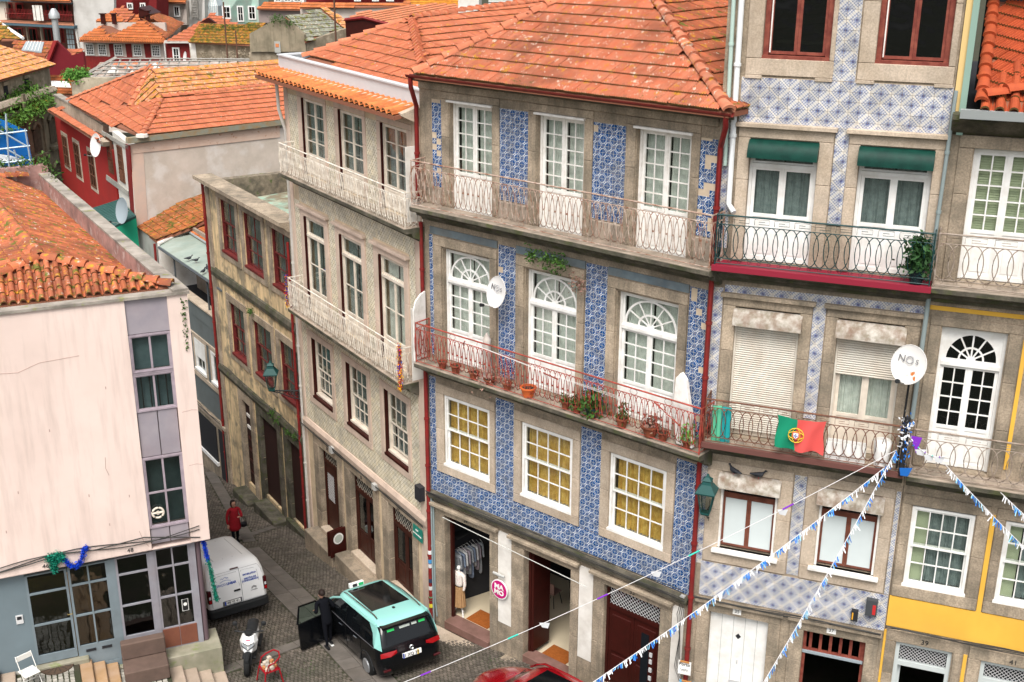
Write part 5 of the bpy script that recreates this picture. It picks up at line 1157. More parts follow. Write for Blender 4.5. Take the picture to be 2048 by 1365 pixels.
CRK = mat('hairline_crack', (.45, .3, .26), .9)
for pts in ([(-4.6, 9.6), (-4.0, 9.75), (-3.6, 9.72), (-3.1, 9.9), (-2.2, 9.95)], [(-1.9, 7.2), (-1.92, 6.9), (-1.86, 6.7)], [(-4.6, 8.4), (-4.3, 8.2)], [(.1, 6.6), (.28, 6.62), (.44, 6.58)], [(.05, 8.1), (.3, 8.13), (.44, 8.1)], [(-1.3, 5.0), (-1.22, 4.7), (-1.1, 4.5)]):
    MB().tube([(a, -.252, b) for a, b in pts], .006, 4).build('crack', CRK, pk)
for u, z in ((-3.1, 8.1), (-2.4, 6.2), (-4.0, 6.6), (-1.7, 9.0), (-2.0, 5.3), (-4.4, 5.6), (-1.45, 6.0)): ubox('nail_mark', CRK, pk, u, u+.02, -.256, -.25, z, z+.07)
C1 = sdr.inv(pk.W() @ Vector((.15, .1, z_e))); AP = sdr.inv(pk.W() @ Vector(tuple(ap1)))
zr = AP[2]
roof(sdr, [(C1[0]+.25, .36, 10.62), (L_, .36, 10.62), (L_, AP[1], zr), (AP[0], AP[1], zr)], 0, 'barrel', TILE_BARREL, .21, .36, 170)
Lf = (ap1[0]*2-.15, .1, z_e)
roof(pk, [(Lf[0], .1, z_e), (.15, .1, z_e), tuple(ap1)], 0, 'barrel', TILE_BARREL, .21, .36, 60)
LL = sdr.inv(pk.W() @ Vector(Lf))
roof(sdr, [(L_, AP[1], zr), (L_, LL[1], z_e), (LL[0], LL[1], z_e), (AP[0], AP[1], zr)], 180, 'barrel', TILE_BARREL, .21, .36, 60)
caps(pk, (.15, .1, z_e+.02), tuple(ap1), TILE_BARREL, .15, .36); caps(pk, Lf, tuple(ap1), TILE_BARREL, .15, .36); caps(sdr, (L_, AP[1], zr), tuple(AP), TILE_BARREL, .15, .36)
caps(sdr, (L_-.2, 6.5, zr-.4), (L_-.2, .5, z_e+.0), TILE_BARREL, .16, .36)
MB().box(L_, L_+.3, .0, 9, 8, z_e+.3).build('back_parapet', PARP, sdr)
leafmass('wall_ivy', sdr, [(L_+.1+random.random()*.3, 9*random.random()**1.2, z_e+.38) for _ in range(50)]+[(L_-k*.4, -.0, z_e+.3-.1*k) for k in range(6)], 1500, .13, LEAF, .07)
# ================================================================ GREY HOUSE up the lane (roof terrace with glass canopy)
def site(name, label, cat, px, py, z, az, group=None):
    P = atz(px, py, z); return thing(name, label, cat, P[0], P[1], 0, az, group), float(P[2])
def HV(fr, pts, y=0): return [tuple(fr.hit(x, y_, y)) for x, y_ in pts]
e_ = yh.W() @ Vector((-8.82, .0, 0))
gy = thing('grey_house', 'grey house with a tiled roof terrace under a glass canopy beyond the yellow house', 'house', e_.x, e_.y, 0, -56.2)
GREYR = mat('dark_grey_render', (.13, .15, .15), .85, (.11, .125, .125), 1.2, .4, dirt=.2)
def pf(x, y, y0=0): return gy.hit(x, y, y0)
def rc(fr, x0, y0, x1, y1, y=0):
    a, b = fr.hit(x0, y0, y), fr.hit(x1, y1, y); return min(a[0], b[0]), max(a[0], b[0]), min(a[2], b[2]), max(a[2], b[2])
L0 = -13.; zt = 4.38
Hh = [(-3.0, -1.75, 1.32, 2.72), (-1.0, .0, 1.32, 2.72)]
wl = wall(gy, 'wall', L0, .3, -6, 3.76, Hh, GREYR); shell(gy, L0, .3, .35, 7, -6, 3.7)
MB().box(L0, .3, -.02, .3, 3.76, zt).build('parapet', GREYR, gy)
for k in range(13): MB().bbox(L0+k, L0+k+.99, -.08, .35, zt, zt+.08, .01).build('coping_stone', GRANITE_L, gy)
MB().box(L0, .3, -.06, 0, .95, 1.12).build('band_stone', GRANITE_L, gy); MB().box(L0, .3, -.05, 0, 2.85, 2.95).build('band_stone', GRANITE_L, gy)
for k, (a, b, c, d) in enumerate(Hh):
    mb = MB(); mb.box(a, a+.1, -.03, .15, c, d); mb.box(b-.1, b, -.03, .15, c, d); mb.box(a+.1, b-.1, -.03, .15, d-.1, d); mb.box(a-.05, b+.05, -.08, .15, c-.08, c+.03)
    o = mb.build('window', WHITE, gy); w = gy.on(o); leaf(w, a+.1, b-.1, c+.03, d-.1, .02, WHITE, 2, 1, gl=GLASSD)
    stone_frame(gy, (a-.2, b+.2, c-.25, d+.1), (a-.05, b+.05, c-.08, d), GRANITE_L, proud=.03)
    if k == 0:
        for q in range(13): ubox('slat', WHITE, w, a+.1, b-.1, -.02, .0, d-.1-(q+1)*.055, d-.105-q*.055)
MB().box(L0, .3, -.1, 0, -6, -.35).build('stone_base', GRANITE, gy); MB().box(-3.6, -.9, -.14, -.1, -2.4, -.75).build('shop_window', DARK, gy)
MB().box(-.55, .1, -.14, -.1, -3.0, -.7).build('dark_door', DARK, gy); MB().box(-3.7, -.8, -.2, -.1, -2.55, -2.4).build('window_sill', WHITE, gy); MB().box(L0, .3, -.16, -.1, -.5, -.35).build('band_stone', GRANITE_L, gy)
for k in (0, 1): MB().tube([(L0+.65*i, -.2-.02*k, -.2+.1*math.sin(i*.6+k)) for i in range(21)], .014, 5).build('cable', CABLE, gy)
# terrace and canopy
TERW = mat('terrace_wall_tile', (.34, .28, .22), .7, (.28, .22, .17), 6, .5)
GCAN = mat('greenish_glass_canopy', (.36, .42, .37), .25, (.27, .34, .3), 1.2, .5, dirt=.3, dcol=(.3, .27, .18))
zc = 5.93
def SHp(fr, y0, z0, sl, pts): return [tuple(fr.hit(x, y, y0, z0, sl)) for x, y in pts]
CP = SHp(gy, .1, zc, 9, [(318, 492), (446, 579), (446, 508), (372, 462)])
MB().slab(CP, .05).build('glass_canopy', GCAN, gy)
cA, cB = Vector(CP[0]), Vector(CP[1]); yb = CP[3][1]
mb = MB(); mb.tube([cA+Vector((0, 0, -.08)), cB+Vector((0, 0, -.08))], .07, 6); mb.build('canopy_beam', mat('dark_grey_metal', (.08, .09, .1), .4), gy)
for px_ in (350, 412): p = gy.hit(px_, 540, .1); MB().tube([(p[0], .1, zc-.1), (p[0], .1, zt)], .04, 6).build('canopy_post', MATS['dark_grey_metal'], gy)
MB().tube([CP[0], (CP[0][0], CP[0][1], zc+.05), CP[3]], .06, 8).build('drainpipe', WPIPE, gy)
MB().box(L0, .3, .3, 4, zt-.9, zt-.8).build('terrace_floor', TERW, gy)
MB().box(cA.x-.1, .3, yb, yb+.1, zt-.8, zc+.6).build('terrace_wall', TERW, gy)
for i in range(12):
    for j in range(3):
        x0 = cA.x+i*.75; ubox('wall_slab', TERW, gy, x0, x0+.73, yb-.03, yb, zt-.8+j*.75, zt-.8+j*.75+.73)
MB().box(-1.6, .2, 1.3, 1.35, zt-.4, zc-.2).build('turquoise_screen', mat('turquoise_screen', (.3, .55, .55), .4), gy)
# ---- helpers for houses further off: photo points carried onto real planes
def vwall(fr, name, pts, m, t=.3, y=0, zb=None):
    P = [fr.hit(a, b, y) for a, b in pts]
    if zb is not None: P += [(P[-1][0], y, zb), (P[0][0], y, zb)]
    return MB().prism([(p[0], p[2]) for p in P], y, y+t, 1).build(name, m, fr)
def sroof(fr, y0, z0, sl, pts, m, az=0, **k):
    P = SH(fr, y0, z0, sl, pts); roof(fr, P, az, k.pop('kind', 'flat'), m, k.pop('tw', .25), k.pop('tl', .42), **k); return P
def win(fr, a, b, c, d, m=WHITE, y=-.03, cols=2, rows=2, frame=.06, gl=GLASSD, backing=DARK, name='window', sur=None):
    mb = MB(); mb.box(a, a+frame, y, y+.1, c, d); mb.box(b-frame, b, y, y+.1, c, d); mb.box(a+frame, b-frame, y, y+.1, d-frame, d); mb.box(a+frame, b-frame, y, y+.1, c, c+frame)
    o = mb.build(name, m, fr); w = fr.on(o)
    xs = np.linspace(a+frame, b-frame, cols+1); zs = np.linspace(c+frame, d-frame, rows+1); q = MB()
    for x in xs[1:-1]: q.box(x-.022, x+.022, y+.01, y+.05, zs[0], zs[-1])
    for z in zs[1:-1]:
        for i in range(cols): q.box(xs[i]+.022, xs[i+1]-.022, y+.01, y+.05, z-.022, z+.022)
    if q.v: q.build('glazing_bars', m, w)
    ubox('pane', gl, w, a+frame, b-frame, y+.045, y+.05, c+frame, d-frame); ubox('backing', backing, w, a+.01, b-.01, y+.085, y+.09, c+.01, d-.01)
    if sur: stone_frame(fr, (a-.22, b+.22, c-.22, d+.22), (a, b, c, d), sur, proud=.04)
    return w
def place(px, py, z): return atz(px, py, z)
# low tiled outbuilding and newer tiled lean-to beside the terrace
lo = thing('low_tiled_outbuilding', 'low outbuilding with a rusty orange tiled roof against the cream plaster wall', 'outbuilding', e_.x, e_.y, 0, -56.2)
P = SH(lo, .1, 5.95, 22, [(268, 447), (312, 482), (386, 454), (450, 424), (450, 370), (420, 384), (272, 442)])
roof(lo, P, 0, 'flat', roofmat('roof_tile_rusty', (.5, .17, .06), (.42, .15, .06), (.16, .09, .05), .3, .35, .5), .2, .36, 60)
GPL = mat('grey_plaster', (.4, .4, .37), .9, (.33, .33, .3), 1, .4, dirt=.3)
vwall(lo, 'street_wall', [(262, 443), (312, 484)], GPL, .3, .15, zb=2)
a_ = P[1]; t22_ = math.tan(R(22)); MB().prism([(.15, 3.4), (.15, 5.9), (P[3][1], 5.9+(P[3][1]-.1)*t22_), (P[3][1], 3.4)], a_[0], a_[0]+.25, 0).build('gable_wall', PLASTER, lo)
pipe(lo, [(a_[0]+.1, .0, 5.85), (a_[0]+.1, -.05, 2)], .06, REDPAINT)
ln = thing('tiled_lean_to', 'small newer orange tiled roof with grey gutter beside the glass canopy', 'roof', e_.x, e_.y, 0, -56.2)
P = SH(ln, yb, zc+(yb-.1)*math.tan(R(9))+.12, 20, [(374, 461), (452, 510), (452, 424), (436, 424)]); roof(ln, P, 0, 'flat', TILE_OR, .2, .36, 20)
MB().tube([P[0], P[1]], .07, 6).build('gutter', mat('zinc_gutter', (.3, .32, .33)), ln); MB().tube([P[0], P[3]], .1, 6).build('verge', PLASTER, ln)
# ================================================================ CREAM PLASTER HOUSE WITH BIG ROOF
c0 = place(258, 285, 10.0)
ph = thing('cream_plaster_house', 'house with a large blank cream plaster wall and broad lichened orange hipped roof', 'house', c0[0], c0[1], 0, 38)
CPL = mat('cream_plaster', (.64, .55, .47), .95, (.56, .48, .4), 1.3, .5, dirt=.3, dcol=(.4, .34, .28), ds=1.6, patch=[((.68, .62, .56), 1.1, .5, .66)], bump=.5, bs=10)
vwall(ph, 'wall', [(258, 292), (600, 252)], CPL, .3, 0, zb=-5)
PST = mat('salmon_band', (.62, .44, .34), .9, (.66, .5, .4), 2, .5, patch=[((.38, .13, .04), 3.5, .62, .72)])
vwall(ph, 'band', [(258, 290), (560, 252), (560, 275), (266, 308)], PST, .04, -.04); vwall(ph, 'gutter_board', [(256, 277), (585, 238), (585, 248), (256, 288)], mat('grey_board', (.25, .26, .21), .8, (.3, .2, .1), 3, .5), .3, -.25)
vwall(ph, 'corner_band', [(259, 292), (286, 292), (296, 450), (276, 470)], mat('peach_plaster', (.66, .48, .38), .9, (.6, .46, .38), 2, .5), .02, -.02)
ze = float(ph.hit(285, 273, -.25)[2])
P1 = SH(ph, -.25, ze, 20, [(284, 272), (590, 236), (590, 166), (324, 196)]); roof(ph, P1, 0, 'flat', TILE_PINK, .25, .46, 150)
PZ = P1[3]
P2 = SH(ph, PZ[1], PZ[2], 26, [(324, 197), (590, 167), (590, 120), (300, 137)]); roof(ph, P2, 0, 'flat', TILE_YEL, .25, .42, 120)
caps(ph, P1[3], P1[2], TILE_PINK, .15, .42)
sd = Fr(ph.root, Matrix.Rotation(R(-58-38), 4, 'Z'))     # its street side; u from the corner, negative up the street
zE = float(P1[0][2]); sA, sB = [Vector(tuple(sd.inv(atz(x, y, zE)))) for x, y in ((192, 236), (136, 202))]; cv_ = lambda p: Vector(tuple(sd.inv(ph.W() @ Vector(p)))); E3, T3, U3 = cv_(P1[0]), cv_(P1[3]), cv_(P2[3]); L3 = sA.lerp(T3, .53)
roof(sd, [sA, E3, T3], 0, 'flat', TILE_PINK, .25, .46, 40); roof(sd, [L3, T3, U3], 96, 'flat', TILE_YEL, .25, .42); P3 = [sA, sA, T3, T3, E3]
P4 = [sA, sB, U3, L3]; roof(sd, [sB, sA, L3], 0, 'flat', TILE_PINK, .25, .46, 30); roof(sd, [sB, L3, U3], 0, 'flat', TILE_PINK, .25, .46, 30)
caps(sd, P3[-1], P3[2], TILE_PINK, .15, .42); caps(sd, P4[3], P4[2], TILE_PINK, .15, .42); caps(sd, P4[1], P4[2], TILE_PINK, .12, .42)
MB().lathe([(.3, -.05), (.26, .08), (.05, .12)], P3[-1], 9).build('mortar_patch', mat('pale_mortar', (.62, .56, .5), .9), sd)
# white strip with lattice windows beside the corner
vwall(sd, 'side_wall', [(224, 262), (258, 290)], mat('white_wash', (.68, .66, .6), .9, (.6, .56, .5), 1.5, .4, dirt=.2), .3, 0, zb=-3)
BRL = mat('brown_lattice', (.14, .06, .035), .6); GWD = mat('grey_wood', (.42, .41, .37), .8, (.33, .31, .27), 4, .5)
for (x0, y0, x1, y1) in ((211, 272, 228, 350), (233, 290, 250, 368)):
    a, b, c, d = rc(sd, x0, y0, x1, y1, -.04); w = win(sd, a, b, c, d, BRL, -.06, 3, 5, .06); lattice(w, a+.05, b-.05, c+.05, c+(d-c)*.35, -.07, BRL, 4, .02)
vwall(sd, 'wooden_screen', [(203, 262), (256, 292), (256, 300), (203, 270)], GWD, .05, -.06); vwall(sd, 'wooden_sill', [(212, 350), (256, 383), (256, 393), (212, 360)], GWD, .05, -.06)
vwall(sd, 'corner_strip', [(250, 288), (258, 292), (272, 480), (265, 478)], REDPAINT, .06, -.06)
# ---- red house
rh = thing('red_house', 'bright red rendered house with three tall stone-framed brown windows behind the pink house', 'house', c0[0], c0[1], 0, -58)
RED = mat('red_render', (.36, .03, .025), .85, (.3, .025, .022), 1, .3, dirt=.15)
vwall(rh, 'wall', [(108, 225), (206, 285), (224, 300)], RED, .3, -.02, zb=-3)
for (x0, y0, x1, y1) in ((124, 270, 141, 336), (147, 284, 166, 357), (176, 302, 196, 380)):
    a, b, c, d = rc(rh, x0, y0, x1, y1, -.02); b = a+1.15; win(rh, a, b, c, d, BRL, -.08, 2, 3, .07, sur=GRANITE_L)
vwall(rh, 'cornice', [(108, 222), (206, 285), (206, 294), (109, 231)], GRANITE_L, .35, -.35)
zp = float(rh.hit(110, 232, -.7)[2])
P = [rh.hit(96, 222, -1.0), rh.hit(203, 286, -1.0)]; z_ = float(P[0][2]); P5 = SH(rh, -1.0, z_, 25, [(94, 219), (200, 284), (200, 272), (120, 217)]); roof(rh, P5, 0, 'flat', TILE_PINK, .25, .3)
vwall(rh, 'parapet', [(108, 190), (206, 252), (206, 270), (112, 222)], GRANITE_L, .3, .3)
cp_ = rh.hit(108, 190, .3); cq_ = rh.hit(206, 252, .3); MB().box(cp_[0], cq_[0], .25, .65, cp_[2]-.05, cp_[2]+.05).build('coping', COP, rh)
# ---- green shed at its foot
gs = thing('green_shed', 'lean-to with a dark green corrugated roof and bright green door behind the pink parapet', 'shed', c0[0], c0[1], 0, -58)
GSH = mat('green_corrugated', (.04, .1, .09), .5, (.03, .085, .075), 3, .4)
q = [gs.hit(240, 403, 0), gs.hit(266, 435, -.2)]
zs_ = 6.2; Q = [gs.inv(atz(x, y, z)) for x, y, z in ((185, 418, zs_), (240, 400, zs_+.5), (272, 432, zs_+.5), (218, 458, zs_))]
MB().slab([tuple(p) for p in Q], .12).build('shed_roof', GSH, gs)
for k in range(16):
    t = k/15; a = Vector(Q[0]).lerp(Vector(Q[3]), t); b = Vector(Q[1]).lerp(Vector(Q[2]), t); MB().tube([a+Vector((0, 0, .01)), b+Vector((0, 0, .01))], .03, 4).build('roof_rib', GSH, gs)
g0, g1 = Vector(Q[3]), Vector(Q[2]); MB().add([tuple(g0-Vector((0, 0, .1))), tuple(g1-Vector((0, 0, .1))), (g1.x, g1.y, 2), (g0.x, g0.y, 2)], [(0, 1, 2, 3)]).build('shed_side', mat('bright_green_panel', (.02, .3, .17), .5), gs)
# ---- decayed house with arched windows, ivy on its roof
dp = place(110, 200, 9.5)
dh = thing('decayed_arched_house', 'decayed grey-brown house with arched windows and ivy spilling over its eaves', 'house', dp[0], dp[1], 0, 84)
DEC = mat('decayed_render', (.28, .22, .15), .95, (.2, .17, .12), 1.2, .5, dirt=.8, dcol=(.09, .08, .055), ds=1, streak=.5, bump=.5)
vwall(dh, 'wall', [(-60, 262), (0, 238), (112, 195)], DEC, .3, 0, zb=-3)
for i, (x0, y0, x1, y1) in enumerate(((62, 248, 84, 300), (94, 232, 112, 284), (76, 340, 96, 380), (104, 325, 124, 380))):
    a, b, c, d = rc(dh, x0, y0, x1, y1); n = 8; r_ = (b-a)/2
    pr = [(a, c), (b, c), (b, d-r_)]+[((a+b)/2+r_*math.cos(t), d-r_+r_*.9*math.sin(t)) for t in np.linspace(.2, math.pi-.2, n)]+[(a, d-r_)]
    MB().prism(pr, -.06, -.03, 1).build('arched_window', mat('old_shutter', (.07, .055, .04), .8, (.12, .09, .06), 5, .5), dh)
    MB().tube([(p[0], -.08, p[1]) for p in pr[2:]], .12, 5).build('arch_moulding', DEC, dh); MB().box(a-.2, b+.2, -.3, 0, c-.35, c-.15).build('window_sill', DEC, dh)
for x in (54, 88, 114): a = dh.hit(x, 260, 0); MB().box(a[0]-.15, a[0]+.15, -.1, 0, 0, a[2]+2).build('pilaster', DEC, dh)
ivp = [dh.hit(-10+110*t, 262-65*t, -.3) for t in np.linspace(0, 1, 40)]; ivp += [p+np.array([0, .8, .5]) for p in ivp]+[p+np.array([0, 1.6, .8]) for p in ivp]
leafmass('ivy', dh, ivp, 5200, .4, mat('ivy_bright', (.1, .2, .03), .6, (.05, .12, .02), 2, .5, rnd=.3), .11, flat=.45)
MB().quad(*[tuple(p) for p in (ivp[0]+[0, 0, -.2], ivp[39]+[0, 0, -.2], ivp[39]+[0, 3, 1], ivp[0]+[0, 3, 1])]).build('roof', TILE_MOSS, dh)
# ---- stone house with mossy yellow roof
sp_ = place(98, 133, 11.2)
sh_ = thing('mossy_stone_house', 'old stone house with yellow lichened roof and two small dark openings, left edge', 'house', sp_[0], sp_[1], 0, 86)
STN = mat('old_granite_wall', (.36, .3, .22), .95, (.25, .2, .14), 2.2, .5, dirt=.6, dcol=(.12, .1, .06), bump=.7, bs=6, patch=[((.48, .4, .3), 1.5, .55, .68)])
vwall(sh_, 'wall', [(-60, 178), (0, 160), (98, 132)], STN, .3, 0, zb=6)
for q in ((6, 172, 18, 200), (48, 158, 60, 184)):
    a, b, c, d = rc(sh_, *q); MB().box(a, b, -.03, 0, c, d).build('dark_opening', DARK, sh_); MB().box(a-.1, b+.1, -.12, 0, d, d+.2).build('lintel_stone', STN, sh_)
z_ = float(sh_.hit(100, 135, -.4)[2]); sroof(sh_, -.4, z_, 25, [(-70, 181), (0, 160), (109, 129), (96, 122), (40, 106), (0, 92), (-70, 66)], TILE_YEL, tl=.5, tw=.3, budget=60)
MB().tube([sh_.hit(-20, 222, -.6), sh_.hit(106, 180, -.6)], .28, 6).build('stone_ledge', GRANITE_L, sh_)
# ---- orange roof piece at the far left and dark red gable
lr = place(0, 80, 9.0); lr_ = thing('small_tiled_roof', 'orange roof with a white verge at the far left edge under the long balcony', 'roof', lr[0], lr[1], 0, -20)
sroof(lr_, 0, 9.0, 28, [(-40, 82), (30, 80), (46, 76), (-5, 44), (-40, 36)], TILE_MOSS, tl=.5, tw=.35); MB().tube([lr_.hit(46, 77, 0), lr_.hit(-2, 45, 3)], .15, 6).build('verge', WHITE, lr_)
g0 = place(108, 150, 8.0)
gb = thing('dark_red_gabled_house', 'dark crimson gabled wall with a solar skylight on its tiled roof', 'house', g0[0], g0[1], 0, -8)
DRW = mat('crimson_cladding', (.15, .012, .018), .7, (.12, .01, .015), 1, .3)
vwall(gb, 'gable_wall', [(92, 150), (98, 118), (112, 82), (142, 112), (166, 104), (172, 152)], DRW, .3)
vwall(gb, 'gable_edge', [(92, 120), (106, 82), (113, 82), (98, 122)], mat('crimson_light', (.3, .03, .03), .6), .3, -.35)
q = gb.hit(60, 105, 0); sroof(gb, -.2, float(q[2])-2.0, 30, [(20, 120), (92, 122), (106, 83), (28, 84)], TILE_DARK, tl=.5, tw=.35)
Q = SH(gb, -.2, float(q[2])-1.85, 30, [(43, 100), (83, 104), (88, 84), (52, 83)]); MB().slab(Q, .1).build('solar_skylight', mat('solar_grey', (.3, .34, .36), .3), gb)
for k in range(1, 6):
    a = Vector(Q[0]).lerp(Vector(Q[1]), k/6); b = Vector(Q[3]).lerp(Vector(Q[2]), k/6); MB().tube([a+Vector((0, 0, .03)), b+Vector((0, 0, .03))], .03, 4).build('glazing_bar', WHITE, gb)
q = gb.hit(150, 110, 1); sroof(gb, .2, float(gb.hit(145, 112, .2)[2]), 22, [(140, 112), (166, 104), (164, 96), (133, 101)], TILE_PINK, tl=.5, tw=.35)
# ---- concrete apartment block with long balcony
ap = place(0, 45, 9.0)
ab = thing('apartment_block', 'grey apartment block with long balcony, red framed glazing and white folding shutter', 'building', ap[0], ap[1]+0, 0, -14)
CON = mat('pale_concrete', (.58, .56, .53), .9, (.5, .48, .45), .8, .4, dirt=.35, dcol=(.3, .28, .25), ds=.4)
MB().box(*([ab.hit(-60, 60, 2)[0], ab.hit(152, 60, 2)[0]]), 2, 8, 0, ab.hit(0, -60, 2)[2]).build('rear_wall', mat('dim_brown_wall', (.16, .07, .05), .8), ab)
vwall(ab, 'side_wall', [(142, -40), (228, -40), (228, 94), (165, 112), (158, 110), (150, 56)], CON, .4, -.6)
vwall(ab, 'white_pier', [(-40, -30), (8, -30), (14, 40), (-40, 42)], mat('cream_pier', (.62, .57, .48), .9), .4, -.2)
BG = mat('blue_grey_steel', (.08, .13, .16), .5)
vwall(ab, 'roof_edge', [(-40, -4), (0, 0), (142, 6), (142, 9), (0, 3), (-40, -1)], BG, .6, -.8)
vwall(ab, 'balcony_edge', [(-40, 42), (0, 45), (148, 52), (148, 58), (0, 50), (-40, 48)], BG, 1.0, -1.2)
P = [ab.hit(-40, 38, 0), ab.hit(146, 46, 0), ab.hit(148, 51, -1.2), ab.hit(-40, 43, -1.2)]; MB().slab([tuple(p) for p in P], .1).build('balcony_floor', mat('terracotta_floor', (.4, .17, .1), .7), ab)
for x in range(12, 145, 3): a = ab.hit(x, 36+x*.05, -1.1); MB().box(a[0]-.02, a[0]+.02, -1.12, -1.08, a[2], a[2]+1.0).build('baluster', REDPAINT, ab)
a, b = ab.hit(12, 27, -1.1), ab.hit(146, 31, -1.1); MB().tube([tuple(a), tuple(b)], .04, 5).build('handrail', REDPAINT, ab)
for (x0, x1, mm) in ((12, 28, CURT_W), (31, 50, MATS['dim_brown_wall']), (90, 104, CURT_G), (106, 122, DARK), (124, 138, DARK)):
    a, b, c, d = rc(ab, x0, 6, x1, 34, 1.5); win(ab, a, b, c, d, REDPAINT, 1.4, 1, 1, .15, backing=mm)
a, b, c, d = rc(ab, 65, 11, 88, 42, -1.2)
for k in range(4): MB().bbox(a+(b-a)*k/4, a+(b-a)*(k+1)/4-.03, -1.3+(.12 if k % 2 else 0), -1.2, c, d, .01).build('folding_shutter', PLASTER, ab)
for (x0, x1, mm) in ((28, 50, DARK), (58, 78, BG), (88, 108, BG), (122, 132, DARK)):
    a, b, c, d = rc(ab, x0, 56, x1, 86, 1.2); win(ab, a, b, c, d, REDPAINT, 1.0, 2, 1, .1)
for x in (52, 80, 109): a, b, c, d = rc(ab, x, 54, x+6, 84, .4); MB().box(a, b, .3, .6, c-3, d).build('pillar', GRANITE_L, ab)
a, b, c, d = rc(ab, 132, 58, 152, 100, .2)
for i in range(3):
    for j in range(4): ubox('pane', mat('pale_blue_glass', (.35, .42, .44), .3), ab, a+(b-a)*i/3+.04, a+(b-a)*(i+1)/3-.04, .1, .15, c+(d-c)*j/4+.04, c+(d-c)*(j+1)/4-.04)
sroof(ab, -.8, float(ab.hit(80, 0, -.8)[2])+.2, 25, [(20, 0), (142, 4), (142, -30), (20, -30)], TILE_OR, tl=.5, tw=.35)
pipe(ab, [tuple(ab.hit(148, 52, -.7)), tuple(ab.hit(152, 62, -.7)), tuple(ab.hit(160, 108, -.7))], .12, WPIPE)
fl = place(115, 86, 8.0); fu = thing('metal_flue', 'silver metal flue pipe with a cowl in front of the apartment block', 'chimney', fl[0], fl[1], fl[2], 0)
MB().lathe([(.3, -1), (.3, 2.2), (.5, 2.3), (.5, 2.7), (.2, 3.2)], n=12).build('flue', mat('galvanised', (.5, .52, .52), .4, metal=.5), fu, smooth=True)
# ---- red row with white sash windows
ra = place(165, 80, 8.6)
rr = thing('red_sash_window_row', 'low red and cream row with five white sash windows under four orange hipped roofs', 'house', ra[0], ra[1], 0, -12)
PCR = mat('pale_cream_render', (.6, .52, .46), .9, (.54, .46, .4), 1, .3, dirt=.15)
vwall(rr, 'wall', [(165, 80), (325, 83)], PCR, .3, 0, zb=0); vwall(rr, 'red_base', [(165, 112), (325, 117), (325, 160), (175, 160)], REDPAINT, .05, -.06)
for x0, x1 in ((217, 226), (250, 262), (287, 300)): vwall(rr, 'red_panel', [(x0, 88), (x1, 88), (x1+3, 118), (x0+4, 116)], REDPAINT, .04, -.05)
for x0 in (171, 196, 228, 266, 303): a, b, c, d = rc(rr, x0, 87+(x0-171)*.02, x0+19, 111+(x0-171)*.02); win(rr, a, b, c, d, WHITE, -.1, 4, 4, .09)
ze_ = float(rr.hit(165, 78, -.5)[2])
Pe = SH(rr, -.6, ze_, 12, [(158, 82), (330, 86), (330, 78), (165, 74)]); roof(rr, Pe, 0, 'barrel', TILE_EAVE, .24, .5, wob=.002)
zf = float(rr.hit(170, 73, 0)[2])
sroof(rr, 0, zf, 28, [(165, 74), (220, 75), (200, 52)], TILE_OR, tl=.45, tw=.3); sroof(rr, 0, zf, 28, [(218, 75), (330, 77), (287, 41)], TILE_OR, tl=.45, tw=.3, budget=40)
SR = Fr(rr.root, Matrix.Rotation(R(80), 4, 'Z'))
def threep(fr, pts, m, az=0, **k): roof(fr, [tuple(fr.inv(p)) for p in pts], az, 'flat', m, .3, .45, **k)
def wpt(fr, y0, z0, sl, x, y): return fr.W() @ Vector(tuple(fr.hit(x, y, y0, z0, sl)))
A1 = wpt(rr, 0, zf, 28, 287, 41); A2 = wpt(rr, 0, zf, 28, 330, 77); hz_ = A1.z; B1 = Vector(tuple(atz(310, 24, hz_))); B2 = Vector(tuple(atz(366, 45, A2.z)))
threep(rr, [A2, B2, B1, A1], TILE_DARK, 78)
A1 = wpt(rr, 0, zf, 28, 200, 52); A2 = wpt(rr, 0, zf, 28, 219, 75); B1 = Vector(tuple(atz(233, 40, A1.z))); B2 = Vector(tuple(atz(265, 47, A1.z-.2)))
threep(rr, [A2, B2, B1, A1], TILE_DARK, 50)
q = place(195, 52, 9.6); r3 = thing('rear_hipped_roof', 'orange hipped roof rising behind the red row beside the concrete block', 'roof', q[0], q[1], 0, -8)
sroof(r3, 0, 9.6, 30, [(192, 44), (250, 45), (228, 21), (205, 32)], TILE_OR, tl=.45, tw=.3); sroof(r3, 0, 9.0, 30, [(250, 45), (270, 30), (246, 14), (228, 20)], TILE_PINK, tl=.45, tw=.3)
sroof(r3, 1, 9.4, 28, [(256, 46), (310, 40), (283, 22)], TILE_OR, tl=.45, tw=.3); vwall(r3, 'wall', [(192, 46), (330, 46)], PCR, .3, 0, zb=2)
for x, y in ((207, 38), (229, 38), (285, 30), (296, 32)):
    a = r3.hit(x, y+4, -.2); MB().box(a[0]-.18, a[0]+.18, -.4, -.1, a[2]-.3, a[2]+.6).box(a[0]-.28, a[0]+.28, -.5, 0, a[2]+.6, a[2]+.7).build('chimney', DARKRED, r3)
MB().prism([(p[0], p[2]) for p in HV(r3, [(282, 14), (282, 36), (305, 28)])], -.5, 2, 1).build('dormer_side', DARKRED, r3); 
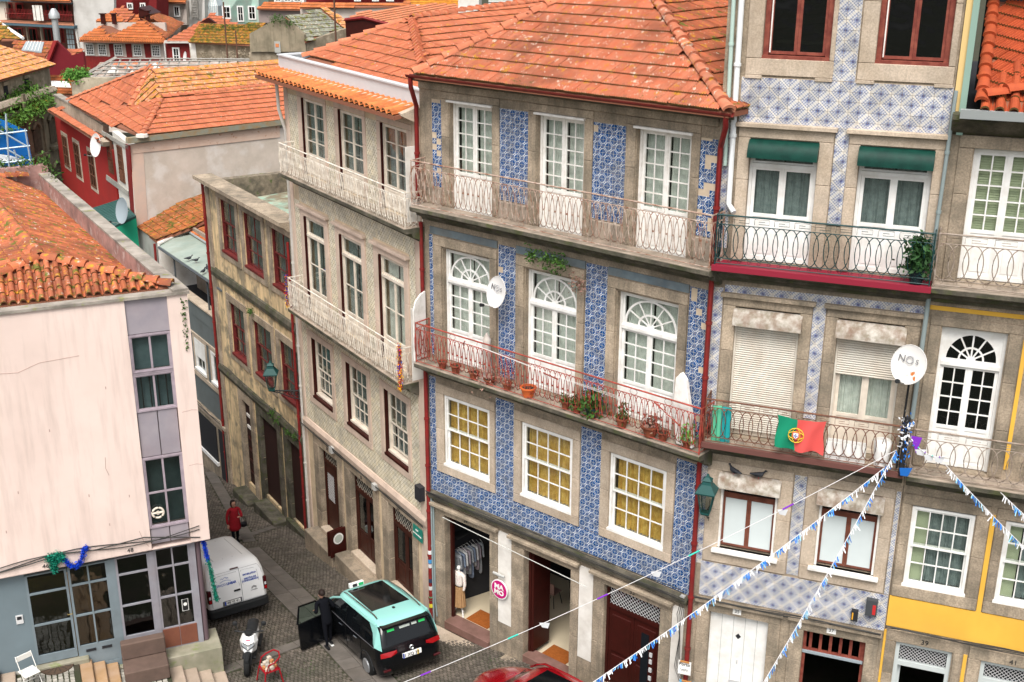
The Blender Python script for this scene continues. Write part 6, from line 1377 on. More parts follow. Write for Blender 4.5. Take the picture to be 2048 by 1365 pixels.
# ---- red gabled roof and mossy stone house
q = place(340, 84, 9.0); r4 = thing('red_rendered_house', 'small red house with a tall white window and salmon hipped roof', 'house', q[0], q[1], 0, -14)
vwall(r4, 'wall', [(328, 84), (382, 84)], REDPAINT, .3, 0, zb=2); a, b, c, d = rc(r4, 345, 95, 362, 128); win(r4, a, b, c, d, WHITE, -.1, 2, 2, .12, backing=CURT_W)
vwall(r4, 'eave_board', [(328, 82), (382, 83), (382, 87), (328, 87)], WPIPE, .4, -.5)
z_ = float(r4.hit(335, 83, -.4)[2]); sroof(r4, -.4, z_, 30, [(328, 84), (382, 84), (400, 60), (402, 46), (392, 47)], TILE_PINK, tl=.45, tw=.3)
sroof(r4, -.4, z_, 30, [(400, 50), (480, 52), (422, 26)], TILE_PINK, tl=.45, tw=.3); vwall(r4, 'gable', [(398, 46), (416, 36), (432, 47)], DARKRED, .3, 1.5)
pipe(r4, [tuple(r4.hit(329, 86, -.3)), tuple(r4.hit(332, 122, -.3))], .08, WPIPE)
q = place(385, 85, 9.6); ms = thing('mossy_roof_stone_house', 'crumbling stone house with a green mossed orange roof in the centre background', 'house', q[0], q[1], 0, -14)
vwall(ms, 'wall', [(378, 84), (506, 88)], STN, .3, 0, zb=2); vwall(ms, 'white_corner', [(378, 86), (390, 86), (394, 125), (384, 125)], PLASTER, .05, -.06)
z_ = float(ms.hit(385, 84, -.4)[2]); sroof(ms, -.4, z_, 24, [(378, 84), (505, 90), (530, 49), (402, 47)], TILE_MOSS, tl=.45, tw=.27, budget=60)
leafmass('roof_moss', ms, [tuple(v) for v in SH(ms, -.4, z_+.12, 24, [(400+random.random()*120, 50+random.random()*12) for _ in range(60)])], 1800, .1, LEAF, .045)
leafmass('rubble_heap', ms, [tuple(ms.hit(400+random.random()*100, 105+random.random()*18, -.5)) for _ in range(30)], 500, .15, STN, .09)
# ---- ruined gable with grey slabs of tile
q = place(500, 104, 10.6); rg = thing('ruined_gable_house', 'derelict house with a blank mossy grey gable and sagging grey tile roof', 'house', q[0], q[1], 0, -16)
GAB = mat('mossy_gable_render', (.27, .23, .16), .95, (.33, .27, .19), 1.4, .5, dirt=.6, dcol=(.1, .09, .06), streak=.4, bump=.4)
vwall(rg, 'gable_wall', [(500, 104), (499, 68), (548, 40), (578, 42), (608, 70), (612, 104)], GAB, .35); a, b, c, d = rc(rg, 549, 83, 562, 106); MB().box(a, b, -.06, 0, c, d).build('patched_opening', GPL, rg); MB().box(a+.1, b-.1, -.08, -.06, (c+d)/2, d-.15).build('brick_infill', TILE_OR, rg)
vwall(rg, 'lower_wall', [(498, 105), (615, 104), (615, 125), (505, 125)], STN, .3, .2, zb=2)
z_ = float(rg.hit(612, 80, .1)[2]); rs_ = Fr(rg.root, Matrix.Translation(tuple(rg.hit(610, 82, 0))) @ Matrix.Rotation(R(62), 4, 'Z'))
sroof(rs_, 0, 0, 26, [(611, 84), (690, 58), (646, 20), (570, 34)], TILE_GREY, tl=.5, tw=.3, budget=60)
vwall(rs_, 'side_wall', [(612, 84), (700, 55), (700, 110), (614, 112)], STN, .3, .1)
leafmass('gable_weeds', rg, [tuple(rg.hit(545+12*k/2, 38+(k > 3)*(k-3)*3, 0)) for k in range(8)], 500, .16, LEAF, .07)
sroof(rs_, 0, .15, 26, [(690, 58), (699, 50), (650, 12), (644, 20)], TILE_YEL, tl=.5, tw=.3)
# ---- bare rafters of an unroofed house
q = place(200, 150, 8.8); rf = thing('bare_roof_frame', 'weathered grey timber roof frame without tiles behind the lichened orange roof', 'roof frame', q[0], q[1], 0, -14)
TIM = mat('weathered_timber', (.36, .34, .31), .9, (.26, .24, .21), 5, .5)
FP = SH(rf, 0, 8.8, 16, [(165, 153), (280, 157), (700, 132), (700, 112), (232, 116)])
def rl(px): return None
for x in range(168, 640, 20):
    a = Vector(SH(rf, 0, 8.8, 16, [(x, 154-(x-165)*.02)])[0]); b = Vector(SH(rf, 0, 8.8, 16, [(min(x+14, 660) if x > 225 else 232-(232-x)*.3, 117 if x > 225 else 117+(232-x)*.35)])[0]); MB().tube([a, b], .07, 4).build('rafter', TIM, rf)
for k in range(6):
    y = 155-k*7.5; x0 = 165+k*13; a = Vector(SH(rf, 0, 8.9, 16, [(x0, y)])[0]); b = Vector(SH(rf, 0, 8.9, 16, [(640, y-6 if k < 5 else 119)])[0]); MB().tube([a, b], .05, 4).build('batten', TIM, rf)
a, b = SH(rf, 0, 8.9, 16, [(160, 155), (232, 116)]); MB().tube([a, b], .13, 4).build('hip_rafter', TIM, rf)
MB().quad(*[tuple(p) for p in SH(rf, -.5, 7.6, 3, [(160, 175), (700, 175), (700, 120), (200, 125)])]).build('attic_floor', mat('attic_rubble', (.3, .2, .15), .9, (.5, .45, .4), 2, .5), rf)
for k in range(26):
    x, y = random.uniform(215, 330), random.uniform(128, 152); v = SH(rf, -.5, 7.8, 3, [(x, y)])[0]; MB().lathe([(.05, 0), (.35, .05), (.02, .3)], v, 5).build('fallen_tile', TILE_PINK if k % 2 else PLASTER, rf)
wq = place(145, 170, 8.4); sw = thing('rendered_garden_wall', 'pale weathered parapet wall topped by a grass tuft below the bare rafters', 'wall', wq[0], wq[1], 0, -10)
vwall(sw, 'wall', [(142, 165), (168, 156), (285, 158), (285, 190), (145, 192)], mat('yellowed_render', (.5, .43, .32), .95, (.38, .32, .23), 2, .5, dirt=.5), .5); 
gt = thing('grass_tuft', 'bright green grassy tuft growing on the wall left of the bare rafters', 'plant', *sw.W() @ Vector(tuple(sw.hit(152, 158, .2))), az=0)
leafmass('grass', gt, [(random.uniform(-.7, .7), 0, random.uniform(0, .5)) for _ in range(14)], 1100, .2, mat('bright_leaf', (.12, .28, .05)), .12)
lt = place(120, 180, 6.5); lw = thing('low_orange_roof', 'bits of orange roof and white skylight strips between stone house and parapet wall', 'roof', lt[0], lt[1], 0, -5)
sroof(lw, 0, 6.5, 20, [(98, 186), (175, 190), (165, 150), (98, 152)], TILE_OR, tl=.45, tw=.3); MB().slab(SH(lw, 0, 6.7, 20, [(100, 172), (142, 174), (136, 163), (100, 162)]), .08).build('skylight_strip', WHITE, lw)
# ================================================================ TOP ROW
def tophouse(name, label, x0, x1, ytop, ybot, z, m, az=-14, wins=(), roofpx=None, rm=TILE_OR, fm=WHITE, wc=(2, 1)):
    q = place((x0+x1)/2, ybot, z); t = thing(name, label, 'house', q[0], q[1], 0, az)
    vwall(t, 'wall', [(x0, ytop), (x1, ytop), (x1+2, ybot), (x0+2, ybot)], m, 3, 0, zb=-2)
    for (a0, b0, a1, b1) in wins:
        a, b, c, d = rc(t, a0, b0, a1, b1); win(t, a, b, c, d, fm, -.1, wc[0], wc[1], .13)
    if roofpx: z_ = float(t.hit(roofpx[0][0], roofpx[0][1], -.5)[2]); sroof(t, -.5, z_, 25, roofpx, rm, tl=.5, tw=.33)
    return t
DKR = mat('deep_red_wall', (.2, .02, .02), .8, (.16, .015, .018), 1, .3)
tophouse('dark_red_block', 'dark red rendered block with two tiny white windows', 218, 312, -60, 60, 7.5, DKR, wins=[(254, 6, 267, 19), (280, 6, 292, 18)], az=-10)
tophouse('cream_house', 'cream house with paired shutters and wall ladder at the top of the picture', 312, 372, 2, 50, 7.6, PCR, wins=[(324, 12, 337, 34), (347, 12, 361, 34)], roofpx=[(310, 4), (372, 6), (372, -30), (310, -30)], az=-10)
lt_ = tophouse('pale_gable_house', 'pale narrow wall with a ladder beside the conservatory', 372, 408, -60, 50, 7.6, CON, az=-10)
mb = MB(); 
for x in (382, 393): a, b = lt_.hit(x, -10, -.2), lt_.hit(x+3, 38, -.2); mb.tube([tuple(a), tuple(b)], .05, 4)
for k in range(9): a, b = lt_.hit(382+k*.4, -6+5*k, -.2), lt_.hit(393+k*.4, -6+5*k, -.2); mb.tube([tuple(a), tuple(b)], .04, 4)
mb.build('wall_ladder', TIM, lt_)
cv = place(420, 42, 8.0); cn = thing('glass_conservatory', 'small pyramid-roofed glass conservatory between cream and green houses', 'conservatory', cv[0], cv[1], 0, -12)
a, b, c, d = rc(cn, 404, 12, 437, 42); CG = mat('conservatory_glass', (.45, .52, .54), .3)
mb = MB().box(a, b, 0, 2, c, d); mb.build('glass_walls', CG, cn); MB().add([(a, 0, d), (b, 0, d), (b, 2, d), (a, 2, d), ((a+b)/2, 1, d+2.2)], [(0, 1, 4), (1, 2, 4), (2, 3, 4), (3, 0, 4)]).build('glass_roof', CG, cn)
for k in range(9): x = a+(b-a)*k/8; MB().tube([(x, -.03, c), (x, -.03, d), ((a+b)/2, .97, d+2.2)], .04, 4).build('frame_bar', WHITE, cn)
GRN = mat('pale_green_render', (.36, .55, .46), .8, (.42, .42, .38), 1, .3)
tophouse('pale_green_house', 'pale green house with three white windows behind the mossy roof', 440, 516, -60, 46, 8.2, GRN, wins=[(444, 12, 463, 38), (474, 12, 489, 44), (496, 12, 513, 40)], az=-10, wc=(2, 2))
t = tophouse('house_with_orange_pent_roof', 'house with low orange pent roof and a band of white windows', 516, 610, 18, 46, 8.6, mat('mauve_wall', (.3, .24, .22), .8), roofpx=[(514, 18), (602, 20), (602, 6), (528, 6)], az=-10)
t2 = tophouse('white_dormer_front', 'row of white framed dormer windows above the orange pent roof', 546, 606, -30, 7, 9.2, WHITE, wins=[(549, -20, 563, 4), (567, -20, 583, 4), (586, -20, 603, 4)], az=-10)
tophouse('cream_wall_house', 'cream wall with barrel tile eaves right of the ruined gable', 600, 830, 14, 60, 9.3, PCR, roofpx=[(600, 16), (822, 13), (822, 5), (605, 7)], az=-5)
tophouse('dark_red_upper_house', 'dark red house with small white windows and yellow blinds at the top centre', 606, 880, -40, 8, 9.2, DKR, wins=[(708, -12, 722, 3), (744, -12, 758, 3), (772, -12, 788, 3)], az=-5)
q = place(860, 12, 11.0); yr = thing('yellow_lichen_roof', 'bright yellow-orange lichened roof at the top centre', 'roof', q[0], q[1], 0, -8); sroof(yr, 0, 11.0, 22, [(795, 14), (930, 14), (925, -20), (840, -20)], mat('roof_tile_vivid_yellow', (.62, .3, .03), .8, (.6, .24, .05), 4, .5, rnd=.2), tl=.45, tw=.3)
# salmon metal-look roof behind the beige house and its dark red wall
q = place(705, 58, 12.6); sr2 = thing('salmon_roofed_house', 'house with salmon ribbed roof and dark red side wall behind the beige house', 'house', q[0], q[1], 0, -22)
za_ = 12.6
rb = Fr(sr2.root, Matrix.Translation(tuple(sr2.inv(place(781, 51, za_)))) @ Matrix.Rotation(R(64), 4, 'Z'))
TILE_SAL = roofmat('roof_tile_salmon', (.66, .27, .15), (.6, .24, .13), (.45, .2, .12), .1, .1, 0, rnd=.1, wd=0)
Q = [place(690, 40, 12.9), place(781, 51, 12.3), place(930, 34, 12.3), place(930, 10, 13.2), place(858, 8, 13.3)]
fr_ = sr2; sroof(fr_, 0, 12.6, 14, [(692, 38), (728, 36), (782, 50), (935, 36), (935, 12), (858, 8), (720, 26)], TILE_SAL, az=40, tl=.5, tw=.28)
vwall(sr2, 'dark_red_wall', [(690, 38), (728, 36), (782, 50), (782, 120), (696, 120)], DARKRED, .3, -.1); 
MB().tube([tuple(sr2.hit(690, 40, -.15)), tuple(sr2.hit(727, 36, -.15)), tuple(sr2.hit(782, 50, -.15))], .12, 5).build('red_fascia', REDPAINT, sr2)
q = place(936, 28, 14.5); wc_ = thing('white_chimney', 'broad white rendered chimney stack behind the ridge at top centre', 'chimney', q[0], q[1], 0, -10)
a, b, c, d = rc(wc_, 916, -15, 958, 30); MB().box(a, b, 0, .8, c-1, d).build('stack', PLASTER, wc_); MB().box(a-.1, b+.1, -.1, .9, d, d+.15).build('stack_cap', WHITE, wc_)
q = place(1020, 14, 15); co2 = thing('grey_corrugated_roof', 'stepped grey corrugated roof beside the white chimney', 'roof', q[0], q[1], 0, -6)
for k in range(5): a, b, c, d = rc(co2, 978, -6+k*6, 1064, -1+k*6, -.2*k); MB().prism([(a, c), (b, c+.05), (b, d), (a, d-.02)], -.3-.2*k, .3-.2*k, 1).build('corrugated_sheet', mat('pale_sheet', (.55, .56, .54), .5), co2)
# ---- blue netted scaffold
q = place(60, 300, 8.0); sc = thing('scaffold', 'scaffold wrapped in bright blue netting with silver tubes at the left edge', 'scaffold', q[0], q[1], 0, 25)
BLU = mat('blue_netting', (.01, .16, .5), .7, (.01, .12, .42), 1, .3)
vwall(sc, 'netting', [(-60, 210), (0, 238), (53, 262), (70, 352), (70, 380), (-60, 380)], BLU, .04, 1.2)
TUB = mat('scaffold_tube', (.45, .55, .62), .4, metal=.4)
def tb(a, b, y=0, r=.05): MB().tube([tuple(sc.hit(*a, y)), tuple(sc.hit(*b, y))], r, 6).build('scaffold_tube', TUB, sc)
for a, b in (((-30, 272), (54, 262)), ((-30, 302), (60, 292)), ((-30, 330), (64, 320)), ((12, 232), (20, 360)), ((50, 258), (66, 352)), ((0, 262), (52, 292)), ((12, 298), (54, 322)), ((-20, 320), (20, 345)), ((28, 300), (45, 350))): tb(a, b)
MB().slab([tuple(sc.hit(*p, k)) for p, k in (((-30, 322), 0), ((50, 321), 0), ((22, 312), .8), ((-30, 305), .8))], .05).build('scaffold_deck', mat('pale_deck', (.6, .62, .62), .5), sc)
tb((12, 228), (12, 260), 0)
# ================================================================ STEPS AND LANDINGS BY THE PINK HOUSE
stp = thing('granite_steps', 'worn granite steps and landings climbing left beside the pink house corner', 'steps', -8.4769, 27.753, 0, 23.2)
STEPM = mat('worn_step_granite', (.42, .33, .26), .85, (.34, .27, .21), 2, .5, dirt=.35, dcol=(.18, .15, .1), bump=.3, patch=[((.3, .3, .16), 3, .62, .72)], rnd=.1)
for k in range(4):
    u1 = .5-.37*k; MB().bbox(u1-.37, u1-.005, -4.5, -.5, -.8, .42+.16*k, .02).build('step', STEPM, stp)
MB().box(-2.2, -.98, -4.5, -.2, -.6, 1.02).build('landing', JOINT, stp)
for k in range(3):
    u1 = -2.2-.32*k; MB().bbox(u1-.32, u1-.005, -4.5, -.06, -.6, 1.16+.13*k, .02).build('step', mat('rusty_step', (.44, .3, .2), .85, (.4, .25, .13), 2, .5, dirt=.2, rnd=.1), stp)
MB().box(-4.7, -3.17, -4.5, -.06, -.6, 1.44).build('landing', JOINT, stp)
for k in range(4): MB().bbox(-4.7-.36*(k+1), -4.7-.36*k-.005, -4.5, -.06, -.6, 1.55+.15*k, .02).build('step', STEPM, stp)
STC = mat('light_sett', (.4, .38, .33), .85, (.3, .28, .24), 3, .5, rnd=.25)
for (ua, ub, z) in ((-2.2, -.98, 1.02), (-4.7, -3.17, 1.44)):
    for i in range(int((ub-ua)/.14)):
        for j in range(16):
            u, y = ua+.07+i*.14, -.32-j*.13+(i % 2)*.04; a = .055+random.uniform(-.008, .006)
            MB().bbox(u-a, u+a, 0, .1, -.05, .05, .01) if False else ubox('sett', STC, Fr(stp.root, Matrix.Translation((u, y, z)) @ Matrix.Rotation(random.uniform(-.1, .1), 4, 'Z') @ Matrix.Rotation(random.uniform(-.04, .04), 4, 'X')), -a, a, -.055, .05, -.04, .022)
# sofa-like bench of brown upholstery
P = stp.W() @ Vector((-1.55, -.75, 1.05))
so_ = thing('brown_settee', 'boxy brown upholstered settee standing against the glazed front of the pink house', 'settee', P.x, P.y, P.z, 23.2-1)
BRN = mat('brown_upholstery', (.15, .1, .08), .9, (.11, .075, .06), 3, .4, dirt=.2, bump=.4, bs=120)
MB().bbox(-.56, .56, -.42, .42, .0, .42, .03).build('seat', BRN, so_, bevel=.03); MB().bbox(-.56, .56, .18, .42, .425, .9, .03).build('backrest', BRN, so_, bevel=.03)
# white folding chair
P = stp.W() @ Vector((-4.35, -.75, 1.45))
fc = thing('white_folding_chair', 'small white metal folding chair on the landing by the pink house door', 'chair', P.x, P.y, P.z, 48)
WM = mat('white_metal_enamel', (.75, .73, .68), .4)
MB().bbox(-.2, .2, -.2, .2, .43, .45, .01).build('seat', WM, fc); MB().bbox(-.2, .2, .22, .24, .7, .85, .008).build('backrest', WM, fc)
for s in (-1, 1):
    MB().tube([(s*.2, -.24, 0), (s*.2, -.1, .25), (s*.2, .23, .87)], .011, 6).build('leg', WM, fc); MB().tube([(s*.18, .26, 0), (s*.18, -.18, .44)], .011, 6).build('leg', WM, fc)
MB().tube([(-.18, .2, .07), (.18, .2, .07)], .009, 5).tube([(-.2, -.2, .08), (.2, -.2, .08)], .009, 5).build('stretcher', WM, fc)
# half-round mat
P = stp.W() @ Vector((-3.7, -.12, 1.47)); dm = thing('half_round_doormat', 'half-round brown doormat with rays below the blue-grey glazed door', 'doormat', P.x, P.y, P.z, 23.2)
pr = [(.42*math.cos(t), .38*math.sin(t)) for t in np.linspace(math.pi, 2*math.pi, 15)]
MB().prism(pr, 0, .02, 2).build('mat', mat('coir_brown', (.1, .065, .045), .95, (.07, .05, .035), 20, .5), dm)
for k in range(1, 7): t = math.pi+math.pi*k/7; MB().tube([(0.1*math.cos(t), .08*math.sin(t), .022), (.38*math.cos(t), .34*math.sin(t), .022)], .006, 4).build('ray', DARK, dm)
# steering-wheel disc hung in the stair window
P = pk.W() @ Vector((-.79, -.26, 5.43)); swt = thing('white_wheel_ornament', 'cream round wheel-shaped ornament in the lilac stair window', 'ornament', P.x, P.y, P.z, 23.2)
MB().tube([(.14*math.cos(t), 0, .14*math.sin(t)) for t in np.linspace(0, 2*math.pi, 24, endpoint=False)], .028, 6, closed=True).tube([(-.12, 0, 0), (.12, 0, 0)], .03, 6).build('rim', CREAM, swt, smooth=True); MB().lathe([(.05, -.02), (.05, .02)], (0, 0, 0), 12, Matrix.Rotation(R(90), 3, 'X')).build('hub', CREAM, swt)
# decal on the glass and tinsel
dc = MB().box(-.42, -.24, -.02, -.012, 2.25, 2.62).build('window_sticker', mat('sticker_black', (.02, .02, .02), .5), pk); txt(pk, 'OPEN', .0001, WHITE, -.3, -.03, 2.4) if False else None
MB().tube([(-.41, -.022, 2.26), (-.25, -.022, 2.26), (-.25, -.022, 2.61), (-.41, -.022, 2.61)], .008, 4, closed=True).build('sticker_border', WHITE, pk); MB().lathe([(.001, 0), (.05, 0), (.05, .01)], (-.33, -.025, 2.46), 10, Matrix.Rotation(R(90), 3, 'X')).build('sticker_emblem', WHITE, pk)
def tinsel(name, label, pts, m, parent_w, r=.045, n=1500, group=None):
    W0 = Vector(pts[0]); t = thing(name, label, 'garland', *(parent_w @ W0), group=group); P = [t.inv(parent_w @ Vector(p)) for p in pts]
    d = []
    for a, b in zip(P, P[1:]): d += [np.array(a)+(np.array(b)-np.array(a))*k/8 for k in range(8)]
    MB().tube([tuple(p) for p in P], .008, 4).build('cord', m, t); leafmass('tinsel', t, d, n, r*.6, m, .028)
    return t
TG = mat('green_tinsel', (.01, .2, .13), .35, rnd=.4, metal=.3); TB = mat('blue_tinsel', (.01, .06, .55), .35, rnd=.4, metal=.3)
pkw = pk.W()
tinsel('green_tinsel_bunch', 'bushy green tinsel bunch hanging from the cable over number 46', [(-3.55, -.32, 4.72), (-3.35, -.32, 4.78), (-3.2, -.33, 4.7), (-3.45, -.32, 4.6), (-3.42, -.32, 4.35)], TG, pkw, .08, 2200)
tinsel('blue_tinsel_loop', 'loop of blue tinsel hanging beside the green bunch over the glazed door', [(-3.2, -.32, 4.68), (-3.05, -.33, 4.42), (-2.9, -.33, 4.36), (-2.78, -.33, 4.5), (-2.66, -.33, 4.82), (-2.6, -.33, 4.85)], TB, pkw, .05, 1500)
tinsel('blue_tinsel_corner', 'blue tinsel tied at the top of the plum corner column by the van', [(.28, -.1, 4.35), (.32, -.12, 4.0), (.36, -.12, 3.7)], TB, pkw, .045, 900)
tinsel('green_tinsel_corner', 'long green tinsel tail hanging down in front of the white van corner', [(.36, -.12, 3.7), (.42, -.14, 3.2), (.46, -.14, 2.7), (.5, -.14, 2.4)], TG, pkw, .045, 1300)
ghw = gh.W(); yhw = yh.W()
for nm, lb, p, c3 in (('multicolour_tinsel', 'red, yellow and blue tinsel column at the near corner of the lower cream balcony', [(-.37, -.6, 8.75), (-.36, -.61, 8.2), (-.36, -.61, 7.5)], 1), ('multicolour_tinsel', 'thin red and blue tinsel column at the far corner of the lower cream balcony', [(-8.38, -.6, 8.75), (-8.38, -.62, 8.2), (-8.38, -.62, 7.7)], 0)):
    t = tinsel(nm, lb, p, TB, ghw, .045 if c3 else .025, 260)
    for q, mm in enumerate((mat('red_tinsel', (.5, .03, .02), .4, rnd=.4), mat('yellow_tinsel', (.75, .42, .03), .4, rnd=.4))):
        P_ = [t.inv(ghw @ Vector(x)) for x in p]; d = [np.array(P_[0])*(1-k/20)+np.array(P_[2])*k/20 for k in range(21)]; leafmass('tinsel', t, d, 420 if c3 else 150, .03, mm, .032)
# ================================================================ VEHICLES
def rrect(x0, x1, hw, r, z, n=5, rf=None):
    """rounded plan outline, counter-clockwise"""
    rf = rf or r; P = []
    for cx_, cy_, rr_, a0 in ((x1-rf, hw-min(rf, hw), rf, 0), (x0+r, hw-min(r, hw), r, 90), (x0+r, -hw+min(r, hw), r, 180), (x1-rf, -hw+min(rf, hw), rf, 270)):
        ry = min(rr_, hw)
        for k in range(n+1): t = R(a0+90*k/n); P.append((cx_+rr_*math.cos(t), cy_+ry*math.sin(t), z))
    return P
def stack(levels, cap=True, zf=None, capb=False):
    mb = MB(); n = None
    for L in levels:
        P = rrect(*L[1:4], L[4], L[0], rf=L[5] if len(L) > 5 else None); n = len(P)
        if zf: P = [(x, y, zf(x, y, z)) for x, y, z in P]
        mb.v += P
    for i in range(len(levels)-1):
        for k in range(n): m_ = (k+1) % n; mb.f.append((i*n+k, i*n+m_, (i+1)*n+m_, (i+1)*n+k))
    if cap: mb.f.append(tuple(range((len(levels)-1)*n, len(levels)*n)))
    return mb
def wheel(fr, x, y, r, w_, side):
    TYR = mat('tyre', (.012, .012, .012), .8); RIM = mat('alloy_rim', (.4, .41, .42), .35, metal=.7)
    Mx = Matrix.Rotation(R(90), 3, 'X')
    o = MB().lathe([(r*.6, -w_/2), (r*.93, -w_/2), (r, -w_*.3), (r, w_*.3), (r*.93, w_/2), (r*.6, w_/2)], (x, y, r), 24, Mx).build('wheel', TYR, fr, smooth=True); w = fr.on(o); ys = y+side*w_*.5
    q = MB(); q.lathe([(r*.62, -.01), (r*.62, .02), (r*.57, .02), (r*.55, -.03)], (x, ys, r), 24, Mx)
    for k in range(5):
        for dd in (-.13, .13):
            t = 2*math.pi*k/5+dd; q.tube([(x+.02*math.cos(t), ys, r+.02*math.sin(t)), (x+r*.58*math.cos(t), ys+side*.0, r+r*.58*math.sin(t))], r*.06, 4)
    q.lathe([(.06, -.02), (.05, .02), (.001, .025)], (x, ys, r), 10, Mx); q.build('rim', RIM, w); MB().lathe([(r*.6, -.02), (r*.6, 0)], (x, ys-side*.05, r), 20, Mx).build('brake_disc', DARK, w)
# white delivery van
VW = mat('van_white', (.85, .85, .84), .35, (.82, .82, .81), 2, .4, dirt=.08, dcol=(.4, .38, .34), coat=.4, spec=.5)
BLKP = mat('black_plastic', (.02, .021, .022), .5); TAIL = mat('tail_lamp_red', (.3, .005, .008), .15, coat=.6); TAILD = mat('tail_lamp_dark', (.06, .006, .008), .15, coat=.6); CLEAR = mat('clear_lens', (.6, .6, .6), .2)
vz = float(zg(30.9)); van = thing('white_van', 'white delivery van with blue lettering on its rear doors, parked on the setts', 'van', -8.14, 30.85, vz+.02, 0)
van.root.rotation_euler = (0, R(9.3), R(122)); van = Fr(van.root)
o = stack([(.3, .12, 4.25, .86, .15, .4), (.42, .03, 4.38, .905, .15, .5), (.7, .01, 4.4, .915, .14, .5), (1.0, .0, 4.3, .92, .14, .5), (1.08, .0, 3.7, .92, .14, .4), (1.2, .01, 3.5, .915, .14, .4), (1.5, .05, 3.1, .87, .16, .4), (1.7, .12, 2.8, .81, .2, .35), (1.79, .22, 2.65, .74, .22, .3), (1.83, .42, 2.45, .6, .25, .3), (1.845, .7, 2.2, .4, .3, .3)]).build('body', VW, van, smooth=True)
MB().tube([(x, y, 0) for x, y in ((0, 0), (0, .01))], .001, 3)
stack([(.26, .02, .5, .88, .12), (.32, -.06, .5, .93, .16), (.52, -.07, .5, .935, .16), (.58, .0, .5, .92, .14)]).build('rear_bumper', BLKP, van, smooth=True)
RV = Fr(van.root, Matrix.Rotation(R(-90), 4, 'Z') @ Matrix.Translation((0, 0, 0)))     # rear face: u to the right seen from behind
# in RV: x_local = u -> van -y ; y_local(into) -> van +x
def vr(u, z): return -(0.0)
for s, (a, b) in ((0, (-.80, .12)), (1, (.135, .80))):
    pr = [(a, .62), (b, .62), (b, 1.62), (a+(.12 if s == 0 else 0), 1.62), (a, 1.45)] if s == 0 else [(a, .62), (b, .62), (b, 1.45), (b-.12, 1.62), (a, 1.62)]
    d = MB(); sh = [(p[0], (-.004 if p[1] < 1.1 else -.004+(p[1]-1.1)*.115), p[1]) for p in pr]
    # door skin follows the rear face
    zs = [.62, .85, 1.1, 1.3, 1.5, 1.64]; yo = {.62: -.012, .85: -.016, 1.1: -.012, 1.3: .006, 1.5: .036, 1.64: .085}; v = []; 
    for z in zs:
        i = max(0, (z-1.45)*.8) if z > 1.45 else 0; aa, bb = (a+i, b) if s == 0 else (a, b-i); v += [(aa, yo[z], z), (bb, yo[z], z)]
    d.add(v, [(2*i, 2*i+1, 2*i+3, 2*i+2) for i in range(len(zs)-1)]); n0 = len(v)
    dd = d.build('rear_door', VW, RV, smooth=True)
DG = mat('door_gap', (.12, .12, .12), .8)
MB().tube([(.128, -.012, .6), (.128, -.018, .85), (.128, -.014, 1.1), (.128, .003, 1.3), (.128, .034, 1.5), (.128, .085, 1.64)], .006, 4).build('door_gap', DG, RV)
for pts in ([(-.8, .0, .62), (-.8, -.012, 1.1), (-.78, .03, 1.45), (-.68, .075, 1.62), (.7, .075, 1.62), (.79, .03, 1.45), (.8, -.012, 1.1), (.8, .0, .62)],
            [(-.66, -.022, 1.12), (-.66, .028, 1.46), (-.58, .05, 1.55), (.03, .052, 1.56), (.08, -.018, 1.12)], [(.18, -.018, 1.12), (.18, .05, 1.56), (.58, .05, 1.54), (.66, .03, 1.46), (.68, -.02, 1.12)]): MB().tube(pts, .004, 4).build('panel_crease', DG, RV)
for s in (-1, 1):
    MB().bbox(s*.86-.055, s*.86+.055, -.03, .1, .78, 1.2, .02).build('tail_lamp', TAILD, RV); MB().bbox(s*.86-.04, s*.86+.04, -.04, -.03, .8, .9, .01).build('lamp_red', TAIL, RV); MB().bbox(s*.86-.03, s*.86+.03, -.04, -.03, .93, 1.02, .01).build('lamp_clear', CLEAR, RV)
MB().bbox(-.13, .12, .05, .09, 1.655, 1.685, .005).build('brake_light', mat('brake_light_dark', (.08, .02, .02), .4), RV); MB().bbox(-.12, .08, -.05, -.015, .98, 1.03, .01).build('door_handle', BLKP, RV)
MB().bbox(-.5, .1, -.03, -.01, .6, .76, .02).build('plate_recess', DG, RV); MB().box(-.44, .04, -.036, -.03, .63, .74).build('number_plate', WHITE, RV); ubox('plate_band', mat('eu_blue', (.01, .06, .4), .5), RV, -.44, -.4, -.038, -.034, .63, .74)
PLT = mat('plate_text', (.02, .02, .02), .5); BLT = mat('blue_print', (.02, .07, .38), .5)
txt(RV, '48 VJ 41', .115, PLT, -.18, -.04, .685); txt(RV, 'ESPAÇO', .1, BLT, -.5, -.004, 1.27, sx=.9); txt(RV, 'LINEAR', .1, BLT, -.16, -.004, 1.27, bold=.004, sx=.9); txt(RV, 'IMOBILIÁRIA', .075, BLT, .42, .008, 1.4, bold=.002); txt(RV, 'GESTÃO DE\nCONDOMÍNIOS', .072, BLT, .42, -.014, 1.24, bold=.002); txt(RV, 'Berlingo', .05, PLT, -.62, -.022, .9); txt(RV, 'CITROËN', .035, PLT, .5, -.022, .87, sx=1.4)
for z_ in (0, .035): MB().tube([(.42, -.022, .92+z_), (.5, -.022, .965+z_), (.58, -.022, .92+z_)], .008, 4).build('chevron', PLT, RV)
for k in range(3): MB().box(-.55+.02*k, -.12-.05*k, .0, .003, 1.19-.03*k, 1.2-.03*k).build('small_print', BLT, RV)
for (cx_, rr_) in ((-.43, .035), (-.33, .05), (-.26, .03)): MB().tube([(cx_+rr_*math.cos(t), .02, 1.42+rr_*1.3*math.sin(t)) for t in np.linspace(.3, 2.6, 6)], .007, 4).build('logo_arc', BLT, RV)
MB().tube([(-.5+.34*t, .014, 1.345+.05*math.sin(math.pi*t)) for t in np.linspace(0, 1, 6)], .006, 4).build('logo_arc', BLT, RV)
